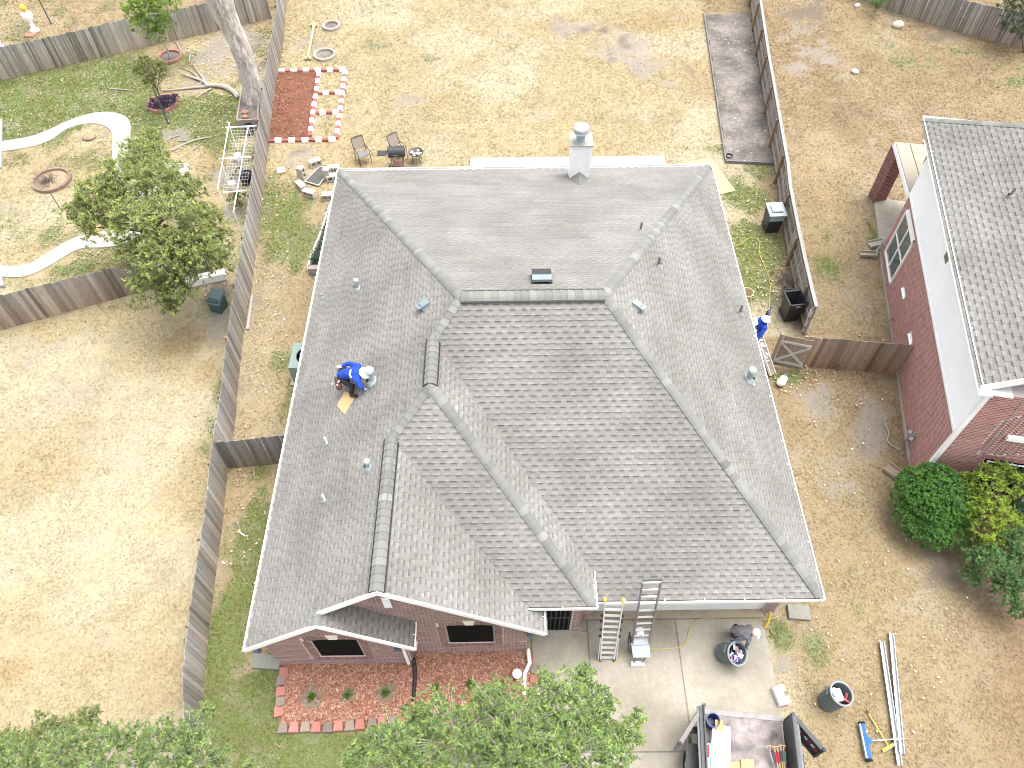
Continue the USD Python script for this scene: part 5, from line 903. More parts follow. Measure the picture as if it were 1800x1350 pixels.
def tube_part(name, pts, r, mat_, par, n=6, tone=1.): mm = MB(); mm.tube(pts, r, n, tone=tone); return obj(name, mm, mat_, par)
for k, (a, b) in enumerate(((at(403, 215, hz), at(382, 334, hz)), (at(436, 222, hz), at(410, 374, hz)), (at(396, 224, hz), at(452, 221, hz)), (at(386, 279, hz), at(441, 276, hz)), (at(392, 338, hz), at(433, 335, hz)))): tube_part('frame_pipe', [a, b], .022, 'white_plastic', t)
for px, py in ((403, 222), (386, 279), (383, 330), (436, 222), (410, 370)): a = at(px, py, hz); tube_part('leg', [[a[0], a[1], 0], a], .02, 'white_plastic', t)
mm = MB(); a0, a1, b0_, b1_ = at(408, 224, hz), at(448, 222, hz), at(392, 336, hz), at(433, 334, hz)
for k in np.linspace(0, 1, 9): mm.tube([a0+(a1-a0)*k+[0, 0, -.02], b0_+(b1_-b0_)*k+[0, 0, -.02]], .004, 3, False)
for k in np.linspace(0, 1, 20): mm.tube([a0+(b0_-a0)*k+[0, 0, -.02], a1+(b1_-a1)*k+[0, 0, -.02]], .004, 3, False)
obj('wire_mesh', mm, 'galvanised', t, kind='stuff')
for px, py, rx, lab in ((438, 318, 9, 'black plant pot under the white wire trellis, nearest the fence'), (432, 325, 7, 'black plant pot under the white wire trellis, further from the fence'), (440, 235, 8, 'black plant pot under far end of white wire trellis')):
    c = np.r_[g2(px, py), 0]; R = np.linalg.norm(g2(px+rx, py)-c[:2]); mm = MB(); mm.lathe([(0, 0), (R*.75, 0), (R, .4), (R*1.06, .42), (R*.95, .42), (R*.9, .36), (0, .36)], c, 16); single('plant_pot', lab, 'plant pot', mm, 'black_plastic')
tree('potted_plant', 'leafy green plants under near end of white wire trellis', 'plants', g2(418, 352), [lobe(412, 350, .35, 14), lobe(425, 345, .35, 12), lobe(420, 362, .3, 10), lobe(420, 300, .2, 8), lobe(412, 310, .2, 8)], 330, .08, (.09, .17, .06), 51, .02, per=7, twigs=False)
for px, py, lab in ((411, 332, 'white bucket under the trellis beside leafy plants'), (421, 282, 'white bucket under the middle of the trellis')): c = np.r_[g2(px, py), 0]; mm = MB(); mm.lathe([(0, 0), (.12, 0), (.15, .32), (.13, .32), (.11, .05), (0, .05)], c, 14); single('bucket', lab, 'bucket', mm, 'white_plastic', 40)
ps = [(np.r_[g2(296, 218), 0], 272, 150, 'dark green slender pole beside purple plant ring', .035), (np.r_[g2(104, 364), 0], 87, 338, 'thin dark rod leaning beside ring with twiggy shrub', .014), (np.r_[g2(90, 42), 0], 65, -2, 'thin dark pole beyond upper left fence', .03)]
for p0, px, py, lab, r in ps: z = min(height(p0[0], p0[1], px, py), 3); mm = MB(); mm.tube([p0, [p0[0], p0[1], z]], r, 8); mm.lathe([(0, 0), (r*2, 0), (r*2, .03), (0, .03)], p0, 10); single('garden_pole', lab, 'pole', mm, 'green_box' if r > .02 else 'dark_steel')
tree('purple_plant', 'purple leafed low plants filling the brick ring', 'plants', g2(287, 183), [lobe(*l) for l in ((270, 184, .15, 11), (285, 188, .15, 10), (300, 180, .2, 12), (308, 172, .2, 8), (288, 176, .15, 10))], 480, .09, (.10, .055, .12), 52, .02, per=7, twigs=False, yellow=(1.2, 1.1, 1.2))
t = thing('bare_shrub', 'bare twiggy shrub in low brown ring on left lawn', 'shrub'); r_ = np.random.default_rng(9); c = np.r_[g2(85, 322), 0]; mm = MB()
for k in range(70): a = r_.uniform(0, 6.28); e = nrm([math.cos(a), math.sin(a), r_.uniform(.3, 1.6)]); p = c+[r_.normal(0, .12), r_.normal(0, .1), 0]; q = p+e*r_.uniform(.3, .65); mm.tube([p, (p+q)/2+r_.normal(0, .04, 3), q], [.010, .007, .003], 4, False)
obj('twigs', mm, 'dark_bark', t, kind='stuff')
mm = MB(); mm.lathe([(0, 0), (.22, 0), (.26, .06), (.18, .12), (0, .13)], np.r_[g2(157, 242), 0], 14, sx=1.2); single('flat_stone', 'small flat brownish stone inside the curve of the path', 'stone', mm, 'straw_soil', True)
# statue-like white planter beyond the upper left fence
t = thing('garden_ornament', 'white garden ornament with yellow top beyond upper left fence', 'ornament'); c = np.r_[g2(62, 55), 0]
mm = MB(); mm.lathe([(0, 0), (.26, 0), (.22, .1), (.12, .2), (.10, .5), (.24, .75), (.26, .95), (.1, 1.02), (0, 1.02)], c, 14); obj('body', mm, 'white_plastic', t, smooth=True); mm = MB(); mm.ball(c+[0, 0, 1.2], (.15, .15, .2), 7); obj('head', mm, 'yellow_paint', t, smooth=True); mm = MB(); mm.lathe([(0, 0), (.3, 0), (.3, .06), (0, .06)], c+[-.1, -.3, 0], 14); obj('base', mm, 'terracotta', t)
t = thing('garden_bench', 'white framed garden bench at left edge before the upper fence', 'bench'); a = np.r_[g2(2, 97), 0]; d = nrm(np.r_[g2(28, 88), 0]-a); e = np.array([-d[1], d[0], 0])
mm = MB(); mm.obox(a+[0, 0, .43], d, e, [0, 0, 1], (.30, .22, .02)); obj('seat', mm, 'white_plastic', t)
for i_, j_ in ((-1, -1), (1, -1), (1, 1), (-1, 1)): tube_part('leg', [a+d*i_*.28+e*j_*.2, a+d*i_*.28+e*j_*.2+[0, 0, .43 if j_ < 0 else .9]], .02, 'white_plastic', t)
mm = MB(); mm.bar(a-d*.28+e*.2+[0, 0, .85], a+d*.28+e*.2+[0, 0, .85], .03, .12); obj('backrest', mm, 'white_plastic', t)
# white board along the fence foot under the big tree, small planter beside the left wall
mm = MB(); a, b = np.r_[g2(300, 508), 0], np.r_[g2(399, 487), 0]; mm.bar(a+[0, 0, .16], b+[0, 0, .16], .30, .30); single('white_board', 'long white board lying under big leafy tree beside fence', 'board', mm, 'white_paint')
t = thing('wall_planter', 'narrow planter strip with white edge along left house wall', 'planter'); pl = [at(580, 359, .30), at(563, 410, .30), at(547, 449, .30), at(541, 470, .30)]
for a, b in zip(pl[:-1], pl[1:]): mm = MB(); mm.bar(a-[0, 0, .13], b-[0, 0, .13], .05, .30); obj('edge', mm, 'white_paint', t)
e = np.array([.50, 0, 0]); mm = MB(); mm.bar(pl[3]-[0, 0, .13], pl[3]+e-[0, 0, .13], .22, .30); obj('end_block', mm, 'concrete', t)
mm = MB(); pp = [p+[.03, 0, -.06] for p in pl]+[p+[.42, 0, -.06] for p in pl[::-1]]; mm.prism([p[:2] for p in pp], .0, .2); obj('soil', mm, 'soil', t); no_grass([p[:2] for p in pl]+[(p+e)[:2] for p in pl[::-1]])
C_, D_, T_ = [], [], []; r_ = np.random.default_rng(61)
for k in range(420): s_ = r_.random()*.92; i_ = min(int(s_*3), 2); p = pl[i_]+(pl[i_+1]-pl[i_])*(s_*3-i_); C_.append(p+[r_.uniform(.06, .35), 0, r_.uniform(-.1, .12)]); D_.append(nrm(r_.normal(0, 1, 3)+[0, 0, .8])); T_.append(np.array([.04, .085, .05])*r_.uniform(.5, 1.5))
mm = MB(); mm.add(*leaf_mesh(np.array(C_), np.array(D_), np.tile([0, 0, 1.], (420, 1)), r_.uniform(.07, .12, 420), .3, np.array(T_))); obj('leaves', mm, 'leaf', t, kind='stuff')
# concrete blocks and a framed screen behind the house
def block(px, py, ang, lie, lab, mat_='stone'):
    c = np.r_[g2(px, py), 0]; P_ = sbox(-.26, -.13, .26, .13).difference(sbox(-.20, -.08, -.03, .08)).difference(sbox(.03, -.08, .20, .08)); e = trimesh.creation.extrude_polygon(P_, .26, engine='earcut'); v = np.asarray(e.vertices)
    if lie: v = v[:, [0, 2, 1]]*[1, -1, 1]+[0, .13, .13]
    if lie == 2: v = np.c_[v[:, 2]-.13, v[:, 1], v[:, 0]+.26]
    q, s_ = math.cos(ang), math.sin(ang); v = v@np.array([[q, s_, 0], [-s_, q, 0], [0, 0, 1]])+c; mm = MB(); mm.add(v, e.faces, (1.25, 1.25, 1.22)); single('concrete_block', lab, 'block', mm, mat_, group='pale concrete blocks behind the left house corner')
for a in ((555, 290, .5, 1, 'pale concrete block nearest the garden bed behind left house corner'), (532, 312, 1.2, 2, 'upright pale concrete block left of the framed screen'), (530, 331, -.9, 1, 'pale concrete block just below the upright block'), (545, 344, -.4, 1, 'pale concrete block below the framed screen'), (577, 314, 1.4, 2, 'upright pale block between framed screen and roof corner'), (588, 301, .0, 1, 'pale block touching the roof corner behind house'), (586, 316, .2, 1, 'small pale block half hidden under left eaves corner'), (578, 349, .05, 1, 'pale block under the left eaves nearest the planter')): block(*a)
t = thing('framed_screen', 'flat dark window screen with pale frame lying on dirt', 'screen'); q = [at(562, 292.6, .08), at(582, 298, .10), at(560, 326, .08), at(536, 318.7, .06)]
for k in range(4): mm = MB(); mm.bar(q[k], q[(k+1) % 4], .03, .03); obj('frame_bar', mm, 'aluminium', t)
mm = MB(); mm.plate([q[0], q[3], q[2], q[1]], .008); obj('screen_mesh', mm, 'screen_grey', t)
mm = MB(); c = at(494, 299, .02); mm.obox(c, [1, .3, 0], [-.3, 1, 0], [0, 0, 1], (.18, .2, .02)); single('paving_tile', 'small pale tile on grass by fence left of blocks', 'tile', mm, 'pale_concrete')
# garden chairs, grill, fire bowl
def chair(fl, fr_, back, label):
    a, b, c = np.r_[g2(*fl), 0], np.r_[g2(*fr_), 0], np.r_[g2(*back), 0]; x = nrm(b-a); w = np.linalg.norm(b-a); y = np.array([-x[1], x[0], 0]); y = y if y @ (c-a) > 0 else -y; dp = .56; up = np.array([0, 0, 1.])
    t = thing('garden_chair', label, 'chair', group='mesh garden chairs on the back lawn')
    for s_, o in ((0, a), (1, b)):
        tube_part('leg', [o, o+up*.42+y*.03, o+up*.62+y*.06], .014, 'black_metal', t); tube_part('leg', [o+y*dp, o+up*.40+y*(dp-.08), o+up*.98+y*(dp+.14)], .014, 'black_metal', t); tube_part('armrest', [o+up*.62+y*.04, o+up*.64+y*.3, o+up*.62+y*(dp-.02)], .016, 'black_metal', t)
    S = [a+up*.42+y*.04+x*.02, b+up*.42+y*.04-x*.02, b+up*.38+y*(dp-.08)-x*.02, a+up*.38+y*(dp-.08)+x*.02]; mm = MB(); mm.plate(S, .012); obj('seat', mm, 'seat_fabric', t)
    B = [a+up*.48+y*(dp-.05)+x*.02, b+up*.48+y*(dp-.05)-x*.02, b+up*.96+y*(dp+.13)-x*.02, a+up*.96+y*(dp+.13)+x*.02]; mm = MB(); mm.plate(B, .012); obj('backrest', mm, 'mesh_fabric', t); tube_part('top_rail', [B[3], (B[2]+B[3])/2+up*.03, B[2]], .014, 'black_metal', t)
chair((634, 293), (653.5, 286.5), (640, 276), 'tan mesh garden chair standing alone left of grill'); chair((700, 287), (717, 279), (712, 268), 'tan mesh garden chair half hidden behind black grill')
t = thing('charcoal_grill', 'black barrel charcoal grill with side shelf on back lawn', 'grill'); a, b = np.r_[g2(690.5, 298), 0], np.r_[g2(709, 298), 0]; x = nrm(b-a); y = np.array([-x[1], x[0], 0]); up = np.array([0, 0, 1.]); w = np.linalg.norm(b-a); c = (a+b)/2+y*.2+up*.74; ax = nrm(x+y*.12)
mm = MB(); mm.lathe([(0, -.36), (.17, -.36), (.22, -.33), (.22, .33), (.17, .36), (0, .36)], c, 22, ax); obj('barrel', mm, 'black_metal', t, smooth=40)
mm = MB(); mm.lathe([(.224, -.335), (.228, -.33), (.228, .33), (.224, .335)], c+up*.006, 22, ax); obj('lid', mm, 'dark_steel', t, smooth=40)
mm = MB(); mm.obox(c-ax*.58+up*.02-y*.05, ax, y, up, (.20, .17, .012)); obj('side_shelf', mm, 'dark_steel', t); mm = MB(); mm.tube([c-y*.24-ax*.12, c-y*.28+ax*0, c-y*.24+ax*.12], .012, 6); obj('lid_handle', mm, 'grey_steel', t)
for o, q in ((a, -1), (b, 1), (a+y*.42, -1), (b+y*.42, 1)): tube_part('leg', [o, [*(c+x*q*.24)[:2], .62]+(y*(-.1 if o is a or o is b else .1))], .014, 'black_metal', t)
mm = MB(); mm.lathe([(0, -.02), (.08, -.02), (.08, .02), (0, .02)], a-x*.12+y*.08+up*.08, 14, x); obj('wheel', mm, 'dark_rubber', t); mm = MB(); mm.plate([a+up*.2+x*.04, b+up*.2-x*.04, b+up*.2+y*.4-x*.04, a+up*.2+y*.4+x*.04], .012); obj('lower_shelf', mm, 'terracotta', t)
t = thing('fire_bowl', 'small round bowl table with pale stones beside grill', 'fire bowl'); c = np.r_[g2(733, 283), 0]; R = .30
mm = MB(); mm.lathe([(0, .32), (R*.7, .36), (R, .45), (R*1.06, .46), (R*1.02, .47), (R*.66, .40), (0, .38)], c, 24); obj('bowl', mm, 'dark_steel', t, smooth=40)
for k in range(4): an = .8+k*math.pi/2; tube_part('leg', [c+[R*.9*math.cos(an), R*.9*math.sin(an), 0], c+[R*.6*math.cos(an), R*.6*math.sin(an), .37]], .012, 'dark_steel', t)
r_ = np.random.default_rng(4)
for k in range(14): mm = MB(); q = r_.uniform(0, 6.28); rr_ = R*.75*math.sqrt(r_.random()); mm.ball(c+[rr_*math.cos(q), rr_*math.sin(q), .43], (.07, .05, .04), 5, (1.5, 1.4, 1.3)); obj('pebble', mm, 'stone', t)
t = thing('turned_post', 'pale yellow turned wooden post lying on dirt by left fence', 'post'); a, b = at(552, 43, .10), at(541, 102, .10); d = b-a; Ln = np.linalg.norm(d)
mm = MB(); mm.lathe([(0, 0), (.09, 0), (.10, .15), (.055, .25), (.07, .4), (.05, Ln*.5), (.07, Ln-.4), (.055, Ln-.25), (.10, Ln-.15), (.09, Ln), (0, Ln)], a, 12, d); obj('shaft', mm, 'wood_cream', t, smooth=30)
for e in (a, b):
    for s_ in (-1, 1): mm = MB(); mm.ball(e+np.array([s_*.1, 0, .0]), (.08, .09, .08), 6); obj('knob', mm, 'wood_cream', t, smooth=True)
# loose sheets and boards
q0, q1, q2 = np.r_[g2(1248.8, 277), .03], np.r_[g2(1293, 336), .03], np.r_[g2(1203, 287), .03]; d = (q2-q0)*1.9; mm = MB(); mm.plate([q0, q0+d, q1+d, q1], .02); single('plywood_sheet', 'large plywood sheet on ground at back right house corner', 'plywood sheet', mm, 'plywood'); no_grass([q0[:2], (q0+d)[:2], (q1+d)[:2], q1[:2]])
mm = MB(); mm.bar(np.r_[g2(1384, 1076), .06], np.r_[g2(1422, 1079), .06], .40, .08, tone=(1, 1, .92)); single('grey_plank', 'grey plank on ground beside brick pier at garage corner', 'plank', mm, 'wood_grey')
mm = MB(); mm.bar(np.r_[g2(446, 1163), .05], np.r_[g2(494, 1166), .05], .36, .10, tone=(.9, 1, .85)); single('grey_plank', 'narrow grey plank on ground beside left corner of front wall', 'plank', mm, 'wood_grey')
c = np.r_[g2(1281, 277), 0]; mm = MB(); mm.lathe([(.11, -.02), (.11, .10), (.13, .13), (.15, .12), (.15, 0)], c, 18); mm.lathe([(0, .02), (.11, .02)], c, 18, tone=.3); single('drain_pipe', 'short black drain pipe end at corner of dirt bed', 'pipe', mm, 'black_plastic', 40)
# wheeled bins
def wheelie(t, base, d, e, w0, w1, h, body):
    up = np.array([0, 0, 1.]); B = [base+d*i_*w0/2+e*j_*w0*.5 for i_, j_ in ((-1, -1), (1, -1), (1, 1), (-1, 1))]; T = [base+d*i_*w1/2+e*j_*w1*.55+up*h for i_, j_ in ((-1, -1), (1, -1), (1, 1), (-1, 1))]; I_ = [base+d*i_*(w1/2-.03)+e*j_*(w1*.55-.03)+up*h for i_, j_ in ((-1, -1), (1, -1), (1, 1), (-1, 1))]; J = [base+d*i_*(w0/2-.03)+e*j_*(w0*.5-.03)+up*.08 for i_, j_ in ((-1, -1), (1, -1), (1, 1), (-1, 1))]
    V = np.array(B+T+I_+J); F = [[0, 3, 2, 1]]
    for k in range(4): n_ = (k+1) % 4; F += [[k, n_, 4+n_, 4+k], [4+k, 4+n_, 8+n_, 8+k], [8+k, 8+n_, 12+n_, 12+k]]
    F += [[12, 13, 14, 15]]; mm = MB(); mm.add(V, F); obj('bin_body', mm, body, t)
    mm = MB()
    for k in range(4): mm.bar(T[k], T[(k+1) % 4], .05, .05)
    obj('rim', mm, body, t)
    for s_ in (-1, 1): mm = MB(); mm.lathe([(0, -.03), (.11, -.03), (.11, .03), (0, .03)], base+e*w0*.5+d*s_*w0*.42+up*.11, 14, d); obj('wheel', mm, 'dark_rubber', t)
    tube_part('handle', [T[3]+e*.02, T[3]+e*.12, T[2]+e*.12, T[2]+e*.02], .016, body, t); return T
t = thing('wheeled_bin', 'black wheeled bin with closed grey lid by rail fence', 'bin'); c = np.r_[g2(1353, 402), 0]; d, e = nrm([1, .05, 0]), nrm([-.05, 1, 0]); T = wheelie(t, c, d, e, .50, .60, .92, 'black_plastic'); up = np.array([0, 0, 1.])
mm = MB(); mm.plate([T[0]-d*.03-e*.05+up*.05, T[1]+d*.03-e*.05+up*.05, T[2]+d*.03+e*.04+up*.09, T[3]-d*.03+e*.04+up*.09], .05); mm.obox((T[0]+T[2])/2+up*.11, d, e, up, (.2, .2, .02)); obj('lid', mm, 'light_grey_plastic', t); mm = MB(); mm.obox(c+up*.78-e*.315, d, e, up, (.28, .012, .12)); obj('upper_band', mm, 'light_grey_plastic', t)
t = thing('wheeled_bin', 'open black wheeled bin below the brush pile by rail fence', 'bin'); c = np.r_[g2(1385, 556), 0]; d, e = nrm([1, .12, 0]), nrm([-.12, 1, 0]); wheelie(t, c, d, e, .48, .60, .95, 'black_plastic'); mm = MB(); mm.obox(c+up*.86-e*.345, d, e, up, (.08, .004, .035), .9); obj('label', mm, 'light_grey_plastic', t)
t = thing('brush_pile', 'pile of cut twigs and brown leaves against rail fence', 'brush pile'); r_ = np.random.default_rng(10); c = np.r_[g2(1381, 503), 0]; mm = MB()
for k in range(170): a = r_.uniform(0, 6.28); p = c+[r_.normal(0, .18), r_.normal(0, .34), r_.uniform(.02, .4)]; q = p+nrm([math.cos(a), math.sin(a), r_.normal(0, .35)])*r_.uniform(.2, .5); mm.tube([p, (p+q)/2+r_.normal(0, .03, 3), q], [.011, .009, .004], 4, False, tone=r_.uniform(.7, 1.7))
obj('twigs', mm, 'dark_bark', t, kind='stuff')
mm = MB(); c = np.r_[g2(1308, 529), 0]; mm.lathe([(0, 0), (.17, 0), (.22, .45), (.24, .47), (.21, .47), (.16, .06), (0, .06)], c, 18); single('tan_bucket', 'tan bucket half hidden below right eaves', 'bucket', mm, 'wood_cream', 40)
def cord(pts, r, mat_, name, lab, cat, z=.02, n=80):
    p = curve([[*g2(*q[:2]), q[2] if len(q) > 2 else z] for q in pts], n); mm = MB(); mm.tube(p, r, 5); return single(name, lab, cat, mm, mat_, True)
cord([(1283, 424), (1292, 429), (1300, 430.5), (1308, 425), (1314.5, 420), (1323, 418.5), (1331, 421), (1334, 438), (1338, 455), (1346, 473), (1352, 490), (1353, 520), (1353.5, 550)], .011, 'yellow_cord', 'garden_hose', 'thin yellow hose curving over grass between house and rail fence', 'hose')
cord([(1366, 1083, .05), (1352, 1090, .06), (1330, 1090, .06), (1280, 1091, .06), (1240, 1089, .06), (1224, 1092, .06), (1212, 1104, .06), (1208, 1122, .06), (1203, 1134, .06), (1188, 1140, .06), (1160, 1142, .06), (1143, 1142, .06), (1125, 1141, .06), (1108, 1142, .06), (1092, 1155, .06), (1078, 1166, .06)], .010, 'yellow_cord', 'extension_cord', 'yellow cord winding across driveway below the garage', 'cord', n=140)
tube = MB(); tube.tube([at(1355, 1076, .5), at(1348, 1098, .12), at(1344, 1103, .03)], .035, 8); single('yellow_pole', 'thick yellow pole end leaning beside brick pier', 'pole', tube, 'yellow_paint')
t = thing('sack', 'white sack with blue print beside right wall', 'sack'); c = np.r_[g2(1371, 677), 0]; mm = MB(); mm.ball(c+[0, 0, .16], (.16, .13, .15), 9); mm.ball(c+[.08, .1, .22], (.13, .12, .14), 7); obj('body', mm, 'white_cloth', t, smooth=True); mm = MB(); mm.ball(c+[.13, .16, .28], (.09, .08, .09), 6); obj('print', mm, 'slate', t, smooth=True)
for px, py, r, lab in ((1577, 47, .30, 'large pale boulder on dirt below upper right fence'), (1507, 11, .16, 'small round white stone at foot of upper right fence'), (1502, 128, .20, 'flat white stone alone on the brown lawn')): mm = MB(); mm.ball(np.r_[g2(px, py), r*.35], (r, r*.7, r*.55), 8, (1.25, 1.25, 1.2) if r > .25 else (1.6, 1.65, 1.7)); v, f, q = mm.arr(); v = v+(meshkit.noise(v*4)[:, None]-.5)*.08; single('boulder', lab, 'stone', (v, f, q), 'stone', True)
cord([(1562, 735), (1557, 750), (1562, 762), (1560, 776), (1570, 785), (1582, 793)], .02, 'bare_root', 'garden_hose', 'pale hose on dirt ending at tap on brick wall', 'hose')
# front yard: drain pipe, solar lamp, white stick
sp_ = np.array([g2(729, 1166), g2(730, 1190), g2(727, 1234)]); mm = MB(); k = np.linspace(0, 1, 70); px_ = np.interp(k, [0, .4, 1], sp_[:, 0]); py_ = np.interp(k, [0, .4, 1], sp_[:, 1]); mm.tube(np.c_[px_, py_, np.interp(k, [0, .06, .15, 1], [.32, .16, .075, .07])], .058+.008*np.sin(k*70*1.6), 12); single('corrugated_pipe', 'black corrugated drain pipe across middle of front mulch bed', 'pipe', mm, 'black_plastic', True)
t = thing('garden_lamp', 'round white lamp on stake beside white downspout', 'lamp'); c = at(909, 1184, .35); mm = MB(); mm.tube([[c[0], c[1], 0], c], .012, 8); obj('stake', mm, 'grey_steel', t); mm = MB(); mm.lathe([(0, .05), (.07, .045), (.12, .01), (.125, -.02), (.06, -.03), (0, -.03)], c, 20); obj('shade', mm, 'white_plastic', t, smooth=40)
mm = MB(); mm.tube([at(899, 1160, .08), at(908, 1180, .06)], .010, 6); single('thin_rod', 'thin dark rod lying on mulch above round lamp', 'rod', mm, 'dark_steel')
for a, b, lab in (((419, 934), (431, 943), 'short white stick on grass beside left fence'), ((391, 988), (396, 992), 'small white scrap on grass beside left fence')): mm = MB(); mm.bar(np.r_[g2(*a), .03], np.r_[g2(*b), .03], .04, .03); single('white_stick', lab, 'stick', mm, 'white_plastic')
mm = MB(); mm.bar(np.r_[g2(444, 521), .05], np.r_[g2(436, 580), .05], .09, .06, tone=1.5); single('pale_plank', 'pale narrow plank lying along foot of left fence', 'plank', mm, 'wood_grey')
# ------------------------------------------------------------------ ladders, hoist, cans, tools
t = thing('folding_ladder', 'silver folding ladder leaning on garage gutter, left of the shingle hoist', 'ladder'); BL, BR, TL, TR = at(1055, 1160, .04), at(1079, 1160, .04), at(1063.5, 1055, 2.72), at(1095.5, 1056, 2.72)
nn = nrm(np.cross(BR-BL, TL-BL)); nn = nn if nn[1] < 0 else -nn
for a, b in ((BL, TL), (BR, TR)): mm = MB(); mm.bar(a, b, .028, .075, nn); obj('rail', mm, 'aluminium', t)
mm = MB()
for a, b in ((BL, TL), (BR, TR)): q = a+(b-a)*.42; x = nrm(BR-BL)*(.035 if a is BR else -.035); mm.bar(a+x*1.6-(0, 0, 0), q+x, .022, .06, nn)
obj('outer_rail', mm, 'galvanised', t)
for k in range(11): s_ = .045+k*.09; a, b = BL+(TL-BL)*s_, BR+(TR-BR)*s_; mm = MB(); mm.bar(a, b, .075, .028, nn); obj('rung', mm, 'aluminium', t)
for s_ in (.42, .53, .67, .76):
    for a, b, q in ((BL, TL, -1), (BR, TR, 1)): p = a+(b-a)*s_+nrm(BR-BL)*q*.05; mm = MB(); mm.ball(p, (.035, .04, .03), 6); obj('lock_knob', mm, 'black_plastic', t, smooth=True)
for a, b in ((BL, TL), (BR, TR)): mm = MB(); mm.bar(b-(b-a)*.015, b+(b-a)*.02, .06, .09, nn); obj('top_cap', mm, 'yellow_paint', t); mm = MB(); mm.bar(a-(b-a)*.01, a+(b-a)*.01, .06, .09, nn); obj('foot', mm, 'dark_rubber', t)
t = thing('shingle_hoist', 'ladder hoist with grey platform, right of the folding ladder on driveway', 'hoist'); A_, C_ = at(1123, 1147, .12), at(1139.5, 1056.5, 2.62); kk = np.linspace(1, 1.8, 200); top = A_+(C_-A_)*kk[np.argmin([abs(proj(A_+(C_-A_)*q)[1]-1023) for q in kk])]; X_ = np.array([1., 0.03, 0]); hw = .215; nn = nrm(np.cross(X_, top-A_)); nn = nn if nn[2] > 0 else -nn
for s_ in (-1, 1): mm = MB(); mm.bar(A_+X_*s_*hw, top+X_*s_*hw, .03, .07, nn); obj('rail', mm, 'grey_steel', t)
Ln = np.linalg.norm(top-A_); n_ = int(Ln/.3)
for k in range(1, n_+1): p = A_+(top-A_)*(k/n_-.008); mm = MB(); mm.bar(p-X_*hw, p+X_*hw, .055, .025, nn); obj('rung', mm, 'aluminium', t)
mm = MB(); p = at(1147, 1019.5, top[2]+.02); mm.bar(p-X_*(hw+.02), p+X_*(hw+.02), .035, .03); obj('top_bar', mm, 'dark_steel', t)
mm = MB(); mm.plate([at(1109, 1134, .62), at(1140.5, 1133, .62), at(1140.5, 1122, .78), at(1109, 1123, .78)], .03); obj('carriage_back', mm, 'galvanised', t)
mm = MB(); mm.plate([at(1113, 1156, .50), at(1143.5, 1155.5, .50), at(1142, 1134, .58), at(1110, 1134.5, .58)], .03); obj('platform', mm, 'pale_metal', t)
mm = MB(); mm.obox(at(1120.5, 1167, .10), [1, 0, 0], [0, 1, 0], [0, 0, 1], (.17, .055, .05)); obj('foot_plate', mm, 'white_plastic', t)
for s_ in (-1, 1): mm = MB(); mm.bar(at(1127+s_*8, 1156, .48), at(1120.5+s_*7, 1166, .08), .03, .03); obj('support', mm, 'grey_steel', t)
c = at(1125, 1112, 1.0); mm = MB(); mm.lathe([(0, -.10), (.10, -.10), (.11, .02), (.07, .08), (0, .08)], c, 16, nn); mm.lathe([(.04, .08), (.04, .10), (0, .10)], c, 12, nn, .4); obj('motor', mm, 'white_plastic', t, smooth=40)
mm = MB(); mm.tube([at(1106, 1146, .35), at(1104, 1128, .8), at(1107, 1111, 1.0)], .022, 7); mm.bar(at(1108, 1118, .9), at(1109, 1132, .6), .04, .05); obj('handle', mm, 'black_metal', t)
def can(base, rim, label, seed, body='grey_plastic', R=.30, r0=.245, lit=None):
    t = thing('trash_can', label, 'trash can'); ax = rim-base; h = np.linalg.norm(ax)
    mm = MB(); mm.lathe([(0, 0), (r0, 0), (r0+.01, .03), (R-.02, h-.09), (R-.015, h-.085), (R-.01, h-.02)], base, 32, ax); mm.lathe([(R-.01, h-.02), (R-.035, h-.03), (r0-.02, .05), (0, .05)], base, 32, ax, .8); obj('body', mm, body, t, smooth=35)
    mm = MB(); mm.lathe([(R-.035, h-.02), (R-.03, h+.008), (R-.005, h+.014), (R+.012, h), (R+.008, h-.03), (R-.01, h-.03)], base, 32, ax); obj('rim', mm, 'rim_grey', t, smooth=40)
    x = nrm(np.cross(ax, [.3, 1, 0])); x = x
    for s_ in (-1, 1): mm = MB(); mm.obox(base+nrm(ax)*(h-.13)+x*s_*(R+.015), x, np.cross(nrm(ax), x), nrm(ax), (.03, .10, .03)); obj('handle', mm, body, t)
    r = np.random.default_rng(seed); u = nrm(ax); v = np.cross(u, x)
    for k in range(16 if lit is None else lit):
        q, rr_ = r.uniform(0, 6.28), R*.62*math.sqrt(r.random()); p = base+u*(h*(.55+.28*r.random()))+x*rr_*math.cos(q)+v*rr_*math.sin(q); a = nrm(r.normal(0, 1, 3)); b = nrm(np.cross(a, r.normal(0, 1, 3))); c_ = np.cross(a, b); mm = MB(); mm.obox(p, a, b, c_, (r.uniform(.05, .12), r.uniform(.03, .08), .006), [(.8, .8, .8), (.75, .72, .7), (.6, .12, .12), (.12, .16, .4), (.65, .4, .45), (.85, .85, .86)][r.integers(6)]); obj('scrap', mm, 'print_ink', t)
    return t, base, u, x, v, h
t1 = can(at(1271, 1148, .10), at(1297, 1149, .66), 'dark grey tilted trash can of scraps beside bending grey worker', 3)
t2 = can(at(1454, 1234, .02), at(1480, 1219, .74), 'dark grey trash can holding a white box on dry grass', 4, lit=6); b_, u_, x_, v_, h_ = t2[1:]
mm = MB(); mm.obox(b_+u_*h_*.72+x_*.02, nrm(x_+v_*.5), nrm(v_-x_*.5), u_, (.10, .15, .09)); obj('white_carton', mm, 'white_plastic', t2[0])
t = thing('foam_box', 'white foam box with dark hole at driveway edge near trailer', 'box'); q = [at(1358.6, 1208, .22), at(1377, 1202.5, .22), at(1391, 1235, .22), at(1371.5, 1239.5, .22)]; P_ = Polygon([p[:2] for p in q]); c = np.mean(q, 0)
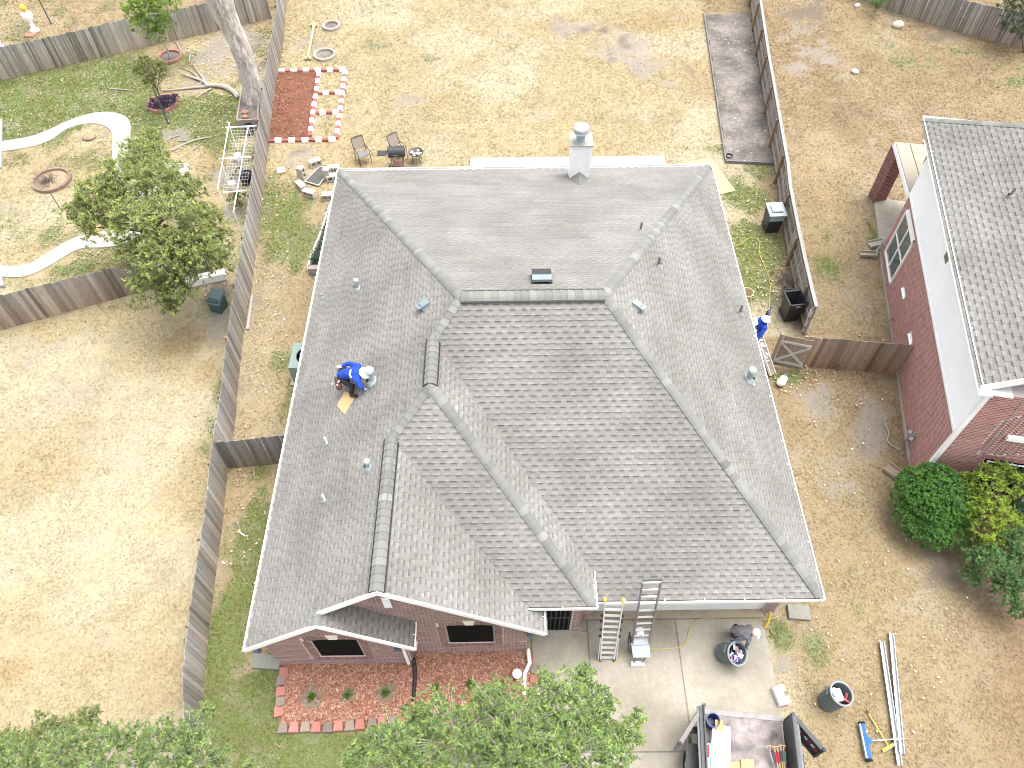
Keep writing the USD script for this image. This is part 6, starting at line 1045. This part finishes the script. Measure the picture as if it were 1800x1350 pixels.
hole = Polygon([g2(1376, 1213, .22), g2(1381.5, 1212, .22), g2(1386.5, 1223, .22), g2(1380.5, 1224.5, .22)]); mm = MB(); mm.prism(P_.difference(hole), .05, .22); obj('foam', mm, 'white_plastic', t); mm = MB(); mm.prism(P_.buffer(-.005), .0, .05); obj('bottom', mm, 'brown_leather', t); no_grass(P_)
for a, b, lab in (((1550, 1128), (1581.5, 1345), 'pale metal gutter length on dry grass, left one of the pair'), ((1566.5, 1113), (1585.5, 1324), 'pale metal gutter length on dry grass, right one of the pair')):
    p, q = at(*a, .06), at(*b, .06); d = nrm(q-p); s_ = np.array([-d[1], d[0], 0]); s_ = s_ if s_[0] > 0 else -s_; mm = MB(); mm.bar(p-s_*.05+[0, 0, .01], q-s_*.05+[0, 0, .01], .012, .10); mm.bar(p-[0, 0, .04], q-[0, 0, .04], .10, .01, tone=.7); mm.bar(p+s_*.05, q+s_*.05, .012, .08, tone=.8); mm.bar(p-s_*.062+[0, 0, .06], q-s_*.062+[0, 0, .06], .03, .01); single('gutter_length', lab, 'gutter', mm, 'galvanised')
t = thing('push_broom', 'yellow push broom with long handle lying on grass near magnet sweeper', 'broom'); a, b = at(1523.5, 1249, .05), at(1561, 1310, .07); tube_part('handle', [a, b], .016, 'yellow_paint', t, 8); tube_part('grip', [a, a+(b-a)*.09], .022, 'black_plastic', t, 8); d = nrm(at(1573, 1307, .05)-at(1551, 1319, .05)); mm = MB(); mm.bar(at(1551, 1319, .06), at(1573, 1307, .06), .06, .04); obj('head', mm, 'yellow_paint', t); mm = MB(); mm.bar(at(1551, 1320, .03), at(1573, 1308, .03), .075, .05); obj('bristles', mm, 'wood_cream', t)
t = thing('magnet_sweeper', 'blue rolling magnet sweeper lying on grass beside trailer door', 'sweeper'); a, b = at(1515, 1273, .10), at(1527.5, 1334, .10); mm = MB(); mm.tube([a, b], .075, 8); obj('magnet_bar', mm, 'blue_paint', t); d = nrm(b-a); s_ = np.array([-d[1], d[0], 0]); mm = MB(); mm.bar(a-s_*.06+[0, 0, .01], b-s_*.06+[0, 0, .01], .05, .09); obj('cover', mm, 'light_grey_plastic', t)
for e, q in ((a, -1), (b, 1)): mm = MB(); mm.lathe([(0, -.02), (.085, -.02), (.085, .02), (0, .02)], e+d*q*.03, 14, d); obj('wheel', mm, 'dark_rubber', t)
m_ = (a+b)/2; mm = MB(); mm.plate([m_-d*.13+[0, 0, .08], m_+d*.13+[0, 0, .08], at(1534, 1304, .08), at(1534, 1300, .08)], .02); obj('bracket', mm, 'blue_paint', t); tube_part('handle', [at(1532, 1302, .08), at(1592, 1298, .12)], .014, 'galvanised', t)
# ------------------------------------------------------------------ dump trailer at the bottom edge
t = thing('dump_trailer', 'black open dump trailer with two rear doors swung out on driveway', 'trailer'); ZF, ZW = .70, 1.32; TLc, TRc = at(1236, 1242, ZW), at(1391, 1257, ZW); d = nrm(np.r_[(TRc-TLc)[:2], 0]); b = np.array([d[1], -d[0], 0]); Wd = np.linalg.norm((TRc-TLc)[:2]); up = np.array([0, 0, 1.]); O = np.r_[TLc[:2], 0]; LT = 3.4
mm = MB(); mm.plate([O+up*ZF+d*.06, O+up*ZF+d*.06+b*LT, O+up*ZF+d*(Wd-.06)+b*LT, O+up*ZF+d*(Wd-.06)], .06); obj('floor', mm, 'trailer_floor', t)
for s_ in (0, 1):
    o = O+d*(Wd*s_); q = 1 if s_ == 0 else -1
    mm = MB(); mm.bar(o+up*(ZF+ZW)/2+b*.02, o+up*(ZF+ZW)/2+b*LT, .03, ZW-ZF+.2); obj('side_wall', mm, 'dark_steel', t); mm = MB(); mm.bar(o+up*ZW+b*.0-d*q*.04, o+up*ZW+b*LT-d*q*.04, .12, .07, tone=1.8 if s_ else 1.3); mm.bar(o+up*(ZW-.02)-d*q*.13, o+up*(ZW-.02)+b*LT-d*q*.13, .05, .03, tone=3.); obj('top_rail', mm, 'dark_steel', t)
    for k in range(5): mm = MB(); mm.bar(o+b*(.1+k*.75)-d*q*.05+up*.6, o+b*(.1+k*.75)-d*q*.05+up*ZW, .07, .06, b); obj('stake', mm, 'dark_steel', t)
mm = MB(); mm.bar(O+up*(ZF-.03)-b*.05, O+up*(ZF-.03)-b*.05+d*Wd, .12, .09); obj('rear_sill', mm, 'rear_grey', t)
for k0, k1 in ((.03, .38), (.55, .95)): mm = MB(); mm.bar(O+up*(ZF-.12)-b*.15+d*Wd*k0, O+up*(ZF-.12)-b*.15+d*Wd*k1, .02, .02); obj('step_bar', mm, 'grey_steel', t)
mm = MB(); mm.bar(O+b*LT+up*1.0, O+b*LT+up*1.0+d*Wd, .04, .8); obj('front_wall', mm, 'dark_steel', t)
for e0, e1, lab in ((TLc, at(1194, 1309, ZW), 0), (TRc+d*.05, at(1449, 1320, ZW), 1)):
    v = nrm(np.r_[(e1-e0)[:2], 0]); Ld = np.linalg.norm((e1-e0)[:2]); s_ = np.array([-v[1], v[0], 0]); s_ = s_ if (s_[0] > 0) == (lab == 0) else -s_; e = np.r_[e0[:2], 0]
    mm = MB(); mm.bar(e+up*1.0, e+up*1.0+v*Ld, .03, .66); dr = obj('rear_door', mm, 'door_grey' if lab == 0 else 'dark_steel', t); mm = MB()
    for z in (.69, 1.31): mm.bar(e+up*z, e+up*z+v*Ld, .10, .05, tone=1.0)
    for k in (0.02, .98): mm.bar(e+v*Ld*k+up*.68, e+v*Ld*k+up*1.32, .10, .06, v)
    obj('door_frame', mm, 'door_grey' if lab == 0 else 'dark_steel', dr)
    if lab:
        for k in range(8): a = e+v*Ld*(.06+k*.11); mm = MB(); q_ = np.array([-v[1], v[0], 0]); q_ = q_ if q_[1] < 0 else -q_; mm.bar(a+up*1.02+q_*.022, a+v*Ld*.10+up*1.02+q_*.022, .012, .06, tone=(.85, .85, .85) if k % 2 == 0 else (.40, .03, .03)); obj('reflective_tape', mm, 'print_ink', dr)
    mm = MB(); mm.lathe([(0, -.4), (.04, -.4), (.04, .4), (0, .4)], e+up*1.0-v*.03, 8); obj('hinge', mm, 'dark_steel', dr); mm = MB(); mm.ball(e+v*Ld*.98+up*1.36, (.05, .05, .04), 5); obj('latch', mm, 'dark_steel', dr)
for s_, o in ((-1, O), (1, O+d*Wd)):
    for k in (1.15, 2.0): mm = MB(); c = o+d*s_*.20+b*k+up*.36; mm.lathe([(.18, -.1), (.34, -.1), (.36, -.06), (.36, .06), (.34, .1), (.18, .1)], c, 22, d); wh = obj('wheel', mm, 'dark_rubber', t, smooth=35); mm = MB(); mm.lathe([(0, -.06), (.19, -.08), (.19, .08), (0, .06)], c, 16, d); obj('rim', mm, 'galvanised', wh)
    mm = MB(); f0 = o+d*s_*.21+up*.76; mm.bar(f0+b*.72, f0+b*2.45, .28, .03); mm.bar(f0+b*.72-up*.1, f0+b*.62-up*.32, .28, .03, d); obj('fender', mm, 'dark_steel', t)
    mm = MB(); mm.bar(o+d*s_*.05+b*.45+up*.9, o+d*s_*.28+b*.45+up*.9, .14, .10); obj('side_step', mm, 'black_metal', t)
mm = MB(); mm.bar(O+d*Wd*.5+b*LT+up*.5, O+d*Wd*.5+b*(LT+1.2)+up*.5, .12, .12); obj('tongue', mm, 'dark_steel', t)
no_grass([tuple(p[:2]) for p in (O, O+d*Wd, O+d*Wd+b*LT, O+b*LT)])
c = at(1248.5, 1272, ZF+.02); t = thing('bucket', 'dark blue bucket in left rear corner of trailer', 'bucket'); mm = MB(); mm.lathe([(0, 0), (.13, 0), (.155, .36)], c, 24); mm.lathe([(.155, .36), (.145, .36), (.12, .04), (0, .04)], c, 24, tone=.7); obj('body', mm, 'blue_plastic', t, smooth=40); mm = MB(); mm.lathe([(.15, .35), (.168, .35), (.168, .375), (.15, .375)], c, 24); obj('rim', mm, 'blue_plastic', t)
def flat(px, z0, z1, m_, name, lab, cat, tone=1.): q = [g2(*p, z1) for p in px]; mm = MB(); mm.prism(Polygon(q), z0, z1, tone); return single(name, lab, cat, mm, m_)
flat([(1257, 1265), (1271, 1265), (1271, 1283), (1258, 1283)], ZF+.26, ZF+.30, 'cardboard', 'cardboard_piece', 'tan cardboard piece beside blue bucket in trailer', 'cardboard', (1.1, 1.0, .75))
t = thing('wrapped_stack', 'long white wrapped stack with yellow print in trailer bed', 'stack'); q = [g2(*p, ZF+.25) for p in ((1252, 1281), (1266, 1275), (1284, 1277), (1285, 1310), (1280, 1420), (1247, 1420))]; mm = MB(); mm.prism(Polygon(q), ZF+.003, ZF+.25); obj('wrap', mm, 'white_plastic', t); r_ = np.random.default_rng(2)
for k in range(16): p = at(r_.uniform(1258, 1274), 1292+k*5.2, ZF+.253); mm = MB(); mm.obox(p, d, b, up, (r_.uniform(.03, .11), .018, .0015), [(.75, .65, .25), (.78, .60, .3), (.7, .68, .3)][k % 3]); obj('print', mm, 'print_ink', t)
mm = MB(); mm.tube([at(1247, 1308, ZF+.12), at(1244, 1420, ZF+.12)], .085, 12); single('blue_roll', 'pale blue roll between white stack and trailer wall', 'roll', mm, 'pale_blue', 40)
mm = MB(); mm.tube([at(1242.5, 1310, ZF+.2), at(1242.5, 1330, ZF+.2)], .05, 10); single('red_bottle', 'red bottle against the left trailer wall', 'bottle', mm, 'red_paint', 40)
flat([(1282.5, 1340), (1301, 1338), (1305, 1380), (1284, 1380)], ZF+.003, ZF+.25, 'cardboard', 'cardboard_box', 'closed cardboard box in trailer bed, nearest the white stack', 'box'); flat([(1302.5, 1334.5), (1325, 1335), (1329, 1380), (1306, 1380)], ZF+.003, ZF+.32, 'cardboard', 'cardboard_box', 'closed cardboard box in trailer bed, nearest the shovels', 'box', .96)
gl = [(.30, .04, .04), (.45, .03, .05), (.05, .20, .12), (.06, .08, .08)]
for k, (x0, y0, x1, lab) in enumerate(((1351, 1313, 1368, 'bent grey handled shovel in trailer, leftmost of the tools'), (1361, 1314, 1372, 'red gripped shovel in trailer, left one of the red pair'), (1366.5, 1314, 1375, 'red gripped shovel in trailer, right one of the red pair'), (1372, 1312, 1378, 'dark gripped shovel in trailer between red and green ones'), (1377, 1312, 1380, 'green gripped shovel in trailer nearest right wall'))):
    t = thing('shovel', lab, 'shovel', group='long handled shovels in the trailer'); a, e = at(x0, y0, ZF+.22), at(x1, 1372, ZF+.06); tube_part('shaft', [a, e], .017, 'wood_pale' if k else 'grey_steel', t, 7); v = nrm(e-a); s_ = np.array([-v[1], v[0], 0]); mm = MB(); mm.tube([a-s_*.06-v*.02, a+s_*.06-v*.02], .014, 6); obj('grip', mm, 'wood_pale', t); mm = MB(); mm.tube([a-s_*.06-v*.02, a+v*.12, a+s_*.06-v*.02], .013, 6, tone=gl[k % 4] if k else (.3, .3, .3)); mm.tube([a+v*.1, a+v*.32], .022, 7, tone=gl[(1, 1, 1, 3, 2)[k]] if k else (.25, .27, .27)); obj('socket', mm, 'print_ink', t); mm = MB(); mm.obox(e+v*.2, v, s_, up, (.2, .12, .012)); obj('blade', mm, 'grey_steel', t)

# ------------------------------------------------------------------ people
def flesh(bones, seg=10, edge=.05, it=6):
    """One continuous body: hulls of spheres along the bones, joined, refined and smoothed."""
    sph = lambda p, r: m3.Manifold.sphere(r, seg).translate([float(q) for q in p]); parts = [m3.Manifold.batch_hull([sph(a, ra), sph(b_, rb)]) for a, ra, b_, rb in bones]; w = parts[0]
    for p in parts[1:]: w = w + p
    w = w.refine_to_length(edge); q = w.to_mesh(); tm = trimesh.Trimesh(q.vert_properties[:, :3], q.tri_verts, process=True); trimesh.smoothing.filter_taubin(tm, iterations=it); return MB().add(tm.vertices, tm.faces)
def hand(p, v, s_, mat_, par, name='glove'):
    """Palm, four fingers of unequal length curling, and a thumb from the palm's side."""
    v, s_ = nrm(v), nrm(s_-v*(np.dot(s_, v))); nn = np.cross(v, s_); B = [(p, .030, p+v*.06+s_*.025, .022), (p, .030, p+v*.06-s_*.025, .022)]
    for k, L_ in zip((-.033, -.011, .011, .033), (.050, .066, .070, .062)): a = p+v*.07+s_*k; q = a+v*L_*.6-nn*.012; B += [(a, .011, q, .010), (q, .010, q+v*L_*.3-nn*.03, .008)]
    a = p+v*.02+s_*.035; B += [(a, .014, a+v*.03+s_*.035, .011), (a+v*.03+s_*.035, .011, a+v*.06+s_*.04, .009)]
    return obj(name, flesh(B, 8, .015, 3), mat_, par, smooth=True)
def person(name, lab, J, shirt, legs, helmet, glove, shoe, hatmat='white_plastic'):
    """J: joints head, neck, sl, sr, el, er, hl, hr (hands), hips pl, pr, kl, kr, al, ar, tl, tr."""
    t = thing(name, lab, 'person'); g = {k: np.array(v, float) for k, v in J.items()}; ch, pv = (g['sl']+g['sr'])/2, (g['pl']+g['pr'])/2; sp = (ch+pv)/2+np.array(g.get('arch', (0, 0, 0)))
    body = [(g['head'], .095, g['head']+(g['neck']-g['head'])*.55, .075), (g['head'], .09, g['neck'], .055), (g['neck'], .06, ch, .09), (ch, .11, sp, .12), (sp, .12, pv, .12), (g['sl'], .065, g['sr'], .065), (g['pl'], .085, g['pr'], .085)]
    for s_ in 'lr': body += [(g['s'+s_], .055, g['e'+s_], .042), (g['e'+s_], .042, g['h'+s_], .028), (g['p'+s_], .085, g['k'+s_], .058), (g['k'+s_], .055, g['a'+s_], .038), (g['a'+s_], .040, g['t'+s_], .03)]
    fd = nrm(g['face']); nz = g['head']+fd*.10; body += [(g['head']+fd*.07, .03, nz, .018)]; sx = nrm(np.cross(fd, g['head']-g['neck']))
    for q in (-1, 1): body.append((g['head']+sx*q*.085, .03, g['head']+sx*q*.1, .02))
    obj('body', flesh(body), 'skin', t, smooth=True)
    mm = MB()
    for q in (-1, 1): mm.ball(g['head']+fd*.088+sx*q*.035+nrm(g['head']-g['neck'])*.01, (.013, .013, .010), 5, .1)
    obj('eyes', mm, 'white_cloth', t)
    sh = [(ch, .135, sp, .15), (sp, .15, pv, .14), (g['neck']-(g['neck']-ch)*.3, .08, ch, .12), (g['sl'], .085, g['sr'], .085), (g['sl'], .085, sp, .10), (g['sr'], .085, sp, .10)]
    for s_ in 'lr': w = g['h'+s_]+(g['e'+s_]-g['h'+s_])*.25; sh += [(g['s'+s_], .078, g['e'+s_], .060), (g['e'+s_], .060, w, .046)]
    m_ = flesh(sh, 12, .045); v, f, q = m_.arr(); v = v+(meshkit.fbm(v*9, 3, 5)[:, None]-.5)*.035; obj('shirt', (v, f, q), shirt, t, smooth=True)
    tr_ = [(g['pl'], .105, g['pr'], .105), (pv, .125, pv+(sp-pv)*.2, .125)]
    for s_ in 'lr': w = g['a'+s_]+(g['k'+s_]-g['a'+s_])*.12; tr_ += [(g['p'+s_], .105, g['k'+s_], .078), (g['k'+s_], .076, w, .058)]
    m_ = flesh(tr_, 12, .045); v, f, q = m_.arr(); v = v+(meshkit.fbm(v*10, 3, 8)[:, None]-.5)*.03; obj('trousers', (v, f, q), legs, t, smooth=True)
    for s_ in 'lr': obj('boot', flesh([(g['a'+s_]+(g['k'+s_]-g['a'+s_])*.12, .062, g['a'+s_], .060), (g['a'+s_], .055, g['t'+s_], .048)], 10, .04), shoe, t, smooth=True)
    for s_ in 'lr': w = g['h'+s_]-g['e'+s_]; hand(g['h'+s_]-nrm(w)*.02, w, np.cross(w, [.2, .3, 1.]), glove, t)
    hu = nrm(g['head']-g['neck']) if 'crown' not in g else nrm(g['crown']); c = g['head']+hu*.02
    if helmet:
        mm = MB(); mm.lathe([(.115, 0), (.155, -.012), (.16, .0), (.155, .01), (.118, .02), (.112, .06), (.09, .105), (.05, .13), (0, .137)], c, 24, hu, sx=1.0, sy=1.); hp_ = obj('helmet', mm, hatmat, t, smooth=40); fr_ = nrm(fd-hu*(fd@hu)); mm = MB(); mm.bar(c+hu*.125-fr_*.09, c+hu*.125+fr_*.09, .03, .025, hu); obj('helmet_ridge', mm, hatmat, hp_)
    else: obj('cap', flesh([(c+hu*.03, .108, c+hu*.045-fd*.01, .10)], 14, .03), hatmat, t, smooth=True); mm = MB(); mm.obox(c+hu*.03+fd*.13, nrm(fd-hu*(fd@hu)), sx, hu, (.06, .075, .006)); obj('cap_brim', mm, hatmat, t)
    return t, g, ch, sp, pv
P1 = dict(head=onr(641, 656, .50), neck=onr(634, 656, .56), sl=onr(629, 644, .52), sr=onr(630, 670, .52), el=onr(613, 639, .44), hl=onr(599.5, 644, .52), er=onr(634, 681, .34), hr=onr(639.5, 683, .10), pl=onr(600, 653, .42), pr=onr(601, 667, .42), kl=onr(622, 655, .22), kr=onr(619, 678, .30), al=onr(606, 648, .08), ar=onr(618, 694, .10), tl=onr(612, 650, .06), tr=onr(626, 696, .06), face=(.75, -.1, -.5), crown=(.55, -.15, .85), arch=(0, 0, .06))
t, g, ch, sp, pv = person('person', 'worker in blue shirt and white helmet crouching on left roof slope', P1, 'blue_shirt', 'black_cloth', True, 'white_cloth', 'black_cloth')
ax = nrm(ch-pv); vw = nrm(np.array([0, 0, CAM_H])-sp); vw = nrm(vw-ax*(vw@ax)); lt = np.cross(ax, vw); c = ch-ax*.10+vw*.175; mm = MB()
for k, (o, w_) in enumerate(((0, .13), (.052, .11))):
    for q in range(6): mm.obox(c-ax*o+lt*(-w_+w_*2*(q+.5)/6)-vw*(.012*abs(q-2.5)), ax, lt, vw, (.018 if k else .026, w_/6*(1. if k == 0 or q % 2 else .6), .004))
obj('back_print', mm, 'white_cloth', t)
mm = flesh([(g['pr']+[-.10, -.10, -.05], .075, g['pr']+[-.06, -.20, -.08], .085), (g['pr']+[-.16, .02, .0], .05, g['pr']+[-.10, -.10, -.05], .07)], 10, .04, 2); pch = obj('tool_pouch', mm, 'brown_leather', t, smooth=True); r_ = np.random.default_rng(6)
for k in range(6): mm = MB(); mm.ball(g['pr']+[-.10+r_.normal(0, .05), -.15+r_.normal(0, .05), .03], (.022, .022, .022), 5, 1 if k % 2 else .6); obj('tool', mm, 'white_plastic', pch)
mm = MB(); mm.tube([g['pr']+[.05, -.05, .05], g['kr']+[.05, .02, .09], onr(624, 684, .03)], .010, 5); obj('strap', mm, 'wood_cream', t)
mm = MB(); q = [onr(591.6, 713.3, .03), onr(605.3, 728, .03), onr(625, 696, .03), onr(605.3, 687, .03)]; mm.plate(q if np.cross(q[1]-q[0], q[2]-q[0])[2] > 0 else q[::-1], .015); single('wood_board', 'pale wooden board lying on roof under crouching worker', 'board', mm, 'plywood')
mm = MB(); q = onr(620, 688, .02); mm.obox(q+[0, 0, .05], nrm(onr(625, 695, .02)-onr(614, 682, .02)), [0, 1, .1], [-.5, 0, 1], (.14, .08, .05), .7); single('wood_offcut', 'brown wooden offcut beside crouching worker boot', 'offcut', mm, 'plywood')
h0 = at(1346, 562, 1.55); gx_, gy_ = h0[0], h0[1]; W = lambda dx, dy, z: (gx_+dx, gy_+dy, z)
P2 = dict(head=h0, neck=W(-.03, -.0, 1.42), sl=W(-.02, -.20, 1.36), sr=W(-.06, .19, 1.36), el=W(-.14, -.32, 1.10), hl=W(-.20, -.12, 1.0), er=W(-.26, .20, 1.12), hr=W(-.36, .0, 1.02), pl=W(-.02, -.10, .88), pr=W(-.04, .10, .88), kl=W(-.06, -.12, .46), kr=W(-.02, .14, .46), al=W(-.04, -.13, .09), ar=W(.02, .15, .09), tl=W(-.18, -.16, .05), tr=W(-.12, .13, .05), face=(-.85, -.25, -.45))
person('person', 'worker in dark blue shirt and white helmet standing beside right wall', P2, 'blue_shirt', 'black_cloth', True, 'white_cloth', 'brown_leather')
t = thing('gutter_trough', 'old dirty gutter full of debris leaning beside right eaves', 'gutter'); a, b = at(1326, 566, 1.25), at(1358.5, 659, .10); d = nrm(b-a); s_ = nrm(np.cross(d, [0, 0, 1.])); uu = np.cross(s_, d); mm = MB()
for q in (-1, 1): mm.bar(a+s_*q*.10, b+s_*q*.10, .014, .12, uu)
mm.bar(a-uu*.06, b-uu*.06, .20, .012, uu); obj('trough', mm, 'white_paint', t); mm = MB(); mm.bar(a-uu*.02, b-uu*.02, .18, .05, uu); obj('debris', mm, 'debris', t); r_ = np.random.default_rng(3)
for k in range(14): q = a+(b-a)*r_.uniform(.15, .8)+s_*r_.uniform(-.06, .06); mm = MB(); mm.ball(q+uu*.02, (.05, .035, .015), 4); obj('scrap', mm, 'white_cloth', t)
mm = MB(); mm.obox(a-d*.0, d, s_, uu, (.12, .11, .075)); obj('end_box', mm, 'white_plastic', t)
B3 = lambda px, py, z: at(px, py, z)
P3 = dict(head=B3(1326, 1112, 1.22), neck=B3(1320, 1110, 1.20), sl=B3(1317, 1103, 1.14), sr=B3(1313, 1119, 1.10), el=B3(1315, 1126, .98), hl=B3(1312, 1136, .74), er=B3(1300, 1121, .90), hr=B3(1289.5, 1126, .68), pl=B3(1294, 1104, .86), pr=B3(1291, 1115, .84), kl=B3(1296, 1108, .46), kr=B3(1292, 1117, .45), al=B3(1292, 1108, .09), ar=B3(1289, 1117, .09), tl=B3(1301, 1110, .05), tr=B3(1298, 1119, .05), face=(.55, -.35, -.75), arch=(0, 0, .06), crown=(.75, -.1, .65))
P3['el'], P3['er'] = B3(1316, 1127, .98), B3(1301, 1122, .92)
person('person', 'worker in grey shirt bending over trash can on driveway', P3, 'grey_shirt', 'black_cloth', False, 'blue_paint', 'dark_rubber', 'pale_cap')

# ------------------------------------------------------------------ fallen leaves and grass
LIT = [(200, 200, 190, 90, 420), (390, 90, 60, 50, 300), (380, 190, 50, 50, 110), (495, 90, 60, 90, 260), (515, 185, 40, 55, 120), (1300, 150, 60, 140, 330), (1335, 450, 45, 110, 240), (1540, 1100, 170, 200, 70), (1500, 650, 90, 70, 60), (470, 500, 40, 210, 150), (1450, 130, 110, 100, 90), (1400, 660, 40, 40, 60), (430, 900, 40, 150, 70), (100, 430, 110, 40, 90), (900, 150, 300, 100, 60), (60, 60, 70, 40, 80), (380, 520, 40, 20, 60), (1480, 800, 100, 100, 30)]
r_ = np.random.default_rng(77); P_ = []
for px, py, rx, ry, n_ in LIT:
    for k in range(n_): q, rr_ = r_.uniform(0, 6.28), math.sqrt(r_.random()); P_.append(g2(px+rx*rr_*math.cos(q), max(py+ry*rr_*math.sin(q), -30)))
P_ = np.array(P_); keep = np.ones(len(P_), bool); build = [Polygon([(WXL-.3, W4), (WX3, W3), (WXR, YG), (WXR, WYB), (WXL-.3, WYB)]).convex_hull, Polygon(fr)]
for b in build: keep &= ~shapely.contains_xy(b, P_[:, 0], P_[:, 1])
P_ = P_[keep]; n_ = len(P_); a = r_.uniform(0, 6.28, n_); D_ = np.c_[np.cos(a), np.sin(a), r_.uniform(-.1, .35, n_)]; T_ = np.array([(.66, .56, .42), (.60, .48, .32), (.76, .70, .58), (.50, .33, .20), (.55, .44, .30)])[r_.integers(0, 5, n_)]*r_.normal(1, .1, (n_, 1))
mm = MB(); mm.add(*leaf_mesh(np.c_[P_, np.full(n_, .055)], D_, np.tile([0, 0, 1.], (n_, 1)), r_.uniform(.035, .095, n_), .34, np.clip(T_, 0, .95))); tag(obj('fallen_leaves', mm, 'mulch_chip', kind='stuff'), 'pale dry leaves scattered over the lawns and beds', 'leaves')
N_ = 900000; r_ = np.random.default_rng(99); cx_ = r_.random(N_); yy = 1.6+42*cx_**1.15; hwid = 12.8+.42*yy; xx = r_.uniform(-1, 1, N_)*np.minimum(hwid, 32); ok = np.ones(N_, bool)
allx = shapely.union_all([p.buffer(0) for p in EXCL]); shapely.prepare(allx); ok = ~shapely.contains_xy(allx, xx, yy); xx, yy = xx[ok], yy[ok]
col, g, bare, soil = lawn(xx, yy); n_ = len(xx); k = r_.random(n_) < np.where(g > .3, 1., .55)*(1-.92*bare); xx, yy, col, g = xx[k], yy[k], col[k], g[k]; n_ = len(xx)
isg = r_.random(n_) < g*.82; c = np.where(isg[:, None], GREEN*np.c_[r_.uniform(.7, 1.7, n_), r_.uniform(.8, 1.45, n_), r_.uniform(.6, 1.5, n_)], col*r_.uniform(.84, 1.30, n_)[:, None]*np.c_[np.ones(n_), r_.uniform(.94, 1.04, n_), r_.uniform(.8, 1.1, n_)])
a = r_.uniform(0, 6.28, n_); el = r_.uniform(.08, .75, n_); d = np.c_[np.cos(a)*np.cos(el), np.sin(a)*np.cos(el), np.sin(el)]; s_ = np.c_[-np.sin(a), np.cos(a), np.zeros(n_)]; L_ = r_.uniform(.035, .085, n_)*np.where(isg, 1.1, 1.)*(1+.012*yy); w = L_*r_.uniform(.09, .16, n_)*(1+.03*yy); p = np.c_[xx, yy, np.full(n_, -.012)]
nn_ = r_.normal(0, .28, (n_, 3))+[0, 0, 1]; nn_ /= np.linalg.norm(nn_, axis=1, keepdims=True)
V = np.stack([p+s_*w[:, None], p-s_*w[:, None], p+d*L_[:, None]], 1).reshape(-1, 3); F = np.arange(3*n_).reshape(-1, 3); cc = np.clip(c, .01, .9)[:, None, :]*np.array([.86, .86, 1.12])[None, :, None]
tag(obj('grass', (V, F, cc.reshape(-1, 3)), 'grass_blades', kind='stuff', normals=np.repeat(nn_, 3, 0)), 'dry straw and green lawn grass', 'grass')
